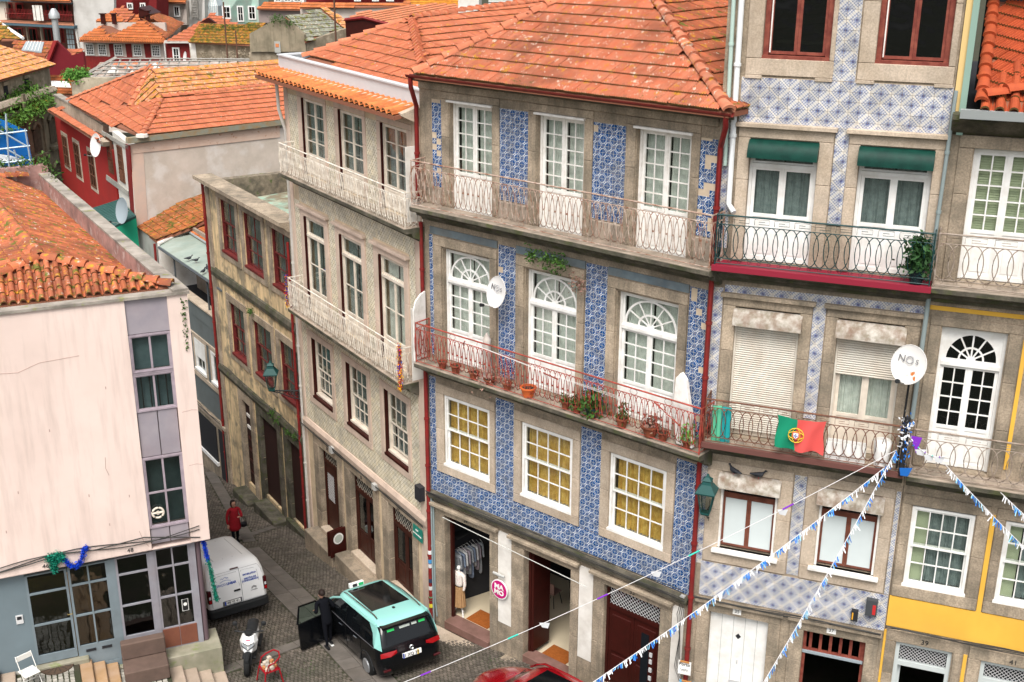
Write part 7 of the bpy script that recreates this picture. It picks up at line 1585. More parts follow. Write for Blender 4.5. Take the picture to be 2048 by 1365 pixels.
for y in (-.45, -.15, .15, .45): MB().box(.6, 2.3, y-.012, y+.012, 1.834, 1.842).build('roof_rib', mat('roof_rib_grey', (.5, .5, .49), .5), van)
for x in (.75, 3.5):
    for s in (-1, 1): wheel(van, x, s*.82, .32, .2, s)
MB().box(3.3, 3.55, -.7, .7, 1.15, 1.17).build('windscreen_base', DARK, van)
# black and turquoise taxi
BLK = mat('car_black', (.003, .0035, .0045), .22, coat=.25, spec=.35); TQ = mat('taxi_turquoise', (.27, .58, .53), .35, coat=.5); CG_ = mat('tinted_car_glass', (.004, .005, .006), .08, spec=.45); CHR = mat('chrome', (.6, .62, .63), .2, metal=1)
tx = thing('taxi', 'black taxi with a turquoise roof, its driver door open on the sloping street', 'taxi', -2.64, 27.38, float(zg(27.55))+.02, 0)
tx.root.rotation_euler = (0, R(8.2), R(122)); tx.root.scale = (1.05, 1.05, 1.05); tx = Fr(tx.root)
stack([(.2, .2, 4.2, .8, .2, .5), (.3, .06, 4.38, .89, .25, .6), (.5, .0, 4.45, .915, .28, .7), (.72, -.01, 4.44, .92, .28, .75), (.86, .02, 4.32, .915, .26, .75), (.95, .04, 4.15, .91, .24, .7), (1.02, .05, 3.9, .895, .22, .6), (1.06, .06, 3.7, .88, .2, .5)]).build('body', BLK, tx, smooth=True)
stack([(1.06, .06, 3.7, .88, .2, .5), (1.2, .11, 3.5, .85, .2, .45), (1.4, .2, 3.2, .79, .2, .4), (1.55, .3, 2.95, .725, .2, .35)], cap=False).build('windows', CG_, tx, smooth=True)
stack([(1.535, .27, 3.0, .745, .2, .36), (1.58, .31, 2.94, .735, .22, .35), (1.625, .4, 2.84, .68, .22, .3), (1.65, .55, 2.7, .57, .2, .3), (1.662, .75, 2.55, .42, .2, .3)]).build('roof', TQ, tx, smooth=True)
for s in (-1, 1):
    # turquoise rear quarter pillars and cant rail, black door lines
    MB().add([(.3, s*.752, 1.56), (.8, s*.752, 1.56), (.5, s*.81, 1.35), (.42, s*.875, 1.1), (.28, s*.915, 1.04), (.02, s*.81, 1.0), (.08, s*.80, 1.2), (.17, s*.76, 1.42)], [(0, 1, 2, 3, 4, 5, 6, 7), (7, 6, 5, 4, 3, 2, 1, 0)]).build('rear_pillar', TQ, tx)
    MB().tube([(.4, s*.74, 1.56), (1.4, s*.75, 1.575), (2.6, s*.735, 1.56), (3.1, s*.79, 1.4), (3.6, s*.86, 1.12)], .035, 6).build('cant_rail', TQ, tx, smooth=True)
    MB().tube([(.55, s*.62, 1.65), (.75, s*.62, 1.7), (1.6, s*.64, 1.72), (2.5, s*.63, 1.69), (2.65, s*.62, 1.65)], .018, 6).build('roof_rail', CHR, tx, smooth=True)
    MB().tube([(.3, s*.905, 1.02), (1.6, s*.925, 1.03), (3.1, s*.9, 1.05)], .008, 4).build('trim_strip', mat('trim_grey', (.12, .12, .13), .3), tx)
    for x in (1.35, 2.3): MB().tube([(x, s*.925, .9), (x+.18, s*.94, .91)], .014, 5).build('door_handle', CHR, tx)
    for x in (1.15, 2.1): MB().tube([(x, s*.92, .35), (x, s*.925, 1.0), (x+.1, s*.74, 1.52)], .006, 4).build('door_gap', mat('gap_black', (.001, .001, .001), .9), tx)
    MB().bbox(2.95, 3.15, s*1.03-.1, s*1.03+.1, 1.05, 1.2, .03).build('wing_mirror', BLK, tx)
MB().slab([(1.05, -.55, 1.67), (2.66, -.52, 1.662), (2.66, .52, 1.662), (1.05, .55, 1.67)], .01).build('sunroof', CG_, tx)
MB().bbox(.82, .9, -.03, .03, 1.66, 1.7, .01).build('antenna', BLKP, tx)
sgn = thing('taxi_roof_sign', 'small white and green illuminated sign on the turquoise taxi roof', 'sign', *(tx.W() @ Vector((2.95, .2, 1.735)))); sgn.root.rotation_euler = (0, R(8.2), R(122)); sgn = Fr(sgn.root)
MB().bbox(-.06, .06, -.22, .22, .0, .13, .01).build('lamp_box', WHITE, sgn); ubox('green_panel', mat('sign_green', (.02, .35, .12), .4), sgn, -.065, -.055, -.2, -.05, .02, .11); ubox('meter_panel', DARK, sgn, -.065, -.055, .0, .14, .02, .11)
TR = Fr(tx.root, Matrix.Rotation(R(-90), 4, 'Z'))
MB().add([(-.64, .06, 1.1), (.64, .06, 1.1), (.58, .21, 1.47), (-.58, .21, 1.47)], [(0, 1, 2, 3)]).build('rear_window', CG_, TR)
MB().bbox(-.68, .68, .12, .36, 1.52, 1.56, .01).build('rear_spoiler', BLK, TR)
for (a, b, mm) in ((-.55, -.35, 'g'), (-.2, .1, 'w'), (.15, .3, 'w'), (.36, .54, 'g')):
    MB().add([(a, .17, 1.4), (b, .17, 1.4), (b, .195, 1.455), (a, .195, 1.455)], [(0, 1, 2, 3)]).build('window_sticker', mat('bright_green_print', (.03, .5, .12), .5) if mm == 'g' else mat('grey_print', (.45, .5, .45), .5), TR)
for s in (-1, 1):
    MB().add([(s*.85, .05, .93), (s*.42, -.03, .95), (s*.42, -.035, .87), (s*.6, -.035, .81), (s*.86, .03, .81)], [(0, 1, 2, 3, 4) if s > 0 else (4, 3, 2, 1, 0)]).build('tail_lamp', TAIL, TR)
    MB().bbox(s*.72-.1, s*.72+.1, -.02, .03, .42, .47, .01).build('reflector', TAILD, TR)
MB().bbox(-.27, .27, -.05, -.01, .66, .79, .01).build('number_plate', WHITE, TR); ubox('plate_band', MATS['eu_blue'], TR, -.27, -.23, -.054, -.045, .66, .79); ubox('plate_yellow', mat('plate_yellow', (.7, .45, .02), .5), TR, .14, .18, -.054, -.045, .66, .79)
txt(TR, '11 XQ 39', .12, PLT, -.05, -.055, .725); MB().tube([(.055*math.cos(t), -.04, .9+.055*math.sin(t)) for t in np.linspace(0, 2*math.pi, 14, endpoint=False)], .008, 4, closed=True).tube([(-.035, -.04, .93), (-.012, -.04, .865), (0, -.04, .895), (.012, -.04, .865), (.035, -.04, .93)], .006, 4).build('badge', CHR, TR)
for x in (.85, 3.55):
    for s in (-1, 1): wheel(tx, x, s*.83, .325, .21, s); MB().tube([(x+.4*math.cos(t), s*.915, .33+.4*math.sin(t)) for t in np.linspace(0, math.pi, 12)], .02, 4).build('wheel_arch', BLKP, tx)
dfr = Fr(tx.root, Matrix.Translation((3.1, .92, 0)) @ Matrix.Rotation(R(104), 4, 'Z'))
dr = MB().bbox(0, 1.1, -.03, .05, .3, 1.06, .03).build('driver_door', BLK, dfr); w = dfr.on(dr)
mb = MB(); mb.tube([(.05, 0, 1.06), (.45, 0, 1.5), (1.0, 0, 1.54), (1.1, 0, 1.06)], .03, 5); mb.build('window_frame', BLK, w); MB().add([(.1, .0, 1.06), (.46, .0, 1.48), (.98, .0, 1.52), (1.07, .0, 1.06)], [(0, 1, 2, 3)]).build('pane', glass('door_glass', (.45, .6, .55), .5), w)
# dark red car cut by the lower frame edge
RC = mat('car_dark_red', (.25, .004, .008), .18, coat=.8, spec=.6)
rcx = thing('dark_red_car', 'glossy dark red car with black panoramic roof at the bottom centre', 'car', 2.12, 23.25, float(zg(23.25))+.02, 0); rcx.root.rotation_euler = (0, R(5.6), R(133)); rcx = Fr(rcx.root)
stack([(.2, .2, 4.0, .75, .2, .5), (.35, .04, 4.16, .86, .25, .7), (.6, .0, 4.2, .88, .28, .8), (.78, .02, 4.1, .875, .26, .85), (.88, .04, 3.8, .86, .24, .8), (.95, .06, 3.35, .84, .22, .6), (.99, .08, 3.1, .82, .2, .5)]).build('body', RC, rcx, smooth=True)
stack([(.99, .1, 3.1, .81, .2, .5), (1.2, .3, 2.75, .74, .2, .45), (1.38, .5, 2.45, .66, .2, .4)], cap=False).build('windows', CG_, rcx, smooth=True)
stack([(1.37, .46, 2.5, .685, .2, .42), (1.41, .52, 2.42, .66, .2, .38), (1.445, .65, 2.3, .58, .2, .35), (1.455, .8, 2.15, .45, .2, .3)]).build('roof', RC, rcx, smooth=True)
MB().slab([(.7, -.48, 1.465), (2.1, -.45, 1.465), (2.1, .45, 1.465), (.7, .48, 1.465)], .01).build('glass_roof', CG_, rcx)
for s in (-1, 1): MB().tube([(.5, s*.69, 1.39), (1.6, s*.7, 1.4), (2.42, s*.68, 1.39), (2.8, s*.74, 1.2), (3.12, s*.81, .98)], .03, 6).build('pillar', RC, rcx, smooth=True)
for x in (.75, 3.35):
    for s in (-1, 1): wheel(rcx, x, s*.79, .3, .2, s)
MB().tube([(3.1, -.6, 1.0), (2.95, 0, 1.06), (2.85, .5, 1.12)], .012, 4).build('wiper', BLKP, rcx)
# ---- scooter
sx_, sy_ = -7.3, 28.25; sc_ = thing('white_scooter', 'white and black motor scooter with twin headlamp parked facing the camera', 'scooter', sx_, sy_, float(zg(sy_))+.02, 0); sc_.root.rotation_euler = (R(-3), R(-7), R(-84)); sc_.root.scale = (1.08, 1.08, 1.08); sc_ = Fr(sc_.root)
SWH = mat('scooter_white', (.72, .72, .70), .3, coat=.5); TYR = mat('tyre', (.012, .012, .012), .8)
for x in (-.55, .75):
    o = MB().lathe([(.16, -.06), (.24, -.07), (.27, -.03), (.27, .03), (.24, .07), (.16, .06)], (x, 0, .27), 22, Matrix.Rotation(R(90), 3, 'X')).build('wheel', TYR, sc_, smooth=True); MB().lathe([(.15, -.03), (.15, .03)], (x, 0, .27), 12, Matrix.Rotation(R(90), 3, 'X')).build('rim', BLKP, sc_.on(o))
def loft(pts, n=10):
    """closed skin through stations (x, z, half width, half height)"""
    mb = MB(); v = []
    for (x, z, hw, hh) in pts:
        for k in range(n): t = 2*math.pi*k/n; v.append((x, hw*math.cos(t), z+hh*math.sin(t)))
    f = [(i*n+k, i*n+(k+1) % n, (i+1)*n+(k+1) % n, (i+1)*n+k) for i in range(len(pts)-1) for k in range(n)]
    return mb.add(v, f+[tuple(range(n-1, -1, -1)), tuple(range((len(pts)-1)*n, len(pts)*n))])
loft([(-.9, .72, .03, .03), (-.8, .68, .13, .1), (-.5, .62, .17, .16), (-.2, .55, .16, .18), (.0, .5, .12, .16)]).build('tail_fairing', SWH, sc_, smooth=True)
loft([(-.82, .8, .06, .02), (-.7, .82, .14, .05), (-.4, .8, .15, .06), (-.1, .77, .13, .06), (.05, .76, .06, .03)]).build('seat', BLKP, sc_, smooth=True)
MB().bbox(-.05, .45, -.17, .17, .28, .36, .03).build('footboard', BLKP, sc_)
MB().add([(.42, 0, .36), (.42, -.2, .55), (.38, -.24, .8), (.34, -.17, .98), (.34, .17, .98), (.38, .24, .8), (.42, .2, .55), (.62, 0, .45), (.66, -.1, .6), (.6, -.15, .8), (.48, -.13, .97), (.48, .13, .97), (.6, .15, .8), (.66, .1, .6)],
         [(7, 8, 13), (8, 9, 12, 13), (9, 10, 11, 12), (0, 1, 8, 7), (1, 2, 9, 8), (2, 3, 10, 9), (3, 4, 11, 10), (4, 5, 12, 11), (5, 6, 13, 12), (6, 0, 7, 13), (0, 6, 5, 4, 3, 2, 1)]).build('front_shield', SWH, sc_, smooth=False, bevel=.02)
loft([(.5, .6, .08, .03), (.75, .57, .07, .04), (.98, .5, .05, .03)]).build('mudguard', BLKP, sc_, smooth=True)
MB().tube([(.45, -.08, .8), (.75, -.08, .28)], .025, 6).tube([(.45, .08, .8), (.75, .08, .28)], .025, 6).build('fork', BLKP, sc_)
for s in (-1, 1): MB().add([(.665, s*.01, .66), (.63, s*.14, .76), (.615, s*.13, .82), (.645, s*.02, .74)], [(0, 1, 2, 3) if s > 0 else (3, 2, 1, 0)]).build('headlamp', mat('headlamp_glass', (.25, .27, .28), .1, coat=1), sc_)
MB().tube([(.668, 0, .64), (.635, -.16, .76), (.612, -.145, .84), (.65, 0, .76), (.612, .145, .84), (.635, .16, .76)], .012, 5, closed=True).build('headlamp_surround', BLKP, sc_)
MB().tube([(.36, -.36, 1.04), (.4, -.1, 1.02), (.4, .1, 1.02), (.36, .36, 1.04)], .02, 6).build('handlebar', BLKP, sc_); loft([(.3, 1.02, .08, .04), (.4, 1.03, .13, .06), (.52, 1.0, .08, .04)]).build('instrument_pod', BLKP, sc_, smooth=True)
for s in (-1, 1): MB().tube([(.38, s*.26, 1.04), (.34, s*.33, 1.2)], .01, 5).lathe([(.01, -.02), (.07, 0), (.01, .02)], (.33, s*.36, 1.23), 8, Matrix.Rotation(R(90), 3, 'Y')).build('mirror', BLKP, sc_)
txt(sc_, '~', .1, mat('pink_print', (.6, .05, .15), .5), 0, 0, 0, M=sc_.M @ Matrix.Translation((.57, 0, .9)) @ Matrix.Rotation(R(90), 4, 'Z') @ Matrix.Rotation(R(60), 4, 'X')) if False else MB().box(.565, .575, -.06, .06, .87, .89).build('red_decal', mat('pink_print', (.6, .05, .15), .5), sc_)
MB().tube([(-.3, .18, .3), (-.75, .2, .38)], .05, 8).build('exhaust', BLKP, sc_)
# ---- red chair heaped with blocks
rx, ry = -6.52, 27.1; rc_ = thing('red_metal_chair', 'red metal armchair heaped with little stone and wood blocks', 'chair', rx, ry, float(zg(ry))+.03, -55)
RM = mat('red_enamel', (.27, .008, .014), .4)
MB().bbox(-.23, .23, -.22, .22, .43, .455, .02).build('seat', RM, rc_)
MB().tube([(-.24, -.1, .68), (-.27, .05, .72), (-.2, .24, .8), (0, .3, .83), (.2, .24, .8), (.27, .05, .72), (.24, -.1, .68)], .022, 8).build('arm_loop', RM, rc_, smooth=True)
MB().add([(.1, .29, .8), (.24, .17, .76), (.22, .15, .47), (.1, .22, .47)], [(0, 1, 2, 3), (3, 2, 1, 0)]).build('back_panel', RM, rc_)
for sx0, sy0 in ((-1, -1), (1, -1), (1, 1), (-1, 1)): MB().tube([(sx0*.21, sy0*.2, .44), (sx0*.27, sy0*.27, 0)], .02, 6).build('leg', RM, rc_)
for s in (-1, 1): MB().tube([(s*.22, -.18, .44), (s*.245, -.1, .69)], .018, 6).build('arm_post', RM, rc_)
BK = [mat('stone_block', (.46, .4, .33), .9, (.36, .33, .29), 8, .5), mat('wood_block', (.5, .22, .08), .8, (.42, .2, .09), 8, .5), mat('pale_block', (.6, .53, .44), .9, (.5, .42, .33), 8, .5)]
W0 = rc_.W(); k = 0
for lay, spots in enumerate((((-.13, -.12), (.0, -.13), (.13, -.11), (-.14, .02), (.0, .0), (.13, .03), (-.1, .13), (.06, .14)), ((-.08, -.08), (.06, -.07), (-.07, .06), (.07, .07)), ((0, -.02), (.05, .06)), ((.0, .02),))):
    for (a, b) in spots:
        p = W0 @ Vector((a, b, .455+lay*.085)); mm = BK[k % 3]
        bt = thing('small_block', ('speckled stone', 'orange wooden', 'pale stone')[k % 3]+' block '+('back left', 'back middle', 'back right', 'middle left', 'at the centre', 'middle right', 'front left', 'front right', 'second layer back left', 'second layer back right', 'second layer front left', 'second layer front right', 'third layer left', 'third layer right', 'topmost')[k]+' in the pile on the red chair', 'block', p.x, p.y, p.z, random.uniform(0, 90), 'blocks piled on the red chair')
        MB().bbox(-.05, .05, -.045, .045, 0, .08, .008).build('block', mm, bt); k += 1
# ================================================================ PEOPLE
def skin(fr, name, V, E, m, root=0, lvl=1, label=None):
    """one continuous surface grown round joints V = [(x, y, z, r)] joined by E"""
    me = bpy.data.meshes.new('t'); bm = bmesh.new(); sk_ = bm.verts.layers.skin.verify(); vs = []
    for i, v in enumerate(V):
        b = bm.verts.new(v[:3]); r_ = v[3] if len(v) == 4 else 0; b[sk_].radius = (v[3], v[4] if len(v) > 4 else v[3]); b[sk_].use_root = i == root; vs.append(b)
    for a, b in E: bm.edges.new((vs[a], vs[b]))
    bm.to_mesh(me); bm.free(); o = bpy.data.objects.new('t', me); COL.objects.link(o)
    s_ = o.modifiers.new('s', 'SKIN'); s_.use_smooth_shade = True; u = o.modifiers.new('u', 'SUBSURF'); u.levels = lvl; u.render_levels = lvl
    bpy.context.view_layer.update(); me2 = bpy.data.meshes.new_from_object(o.evaluated_get(bpy.context.evaluated_depsgraph_get())); bpy.data.objects.remove(o)
    me2.materials.clear(); me2.materials.append(m); return link(name, me2, fr.root, fr.M, label)
SK = mat('skin', (.45, .24, .17), .6); HAIRD = mat('dark_brown_hair', (.02, .012, .01), .6); NAVY = mat('near_black_cloth', (.006, .0065, .009), 1.0, spec=.08); COATR = mat('red_wool_coat', (.3, .012, .02), .85, (.22, .01, .015), 6, .4)
def head(fr, x, y, z, r=.105, face=0, hair=HAIRD, long=False, glasses=False):
    M = fr.M @ Matrix.Translation((x, y, z)) @ Matrix.Rotation(face, 4, 'Z'); h = Fr(fr.root, M)       # face looks along -y
    mb = MB(); prof = [(.02, -.125), (.05, -.115), (.068, -.07), (.078, -.01), (.08, .05), (.066, .1), (.03, .13), (.002, .135)]
    mb.lathe(prof, (0, 0, 0), 14); mb.v = [(p[0]*.95, p[1]*1.2+(-.01 if p[2] < -.05 else 0), p[2]) for p in mb.v]
    mb.add([(-.012, -.09, -.01), (.012, -.09, -.01), (0, -.122, -.03), (0, -.092, .03)], [(0, 1, 2), (1, 3, 2), (3, 0, 2)])
    for s in (-1, 1): mb.lathe([(.002, -.03), (.02, 0), (.002, .03)], (s*.08, .01, -.01), 6)
    mb.build('head', SK, h, smooth=True)
    for s in (-1, 1): MB().lathe([(.002, -.009), (.011, 0), (.002, .009)], (s*.028, -.092, .018), 8).build('eye', DARK, h)
    MB().box(-.022, .022, -.094, -.086, -.062, -.052).build('mouth', mat('lips', (.3, .08, .07), .6), h)
    mb = MB(); mb.lathe([(.088, -.09 if long else .0), (.1, -.02 if long else .03), (.1, .06), (.08, .12), (.04, .15), (.002, .155)], (0, .012, 0), 14)
    mb.v = [(p[0], p[1] if p[1] > -.03 else p[1]*(.55 if p[2] < .075 else .95), p[2]) for p in [(q[0], q[1]*1.2, q[2]) for q in mb.v]]; mb.v = [(p[0], p[1]+.012, p[2]) for p in mb.v]
    mb.build('hair', hair, h, smooth=True)
    if glasses: MB().tube([(-.05, -.1, .02), (-.028, -.105, .0), (-.008, -.103, .018), (.008, -.103, .018), (.028, -.105, .0), (.05, -.1, .02)], .004, 4).build('glasses', DARK, h)
def hand(fr, p, d, m=SK, s=1.0):
    """palm and five curled fingers at p, pointing along d"""
    d = Vector(d).normalized(); a = d.cross(Vector((0, 0, 1))); a = a.normalized() if a.length > .1 else Vector((1, 0, 0)); n = a.cross(d); P = Vector(p); V = [(*(P), .02*s), (*(P+d*.05*s), .024*s), (*(P+d*.085*s), .022*s)]; E_ = [(0, 1), (1, 2)]
    for k, (o_, L) in enumerate(((-.03, .065), (-.01, .078), (.01, .072), (.028, .055))):
        b = P+d*.09*s+a*o_*s; i = len(V); V += [(*b, .009*s), (*(b+d*L*.55*s-n*.008*s), .008*s), (*(b+d*L*.85*s-n*.035*s), .0065*s)]; E_ += [(2, i), (i, i+1), (i+1, i+2)]
    i = len(V); b = P+d*.03*s-a*.03*s; V += [(*b, .011*s), (*(b+d*.035*s-a*.025*s-n*.01*s), .009*s), (*(b+d*.06*s-a*.022*s-n*.03*s), .008*s)]; E_ += [(1, i), (i, i+1), (i+1, i+2)]
    return skin(fr, 'hand', V, E_, m, lvl=1)
def person(fr, coat, legs, shoes, H=1.68, arms=None, stride=.12, coatlen=.55, lean=(0, 0), skirt=True, headkw={}):
    lx, ly = lean
    body = [(0, 0, .95, .13, .1), (lx*.3, ly*.3, 1.1, .125, .1), (lx*.7, ly*.7, 1.3, .15, .11), (lx, ly, 1.42, .09, .08), (lx*1.1, ly*1.1, 1.5, .05, .05)]
    E_ = [(0, 1), (1, 2), (2, 3), (3, 4)]; V = list(body)
    for s in (-1, 1):
        i = len(V); V += [(s*.09, 0, .86, .09), (s*.1, s*stride*.6, .5, .065), (s*.1, s*stride+.04, .1, .045)]; E_ += [(0, i), (i, i+1), (i+1, i+2)]
    skin(fr, 'body', V, E_, legs, lvl=1)
    # coat with sleeves as one garment
    V = [(0, 0, coatlen, .27 if skirt else .15, .2 if skirt else .11), (0, 0, .8, .24 if skirt else .18, .17 if skirt else .13), (lx*.3, ly*.3, 1.08, .2 if skirt else .155, .15 if skirt else .12), (lx*.7, ly*.7, 1.3, .17, .125), (lx, ly, 1.42, .12, .1), (lx*1.05, ly*1.05, 1.47, .065, .065)]; E_ = [(0, 1), (1, 2), (2, 3), (3, 4), (4, 5)]
    ends = []
    for s, (el, wr) in zip((-1, 1), arms):
        i = len(V); V += [(s*.19+lx, ly, 1.38, .065), (*el, .055), (*wr, .042)]; E_ += [(4, i), (i, i+1), (i+1, i+2)]; ends.append((Vector(wr), Vector(wr)-Vector(el)))
    skin(fr, 'coat', V, E_, coat, lvl=2)
    for p, d in ends: hand(fr, p, d)
    for s in (-1, 1):
        x, y = s*.1, s*stride+.04
        MB().lathe([(.035, 0), (.05, .02), (.045, .07), (.03, .1)], (0, 0, 0), 12).build('t', shoes, fr) if False else loft([(-.1, .05, .035, .04), (0, .055, .045, .05), (.1, .045, .048, .035), (.17, .03, .03, .02)]).build('shoe', shoes, Fr(fr.root, fr.M @ Matrix.Translation((x, y, 0)) @ Matrix.Rotation(R(-90), 4, 'Z')), smooth=True)
    head(fr, lx*1.15, ly*1.15-.01, 1.61, **headkw)
# woman in the red coat beyond the van (local -y is the way she faces)
wy = 37.75; wm = thing('person', 'woman in a long red coat with dark hair and glasses walking beyond the white van', 'person', -9.92, wy, float(zg(wy))+.03, 28)
person(wm, COATR, NAVY, NAVY, arms=[((-.27, -.02, 1.12), (-.27, -.1, .88)), ((.25, -.1, 1.12), (.12, -.3, 1.22))], headkw=dict(long=True, glasses=True, face=.15), coatlen=.5)
bg_ = thing('black_handbag', 'black handbag hanging from the arm of the woman in red', 'bag', *(wm.W() @ Vector((.3, -.12, .78))), az=28)
loft([(-.1, .0, .05, .09), (0, .0, .07, .12), (.1, .0, .05, .09)]).build('bag', mat('black_leather', (.01, .01, .012), .4), bg_, smooth=True); MB().tube([(-.09, 0, .08), (-.05, 0, .3), (.05, 0, .3), (.09, 0, .08)], .01, 5).build('strap', MATS['black_leather'], bg_)
# man in black at the open taxi door
my = 29.0; mn = thing('person', 'man in black jacket and dark trainers leaning at the open taxi door', 'person', -5.25, my+.15, float(zg(my))+.03, 215)
person(mn, NAVY, NAVY, mat('black_trainer', (.015, .015, .017), .5), arms=[((-.3, -.12, 1.15), (-.2, -.38, 1.1)), ((.28, -.1, 1.14), (.2, -.36, 1.05))], lean=(.02, -.2), stride=.1, coatlen=.72, skirt=False)
MB().box(-.13, -.05, -.17, .1, .0, .02).build('white_sole', WHITE, mn)
# ================================================================ SHOP: mannequin, clothes rail, mats, sign
def bpt(u, y, z): return bh.W() @ Vector((u, y, z))
P = bpt(.78, .42, .31); mq = thing('shop_mannequin', 'mannequin in white floral jacket and long tan skirt in the left shop doorway', 'mannequin', P.x, P.y, P.z, -40)
MB().tube([(0, 0, .35), (0, 0, .25)], .02, 8).tube([(-.2, -.05, 0), (-.12, 0, .2), (0, 0, .28), (.12, 0, .2), (.2, -.05, 0)], .022, 6).tube([(0, .2, 0), (0, .08, .22), (0, 0, .28)], .022, 6).build('stand', WHITE, mq, smooth=True)
SKIRT = mat('tan_pleated_skirt', (.42, .25, .12), .85, (.33, .19, .09), 12, .5)
mb = MB(); n = 28
for (z, r_) in ((.33, .21), (.6, .19), (1.0, .15)):
    for k in range(n): t = 2*math.pi*k/n; rr_ = r_*(1+(.09 if k % 2 else -.05)); mb.v.append((rr_*math.cos(t), rr_*.75*math.sin(t), z))
mb.f = [(i*n+k, i*n+(k+1) % n, (i+1)*n+(k+1) % n, (i+1)*n+k) for i in range(2) for k in range(n)]; mb.build('skirt', SKIRT, mq)
FLO = mat('floral_jacket', (.72, .66, .6), .85, patch=[((.5, .1, .14), 22, .6, .64)]); skin(mq, 'jacket', [(0, 0, .95, .17, .12), (0, 0, 1.15, .15, .11), (0, 0, 1.35, .17, .11), (0, 0, 1.45, .08, .07), (-.2, 0, 1.38, .06), (-.25, -.02, 1.1, .05), (-.23, -.06, .92, .04), (.2, 0, 1.38, .06), (.25, -.02, 1.1, .05), (.23, -.06, .92, .04)], [(0, 1), (1, 2), (2, 3), (3, 4), (4, 5), (5, 6), (3, 7), (7, 8), (8, 9)], FLO, lvl=2)
MB().lathe([(.035, 1.46), (.035, 1.55), (.06, 1.58), (.05, 1.64), (.01, 1.66)], n=12).build('neck_cap', WHITE, mq, smooth=True)
# clothes rail
P = bpt(.42, 1.0, .31); cr_ = thing('clothes_rail', 'black clothes rail running back into the left shop', 'rail', P.x, P.y, P.z, -40.33)
MB().tube([(0, -.4, 2.0), (0, 1.6, 2.0)], .02, 6).tube([(0, -.4, 2.0), (0, -.4, 0)], .02, 6).tube([(0, 1.6, 2.0), (0, 1.6, 0)], .02, 6).build('rail', IRON, cr_); MB().bbox(-.35, .15, -.4, 1.6, 2.35, 2.4, .01).build('shelf', mat('dark_shelf', (.03, .03, .03), .5), cr_)
GAR = [mat('grey_garment', (.34, .36, .38), .9, (.28, .3, .32), 6, .5), mat('blue_grey_garment', (.2, .25, .33), .9, (.16, .2, .28), 6, .5), mat('white_garment', (.55, .55, .55), .9), mat('mauve_garment', (.28, .24, .27), .9)]
GN = ['grey', 'blue-grey', 'white', 'mauve']
for k in range(9):
    P = cr_.W() @ Vector((0, -.3+k*.12, 1.95)); g = thing('hanging_garment', GN[k % 4]+' garment hung '+('nearest the shop door', 'second from the door', 'third from the door', 'fourth from the door', 'midway along', 'just behind the middle one', 'third from the far end', 'second from the far end', 'at the far end')[k]+' on the clothes rail', 'garment', P.x, P.y, P.z, -40.33+random.uniform(-8, 8), 'garments on the shop rail')
    MB().tube([(-.2, 0, -.1), (0, 0, 0), (.2, 0, -.1)], .006, 4).tube([(0, 0, 0), (0, 0, .06)], .005, 4).build('hanger', WHITE, g)
    L_g = .9+.35*((k*7) % 3)/2; skin(g, 'cloth', [(0, 0, -L_g, .2, .035), (0, 0, -.5, .17, .035), (0, 0, -.15, .15, .03), (-.2, 0, -.18, .04), (-.24, 0, -.6, .035), (.2, 0, -.18, .04), (.24, 0, -.6, .035)], [(0, 1), (1, 2), (2, 3), (3, 4), (2, 5), (5, 6)], GAR[k % 4], lvl=1)
MATO = mat('orange_coir_mat', (.33, .1, .02), .95, (.26, .075, .015), 20, .5, bump=.4)
for (u, y, lb, z) in ((1.5, .7, 'orange-brown doormat just inside the left shop doorway', .3), (4.3, .72, 'orange-brown doormat just inside the middle shop doorway', .3)):
    P = bpt(u, y, z); t = thing('doormat', lb, 'doormat', P.x, P.y, P.z, -40.33-0, 'shop doormats'); MB().bbox(-.42, .42, -.32, .32, 0, .025, .01).build('mat', MATO, t)
P = bpt(2.82, -.12, 2.24); ms_ = thing('round_shop_sign', 'round magenta shop sign with white letters on the white plaster between the shop doors', 'sign', P.x, P.y, P.z, -40.33)
MX = Matrix.Rotation(R(90), 3, 'X'); MB().lathe([(.3, -.03), (.3, .0)], n=28, M=MX).build('rim', WHITE, ms_); MB().lathe([(.27, .0), (.27, .006)], n=28, M=MX).build('disc', mat('magenta_sign', (.5, .01, .16), .5), ms_)
txt(ms_, 'MA', .2, WHITE, 0, -.015, .085, sx=1.15, bold=.008); txt(ms_, 'MO', .2, WHITE, 0, -.015, -.095, sx=1.1, bold=.008)
P = bpt(2.82, -.14, 2.72); s2 = thing('sign_bracket_lamp', 'small grey bracket lamp above the round magenta sign', 'lamp', P.x, P.y, P.z, -40.33); loft([(-.2, 0, .03, .04), (0, .0, .04, .05), (.2, 0, .03, .04)]).build('lamp_body', MATS['grey_plastic'], s2, smooth=True)
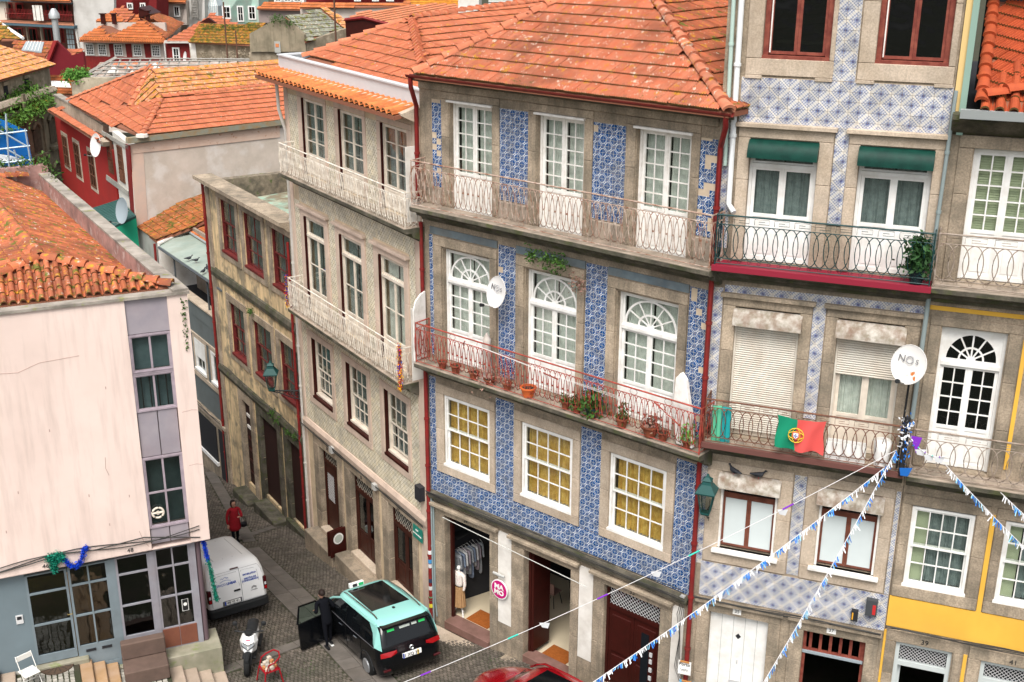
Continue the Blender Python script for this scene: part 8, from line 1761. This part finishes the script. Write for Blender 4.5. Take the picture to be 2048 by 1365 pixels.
# furniture at the back of the middle shop
P = bpt(2.1, 3.4, .3); tb_ = thing('shop_table', 'dark shop table with pale chairs at the back of the middle shop', 'table', P.x, P.y, P.z, -40); MB().bbox(-.8, .8, -.3, .3, .72, .76, .01).build('tabletop', MATS['dark_shelf'], tb_)
for sx0 in (-.7, .7):
    for sy0 in (-.22, .22): MB().tube([(sx0, sy0, 0), (sx0, sy0, .72)], .02, 5).build('leg', IRON, tb_)
PCH = mat('pink_plastic', (.5, .3, .25), .5)
for k, u in enumerate((1.6, 2.5)):
    P = bpt(u, 2.7, .3); c_ = thing('pale_pink_chair', ('left', 'right')[k]+' one of two pale pink shell chairs at the dark shop table', 'chair', P.x, P.y, P.z, 140, 'pink shell chairs in the shop')
    MB().bbox(-.22, .22, -.2, .2, .44, .47, .02).build('seat', PCH, c_); MB().bbox(-.22, .22, .18, .21, .5, .82, .02).build('backrest', PCH, c_)
    for sx0, sy0 in ((-1, -1), (1, -1), (1, 1), (-1, 1)): MB().tube([(sx0*.15, sy0*.14, .44), (sx0*.22, sy0*.2, 0)], .012, 5).build('leg', IRON, c_)
P = bpt(.45, -.4, .05); bo = thing('brown_bottle', 'dark brown beer bottle on the step left of the shop door', 'bottle', P.x, P.y, P.z); MB().lathe([(.03, 0), (.03, .14), (.012, .19), (.012, .24)], n=10).build('bottle', mat('brown_bottle_glass', (.02, .008, .004), .1), bo, smooth=True)
# sandwich board with a round white seal beside door 23
P = gh.W() @ Vector((-5.85, -.35, -.55)); bd = thing('sandwich_board', 'dark red sandwich board with a round white seal between two street doors', 'sign', P.x, P.y, P.z, -57+100)
MB().add([(-.3, 0, 0), (.3, 0, 0), (.3, 0, .95), (-.3, 0, .95)], [(0, 1, 2, 3)]); MB().bbox(-.32, .32, -.04, .0, 0, 1.0, .02).build('board', DARKRED, bd); MB().bbox(-.32, .32, .12, .15, 0, .95, .02).build('rear_board', DARKRED, bd); MB().lathe([(.2, 0), (.2, .008)], (0, -.045, .66), 24, MX).build('seal', WHITE, bd); MB().lathe([(.15, 0), (.15, .004)], (0, -.055, .66), 20, MX).build('seal_centre', MATS['grey_print'], bd)
# ================================================================ SATELLITE DISHES
def dish(fr, u, y, z, r, label, nos=False, face=(0, -1, .15), rust=False, m=None, lnb=True, mast=None, big=1):
    P = fr.W() @ Vector((u, y, z)); az = math.degrees(math.atan2(face[1], face[0]))+90
    t = thing('satellite_dish', label, 'satellite dish', P.x, P.y, P.z, 0, 'satellite dishes on the houses'); W3 = fr.W().to_3x3(); d = (W3 @ Vector(face)).normalized(); q = d.to_track_quat('Z', 'Y'); t.root.rotation_mode = 'XYZ'; t.root.rotation_euler = (0, 0, 0)
    Mq = q.to_matrix().to_4x4(); T = Fr(t.root, Mq)
    prof = [(r*k/8, .12*r*(k/8)**2*1.6) for k in range(1, 9)]; v = []; n = 26; mb = MB(); mb.v = [(0, 0, 0)]
    for (rr_, zz) in prof: mb.v += [(rr_*.9*math.cos(2*math.pi*k/n), rr_*math.sin(2*math.pi*k/n), zz) for k in range(n)]
    mb.f = [(0, 1+k, 1+(k+1) % n) for k in range(n)]+[(1+i*n+k, 1+i*n+(k+1) % n, 1+(i+1)*n+(k+1) % n, 1+(i+1)*n+k) for i in range(7) for k in range(n)]
    DM = mat('dish_rusting', (.72, .7, .67), .5, patch=[((.45, .14, .03), 3.3, .62, .66)]) if rust else (m or mat('dish_white', (.72, .7, .68), .5))
    mb.build('reflector', DM, T, smooth=True); MB().tube([(r*.9*math.cos(t_), r*math.sin(t_), .195*r) for t_ in np.linspace(0, 2*math.pi, 26, endpoint=False)], .008, 4, closed=True).build('rim', DM, T)
    if lnb: MB().tube([(0, -r*.98, .15*r), (0, -r*.9, r*1.0)], .012, 5).build('feed_arm', GPL, T); MB().lathe([(.04, 0), (.05, .1)], (0, -r*.88, r*.98), 8).build('receiver', BLKP, T)
    MB().tube([(0, 0, -.01), (0, 0, -.25)], .03, 6).build('mount', GPL, T)
    if nos:
        cen = t.inv(t.W() @ Vector((0, 0, 0))); X = Vector((1, 0, 0)); 
        zz = .06; txt(T, 'N', .2*r/.4, mat('grey_logo', (.15, .15, .16), .5), 0, 0, 0, M=T.M @ Matrix.Translation((-.17*r/.4, .1, zz)) @ Matrix.Rotation(0, 4, 'X')); MB().tube([(.07*math.cos(a)*r/.4, .1+.07*math.sin(a)*r/.4, zz) for a in np.linspace(0, 2*math.pi, 18, endpoint=False)], .014, 4, closed=True).build('logo_ring', mat('silver_logo', (.35, .35, .36), .4), T); txt(T, 'S', .14*r/.4, MATS['grey_logo'], 0, 0, 0, M=T.M @ Matrix.Translation((.15*r/.4, .08, zz)))
    return t
dish(bh, 3.05, -.42, 11.05, .4, 'oval white dish with grey letters between the left and middle fanlight doors', True, (-.2, -1, .25))
dish(wh, 4.35, -.62, 11.28, .41, 'largest dish, rust-stained with grey letters, beside the half-shuttered window', True, (-.35, -1, .35), rust=True)
MB().tube([(4.38, -.35, 11.2), (4.34, -.55, 8.9)], .025, 6).build('dish_mast', IRON, wh)
P_ = rh.inv(place(208, 290, 9.6)); dish(rh, P_[0], P_[1]-.3, P_[2], .55, 'tall oval white dish at the corner of the red house', False, (.25, -1, .2))
P_ = gs.inv(place(248, 422, 7.1)); dish(gs, P_[0], P_[1], P_[2], .6, 'grey-blue dish standing on the green shed roof', False, (.25, -1, .2), m=mat('grey_dish', (.3, .35, .38), .5))
P_ = ms.inv(place(407, 108, 8.4)); dish(ms, P_[0], -.8, P_[2], .5, 'far small dish before the mossy roofed stone house wall', False, (-.8, -.8, .2))
# ================================================================ BALCONY THINGS
# white folded awning boards at the ends of the red balcony
P = bh.W() @ Vector((8.62, -.35, 8.52)); wb = thing('white_wrapped_board', 'tall white wrapped board leaning at the right end of the red balcony', 'board', P.x, P.y, P.z, -40.33)
MB().prism([(-.15, 0), (.28, 0), (.2, .75), (.0, 1.6), (-.14, 1.75), (-.26, 1.6), (-.3, .8)], -.07, .07, 1).build('board', WHITE_OLD, wb, bevel=.02)
P = bh.W() @ Vector((.12, -.3, 8.5)); wb2 = thing('grey_white_end_screen', 'weathered off-white rounded screen at the left end of the red balcony', 'screen', P.x, P.y, P.z, -40.33)
MB().prism([(-.24, 0), (.22, 0), (.22, 1.9), (.05, 1.85), (-.14, 1.7), (-.24, 1.45)], -.02, .02, 0).build('screen', WHITE_OLD, wb2)
P = bh.W() @ Vector((2.55, -.3, 8.5)); cl = thing('white_cloth_cover', 'white cloth draped over a post on the red balcony below the dish', 'cloth', P.x, P.y, P.z, -40.33)
loft([(-.0, .0, .01, .01)]*1+[(0, 0, .1, .1)]) if False else MB().lathe([(.16, .0), (.13, .5), (.1, 1.0), (.11, 1.15), (.02, 1.32)], n=9).build('cover', mat('dirty_white_cloth', (.6, .55, .5), .9, (.42, .36, .32), 5, .5), cl, smooth=True)
for (a, b) in (((1.9, -.5, 9.4), (2.7, -1.3, 9.9)), ((4.6, -.5, 9.3), (5.6, -1.2, 9.6)), ((7.9, -.55, 9.45), (8.95, -1.1, 9.35))):
    MB().tube([bh.inv(bh.W() @ Vector(a)), bh.inv(bh.W() @ Vector(b))], .018, 5).build('clothes_arm', REDRAIL, bh)
for k in range(3): MB().tube([(2.6, -.95-.12*k, 9.72+.06*k), (5.4, -.85-.12*k, 9.5+.05*k), (8.7, -.8-.1*k, 9.42)], .004, 3).build('clothes_line', MATS['pale_wire'], bh)
# coloured boards on the brown balcony
for k, (u, nm, lab) in enumerate(((.42, 'light green', 'light green folded plastic board standing at the left end of the brown balcony'), (.62, 'teal', 'teal folded plastic board beside the light green one on the brown balcony'))):
    P = wh.W() @ Vector((u, -.38, 8.8)); t = thing('folded_board', lab, 'board', P.x, P.y, P.z, -20.9+12)
    MB().bbox(-.11, .11, -.04, .04, 0, .85, .02).build('board', (mat('light_green_plastic', (.12, .5, .3), .5), mat('teal_plastic', (.02, .33, .34), .5))[k], t); ubox('fold_line', (mat('dark_green_line', (.05, .3, .18)), mat('dark_teal_line', (.01, .2, .2)))[k], t, -.01, .01, -.045, -.04, .02, .83)
# flag hung on the railing
P = wh.W() @ Vector((1.78, -.62, 9.78)); fg = thing('portuguese_flag', 'green and red national flag with a yellow and white emblem hung over the brown railing', 'flag', P.x, P.y, P.z, -20.9)
def cloth(a, b, m, nm):
    nx_, nz_ = 14, 12; v = []; f = []
    for j in range(nz_+1):
        for i in range(nx_+1):
            u = a+(b-a)*i/nx_; z = -.92*j/nz_; sag = .02*math.sin(u*3)-.09*math.sin(math.pi*(u+.05)/1.3)*(1-j/nz_*.6)+.03*math.sin(u*7+1)*j/nz_
            v.append((u+.03*math.sin(j*.5+u*2), -.04+.045*math.sin(u*11+j*.3)*(.3+j/nz_), z+sag))
    for j in range(nz_):
        for i in range(nx_): o = j*(nx_+1)+i; f.append((o+nx_+1, o+nx_+2, o+1, o))
    return MB().add(v, f).build(nm, m, fg, smooth=True)
cloth(0, .5, mat('flag_green', (.01, .24, .13), .8), 'green_field'); cloth(.5, 1.24, mat('flag_red', (.7, .1, .09), .8), 'red_field')
YE = mat('flag_yellow', (.7, .5, .05), .7); c0_ = (.52, -.075, -.5)
for rx_, rz_ in ((.2, .2), (.2, .1), (.1, .2)): MB().tube([(c0_[0]+rx_*math.cos(t), c0_[1], c0_[2]+rz_*math.sin(t)) for t in np.linspace(0, 2*math.pi, 22, endpoint=False)], .012, 4, closed=True).build('armillary_ring', YE, fg)
MB().prism([(-.09, .1), (.09, .1), (.09, -.03), (.0, -.12), (-.09, -.03)], -.095, -.085, 1).build('t', MATS['flag_red'], Fr(fg.root, Matrix.Translation((c0_[0], 0, c0_[2])))).name = 'shield_border'
MB().prism([(-.065, .075), (.065, .075), (.065, -.02), (.0, -.085), (-.065, -.02)], -.102, -.096, 1).build('shield', WHITE, Fr(fg.root, Matrix.Translation((c0_[0], 0, c0_[2]))))
for a, b in ((0, .04), (0, -.04), (0, 0), (-.035, 0), (.035, 0)): ubox('shield_dot', MATS['eu_blue'], Fr(fg.root, Matrix.Translation((c0_[0]+a, 0, c0_[2]+b))), -.012, .012, -.108, -.103, -.013, .013)
fg.root.scale = (.82, 1, .84)
# white tubs at the right end of the brown balcony
P = wh.W() @ Vector((3.25, -.33, 8.8)); t = thing('white_planter', 'long white empty planter on the brown balcony right of the flag', 'planter', P.x, P.y, P.z, -20.9)
mb = MB(); mb.box(-.42, .42, -.11, -.09, 0, .42); mb.box(-.42, .42, .09, .11, 0, .42); mb.box(-.42, -.4, -.09, .09, 0, .42); mb.box(.4, .42, -.09, .09, 0, .42); mb.box(-.42, .42, -.11, .11, -.01, .0); mb.build('trough', WHITE, t)
P = wh.W() @ Vector((4.0, -.33, 8.8)); t = thing('white_tub', 'rounded white tub at the right end of the brown balcony', 'tub', P.x, P.y, P.z, -20.9); MB().lathe([(.15, 0), (.18, .4), (.19, .56), (.16, .6), (.02, .62)], n=16).build('tub', WHITE, t, smooth=True)
# plant on the green balcony
P = wh.W() @ Vector((4.25, -.35, 12.95)); t = thing('balcony_plant', 'dark green bushy plant in a dark pot at the right end of the green balcony', 'plant', P.x, P.y, P.z); MB().lathe([(.12, 0), (.16, .28)], n=12).build('pot', MATS['dark_pot'], t); leafmass('foliage', t, [(0, 0, .35+.06*k) for k in range(9)], 900, .11, mat('dark_leaf', (.025, .07, .02), .6, rnd=.3), .07)
# ================================================================ PIGEONS
def pigeon(W, p, az, label, sit=False):
    P = W @ Vector(p); t = thing('pigeon', label, 'pigeon', P.x, P.y, P.z, az, 'pigeons resting on the houses'); PG = mat('pigeon_grey', (.05, .055, .065), .6, (.03, .03, .035), 30, .5)
    loft([(-.2, .1, .03, .012), (-.12, .1, .045, .03), (0, .1, .065, .06), (.09, .12, .055, .055), (.12, .17, .03, .03), (.14, .21, .027, .027), (.165, .215, .018, .018), (.2, .205, .004, .004)]).build('body', PG, t, smooth=True)
    for s in (-1, 1): MB().add([(.06, s*.055, .13), (-.05, s*.07, .12), (-.17, s*.035, .1), (-.05, s*.065, .07)], [(0, 1, 2, 3), (3, 2, 1, 0)]).build('wing', PG, t); MB().tube([(0, s*.025, .05), (.01, s*.025, 0)], .006, 4).build('leg', mat('pigeon_leg', (.4, .08, .08), .6), t)
gyw = gy.W()
def cpt(px_, py_): return tuple(np.array(gy.hit(px_, py_, .1, zc+.06, 9)))
for px_, py_, az, lb in ((378, 521, 20, 'leftmost of four pigeons, on the glass canopy over the terrace'), (392, 525, -10, 'second pigeon from the left on the glass canopy, close beside the leftmost'), (407, 547, 70, 'small low pigeon crouching at the edge of the glass canopy'), (415, 541, 110, 'upright pigeon on the glass canopy, furthest right of the four')): pigeon(gyw, cpt(px_, py_), az, lb)
pigeon(wh.W(), (.85, -.12, 7.91), 130, 'left one of two dark pigeons on the weathered shutter box by the lantern'); pigeon(wh.W(), (1.4, -.12, 7.91), -20, 'right one of two dark pigeons on the weathered shutter box by the lantern')
# ================================================================ BUNTING
BW = mat('white_paper', (.75, .76, .78), .8); BB = mat('blue_paper', (.02, .17, .6), .7, rnd=.35); BC = mat('pale_blue_paper', (.25, .5, .65), .7, rnd=.3); BV = mat('violet_paper', (.2, .03, .45), .7); BG_ = mat('mint_paper', (.05, .5, .4), .7); STR = mat('white_string', (.7, .68, .68), .8)
def string(name, label, A, B, sag, fringe=True, n=None, plain=False, seed=1, group='bunting strings over the street'):
    rnd_ = random.Random(seed); A, B = Vector(A), Vector(B); t = thing(name, label, 'bunting', A.x, A.y, A.z, group=group); D = B-A; L = D.length; N_ = 24; d = D.normalized()
    pt = lambda s: Vector((0, 0, 0))+D*s-Vector((0, 0, 1))*sag*4*s*(1-s)
    MB().tube([pt(k/N_) for k in range(N_+1)], .008 if plain else .009, 5).build('cord', STR, t)
    if plain:
        for k in range(5):
            s = .12+.17*k; p = pt(s); MB().tube([pt(s), pt(s+.02)], .02, 5).build('coloured_wrap', (BV, BG_)[k % 2], t)
        for s in (.36, .57, .8):
            p = pt(s); MB().add([p+Vector((-.12, 0, 0)), p+Vector((.12, 0, 0)), p+Vector((.08, .02, -.16)), p+Vector((-.05, .02, -.13))], [(0, 1, 2, 3), (3, 2, 1, 0)]).build('paper_scrap', BW, t)
    else:
        side = d.cross(Vector((0, 0, 1))).normalized(); s = .02; seg = 0; Wm, Bm, Cm = MB(), MB(), MB()
        while s < .99:
            l = (rnd_.uniform(.2, .34) if seg % 2 == 0 else rnd_.uniform(.14, .3))/L
            k_ = 10 if seg % 2 == 0 else 13
            for q in range(k_):
                p = pt(s+l*q/k_); dr = (side*rnd_.uniform(-.5, .9)+Vector((0, 0, -1))*rnd_.uniform(.5, 1)+d*rnd_.uniform(-.4, .4)).normalized(); ln_ = rnd_.uniform(.05, .17); wv = d*.01
                M_ = Wm if seg % 2 == 0 else (Bm if q % 3 else Cm); a, b = p, p+dr*ln_; n0 = len(M_.v); M_.v += [tuple(a-wv), tuple(a+wv), tuple(b+wv*1.2), tuple(b-wv*1.2)]; M_.f += [(n0, n0+1, n0+2, n0+3)]
            s += l*1.05; seg += 1
        for M_, m_, nm in ((Wm, BW, 'white_fringe'), (Bm, BB, 'blue_fringe'), (Cm, BC, 'pale_blue_fringe')): o = M_.build(nm, m_, t); o['kind'] = 'stuff'; (o.data.attributes.new('rnd', 'FLOAT', 'FACE').data.foreach_set('value', rng.random(len(M_.f))))
    return t
post = wh.W() @ Vector((4.46, -.62, 9.75)); post2 = wh.W() @ Vector((4.4, -.66, 9.0))
string('bunting_string', 'plain white cord with violet and mint wraps sloping down to the lower left', atz(720, 1400, 3.2), wh.W() @ Vector((4.3, -.64, 9.35)), .25, plain=True)
string('fringed_bunting', 'longer blue and white fringed bunting running from balcony post down to the lower left', atz(1130, 1402, 3.5), wh.W() @ Vector((4.1, -.64, 8.9)), .15, seed=3)
string('fringed_bunting', 'steeper blue and white fringed bunting passing between the two brown casement windows', atz(1500, 1410, 3.6), wh.W() @ Vector((4.28, -.64, 9.3)), .1, seed=5)
ee = ye.W()
string('fringed_bunting', 'blue and white bunting falling to the right edge across the yellow house balcony', ee @ Vector((.75, -.64, 9.2)), ee @ Vector((5.4, -.05, 5.2)), .2, seed=7)
string('fringed_bunting', 'short bunting at the far right just above the longer falling one', ee @ Vector((1.9, -.64, 8.75)), ee @ Vector((5.4, -.05, 6.15)), .15, seed=9)
string('bunting_string', 'nearly level cord with mint bows between balcony post and yellow house railing', post, ee @ Vector((.8, -.66, 9.4)), .2, plain=True, seed=2)
t = thing('bunting_tangle', 'tangled knot of blue, white and violet ribbons at the balcony post', 'bunting', *post)
MB().tube([(0, .05, .35), (0, .05, -1.0)], .06, 6).build('wrapped_post', DARK, t)
leafmass('ribbons', t, [(0, 0, .1*k) for k in range(-3, 4)], 70, .08, BW, .05); leafmass('blue_ribbons', t, [(0, 0, .1*k) for k in range(-6, 4)], 60, .07, BB, .045); MB().add([(.05, -.1, .0), (.3, -.1, -.05), (.2, -.12, -.4)], [(0, 1, 2)]).build('violet_pennant', BV, t); MB().add([(-.1, -.1, -.75), (.18, -.1, -.75), (.1, -.1, -.95), (-.06, -.1, -.93)], [(0, 1, 2, 3)]).build('blue_pennant', BB, t)
# ================================================================ STALL GOODS AT THE LOWER EDGE
def board_on_wall(fr, u, z, w_, h_, name, label, m, y=-.5, rot=0, art=None):
    P = fr.W() @ Vector((u, y, z)); t = thing(name, label, 'picture', P.x, P.y, P.z, -20.9); F2 = Fr(t.root, Matrix.Rotation(R(rot), 4, 'Y')); MB().box(-w_/2, w_/2, 0, .012, -h_/2, h_/2).build('sheet', m, F2); MB().bbox(-w_*.35, w_*.35, -.03, .0, h_/2-.03, h_/2+.01, .005).build('clip', mat('wood_clip', (.45, .2, .06), .6), F2); return F2
F2 = board_on_wall(wh, .03, 2.62, .32, .38, 'printed_tea_towel', 'white cloth print with black lettering and drawing clipped beside the red drainpipe', WHITE, -.35); txt(F2, 'Porto', .12, PLT, 0, -.005, .1, rot=0)
for k in range(6): a = k*.9; MB().tube([(-.1+.04*k, -.006, -.02-.03*(k % 3)), (-.06+.03*k, -.006, -.09+.02*(k % 2)), (.02*k-.02, -.006, -.03)], .004, 3).build('ink_stroke', PLT, F2)
F2 = board_on_wall(wh, .12, 2.1, .36, .4, 'city_picture', 'bright picture of an orange roofed riverside under blue sky hung at the lower edge', mat('sky_print', (.12, .4, .62), .6), -.4)
ubox('print_band', mat('roofs_print', (.5, .25, .12), .6, (.6, .5, .4), 30, .5), F2, -.18, .18, -.004, .0, -.08, .02); ubox('print_band', mat('river_print', (.2, .35, .4), .6), F2, -.18, .18, -.004, 0, -.2, -.08)
for k, (u, z, w_) in enumerate(((1.75, 1.98, .3), (2.05, 1.92, .22), (2.38, 1.95, .36), (2.7, 1.85, .2))):
    board_on_wall(wh, u, z, w_, .45, 'tile_pattern_cloth', ('first', 'second', 'third', 'last')[k]+' from left of the blue and white patterned cloths at the bottom edge', (AZ_BLUE, AZ_WHITE, AZ_BLUE, AZ_WHITE)[k] if False else (mat('blue_white_print', (.6, .62, .68), .8, patch=[((.03, .07, .35), 18, .5, .54)])), -1.1, rot=random.uniform(-8, 8))
for k, u in enumerate((1.55, 2.5, 4.05)):
    P = wh.W() @ Vector((u, -1.1, 1.6)); t = thing('easel_leg_post', ('left', 'middle', 'right')[k]+' orange wooden easel post at the bottom edge before the white house', 'easel', P.x, P.y, P.z, -20.9); MB().bbox(-.025, .025, -.02, .02, -.9, .75, .005).build('post', MATS['wood_clip'], t)
# antennas
for px_, z, h_, lb in ((455, 9.4, 4.2, 'tall thin rusty aerial mast in front of the mossy roofed stone house'), (475, 8.9, 2.2, 'short thick rusty pole right of the tall aerial mast'), (672, 12.4, 3.0, 'thin aerial mast beside the grey tiled ruin')):
    P = place(px_, 118 if px_ < 600 else 86, z); t = thing('aerial_mast', lb, 'aerial', P[0], P[1], P[2]); MB().tube([(0, 0, -1), (0, 0, h_)], .06, 5).build('mast', mat('rusty_iron', (.12, .06, .04), .8), t)
# seagulls
P = place(722, 17, 10.2)
print('objects', len(bpy.data.objects), 'meshes', len(bpy.data.meshes))
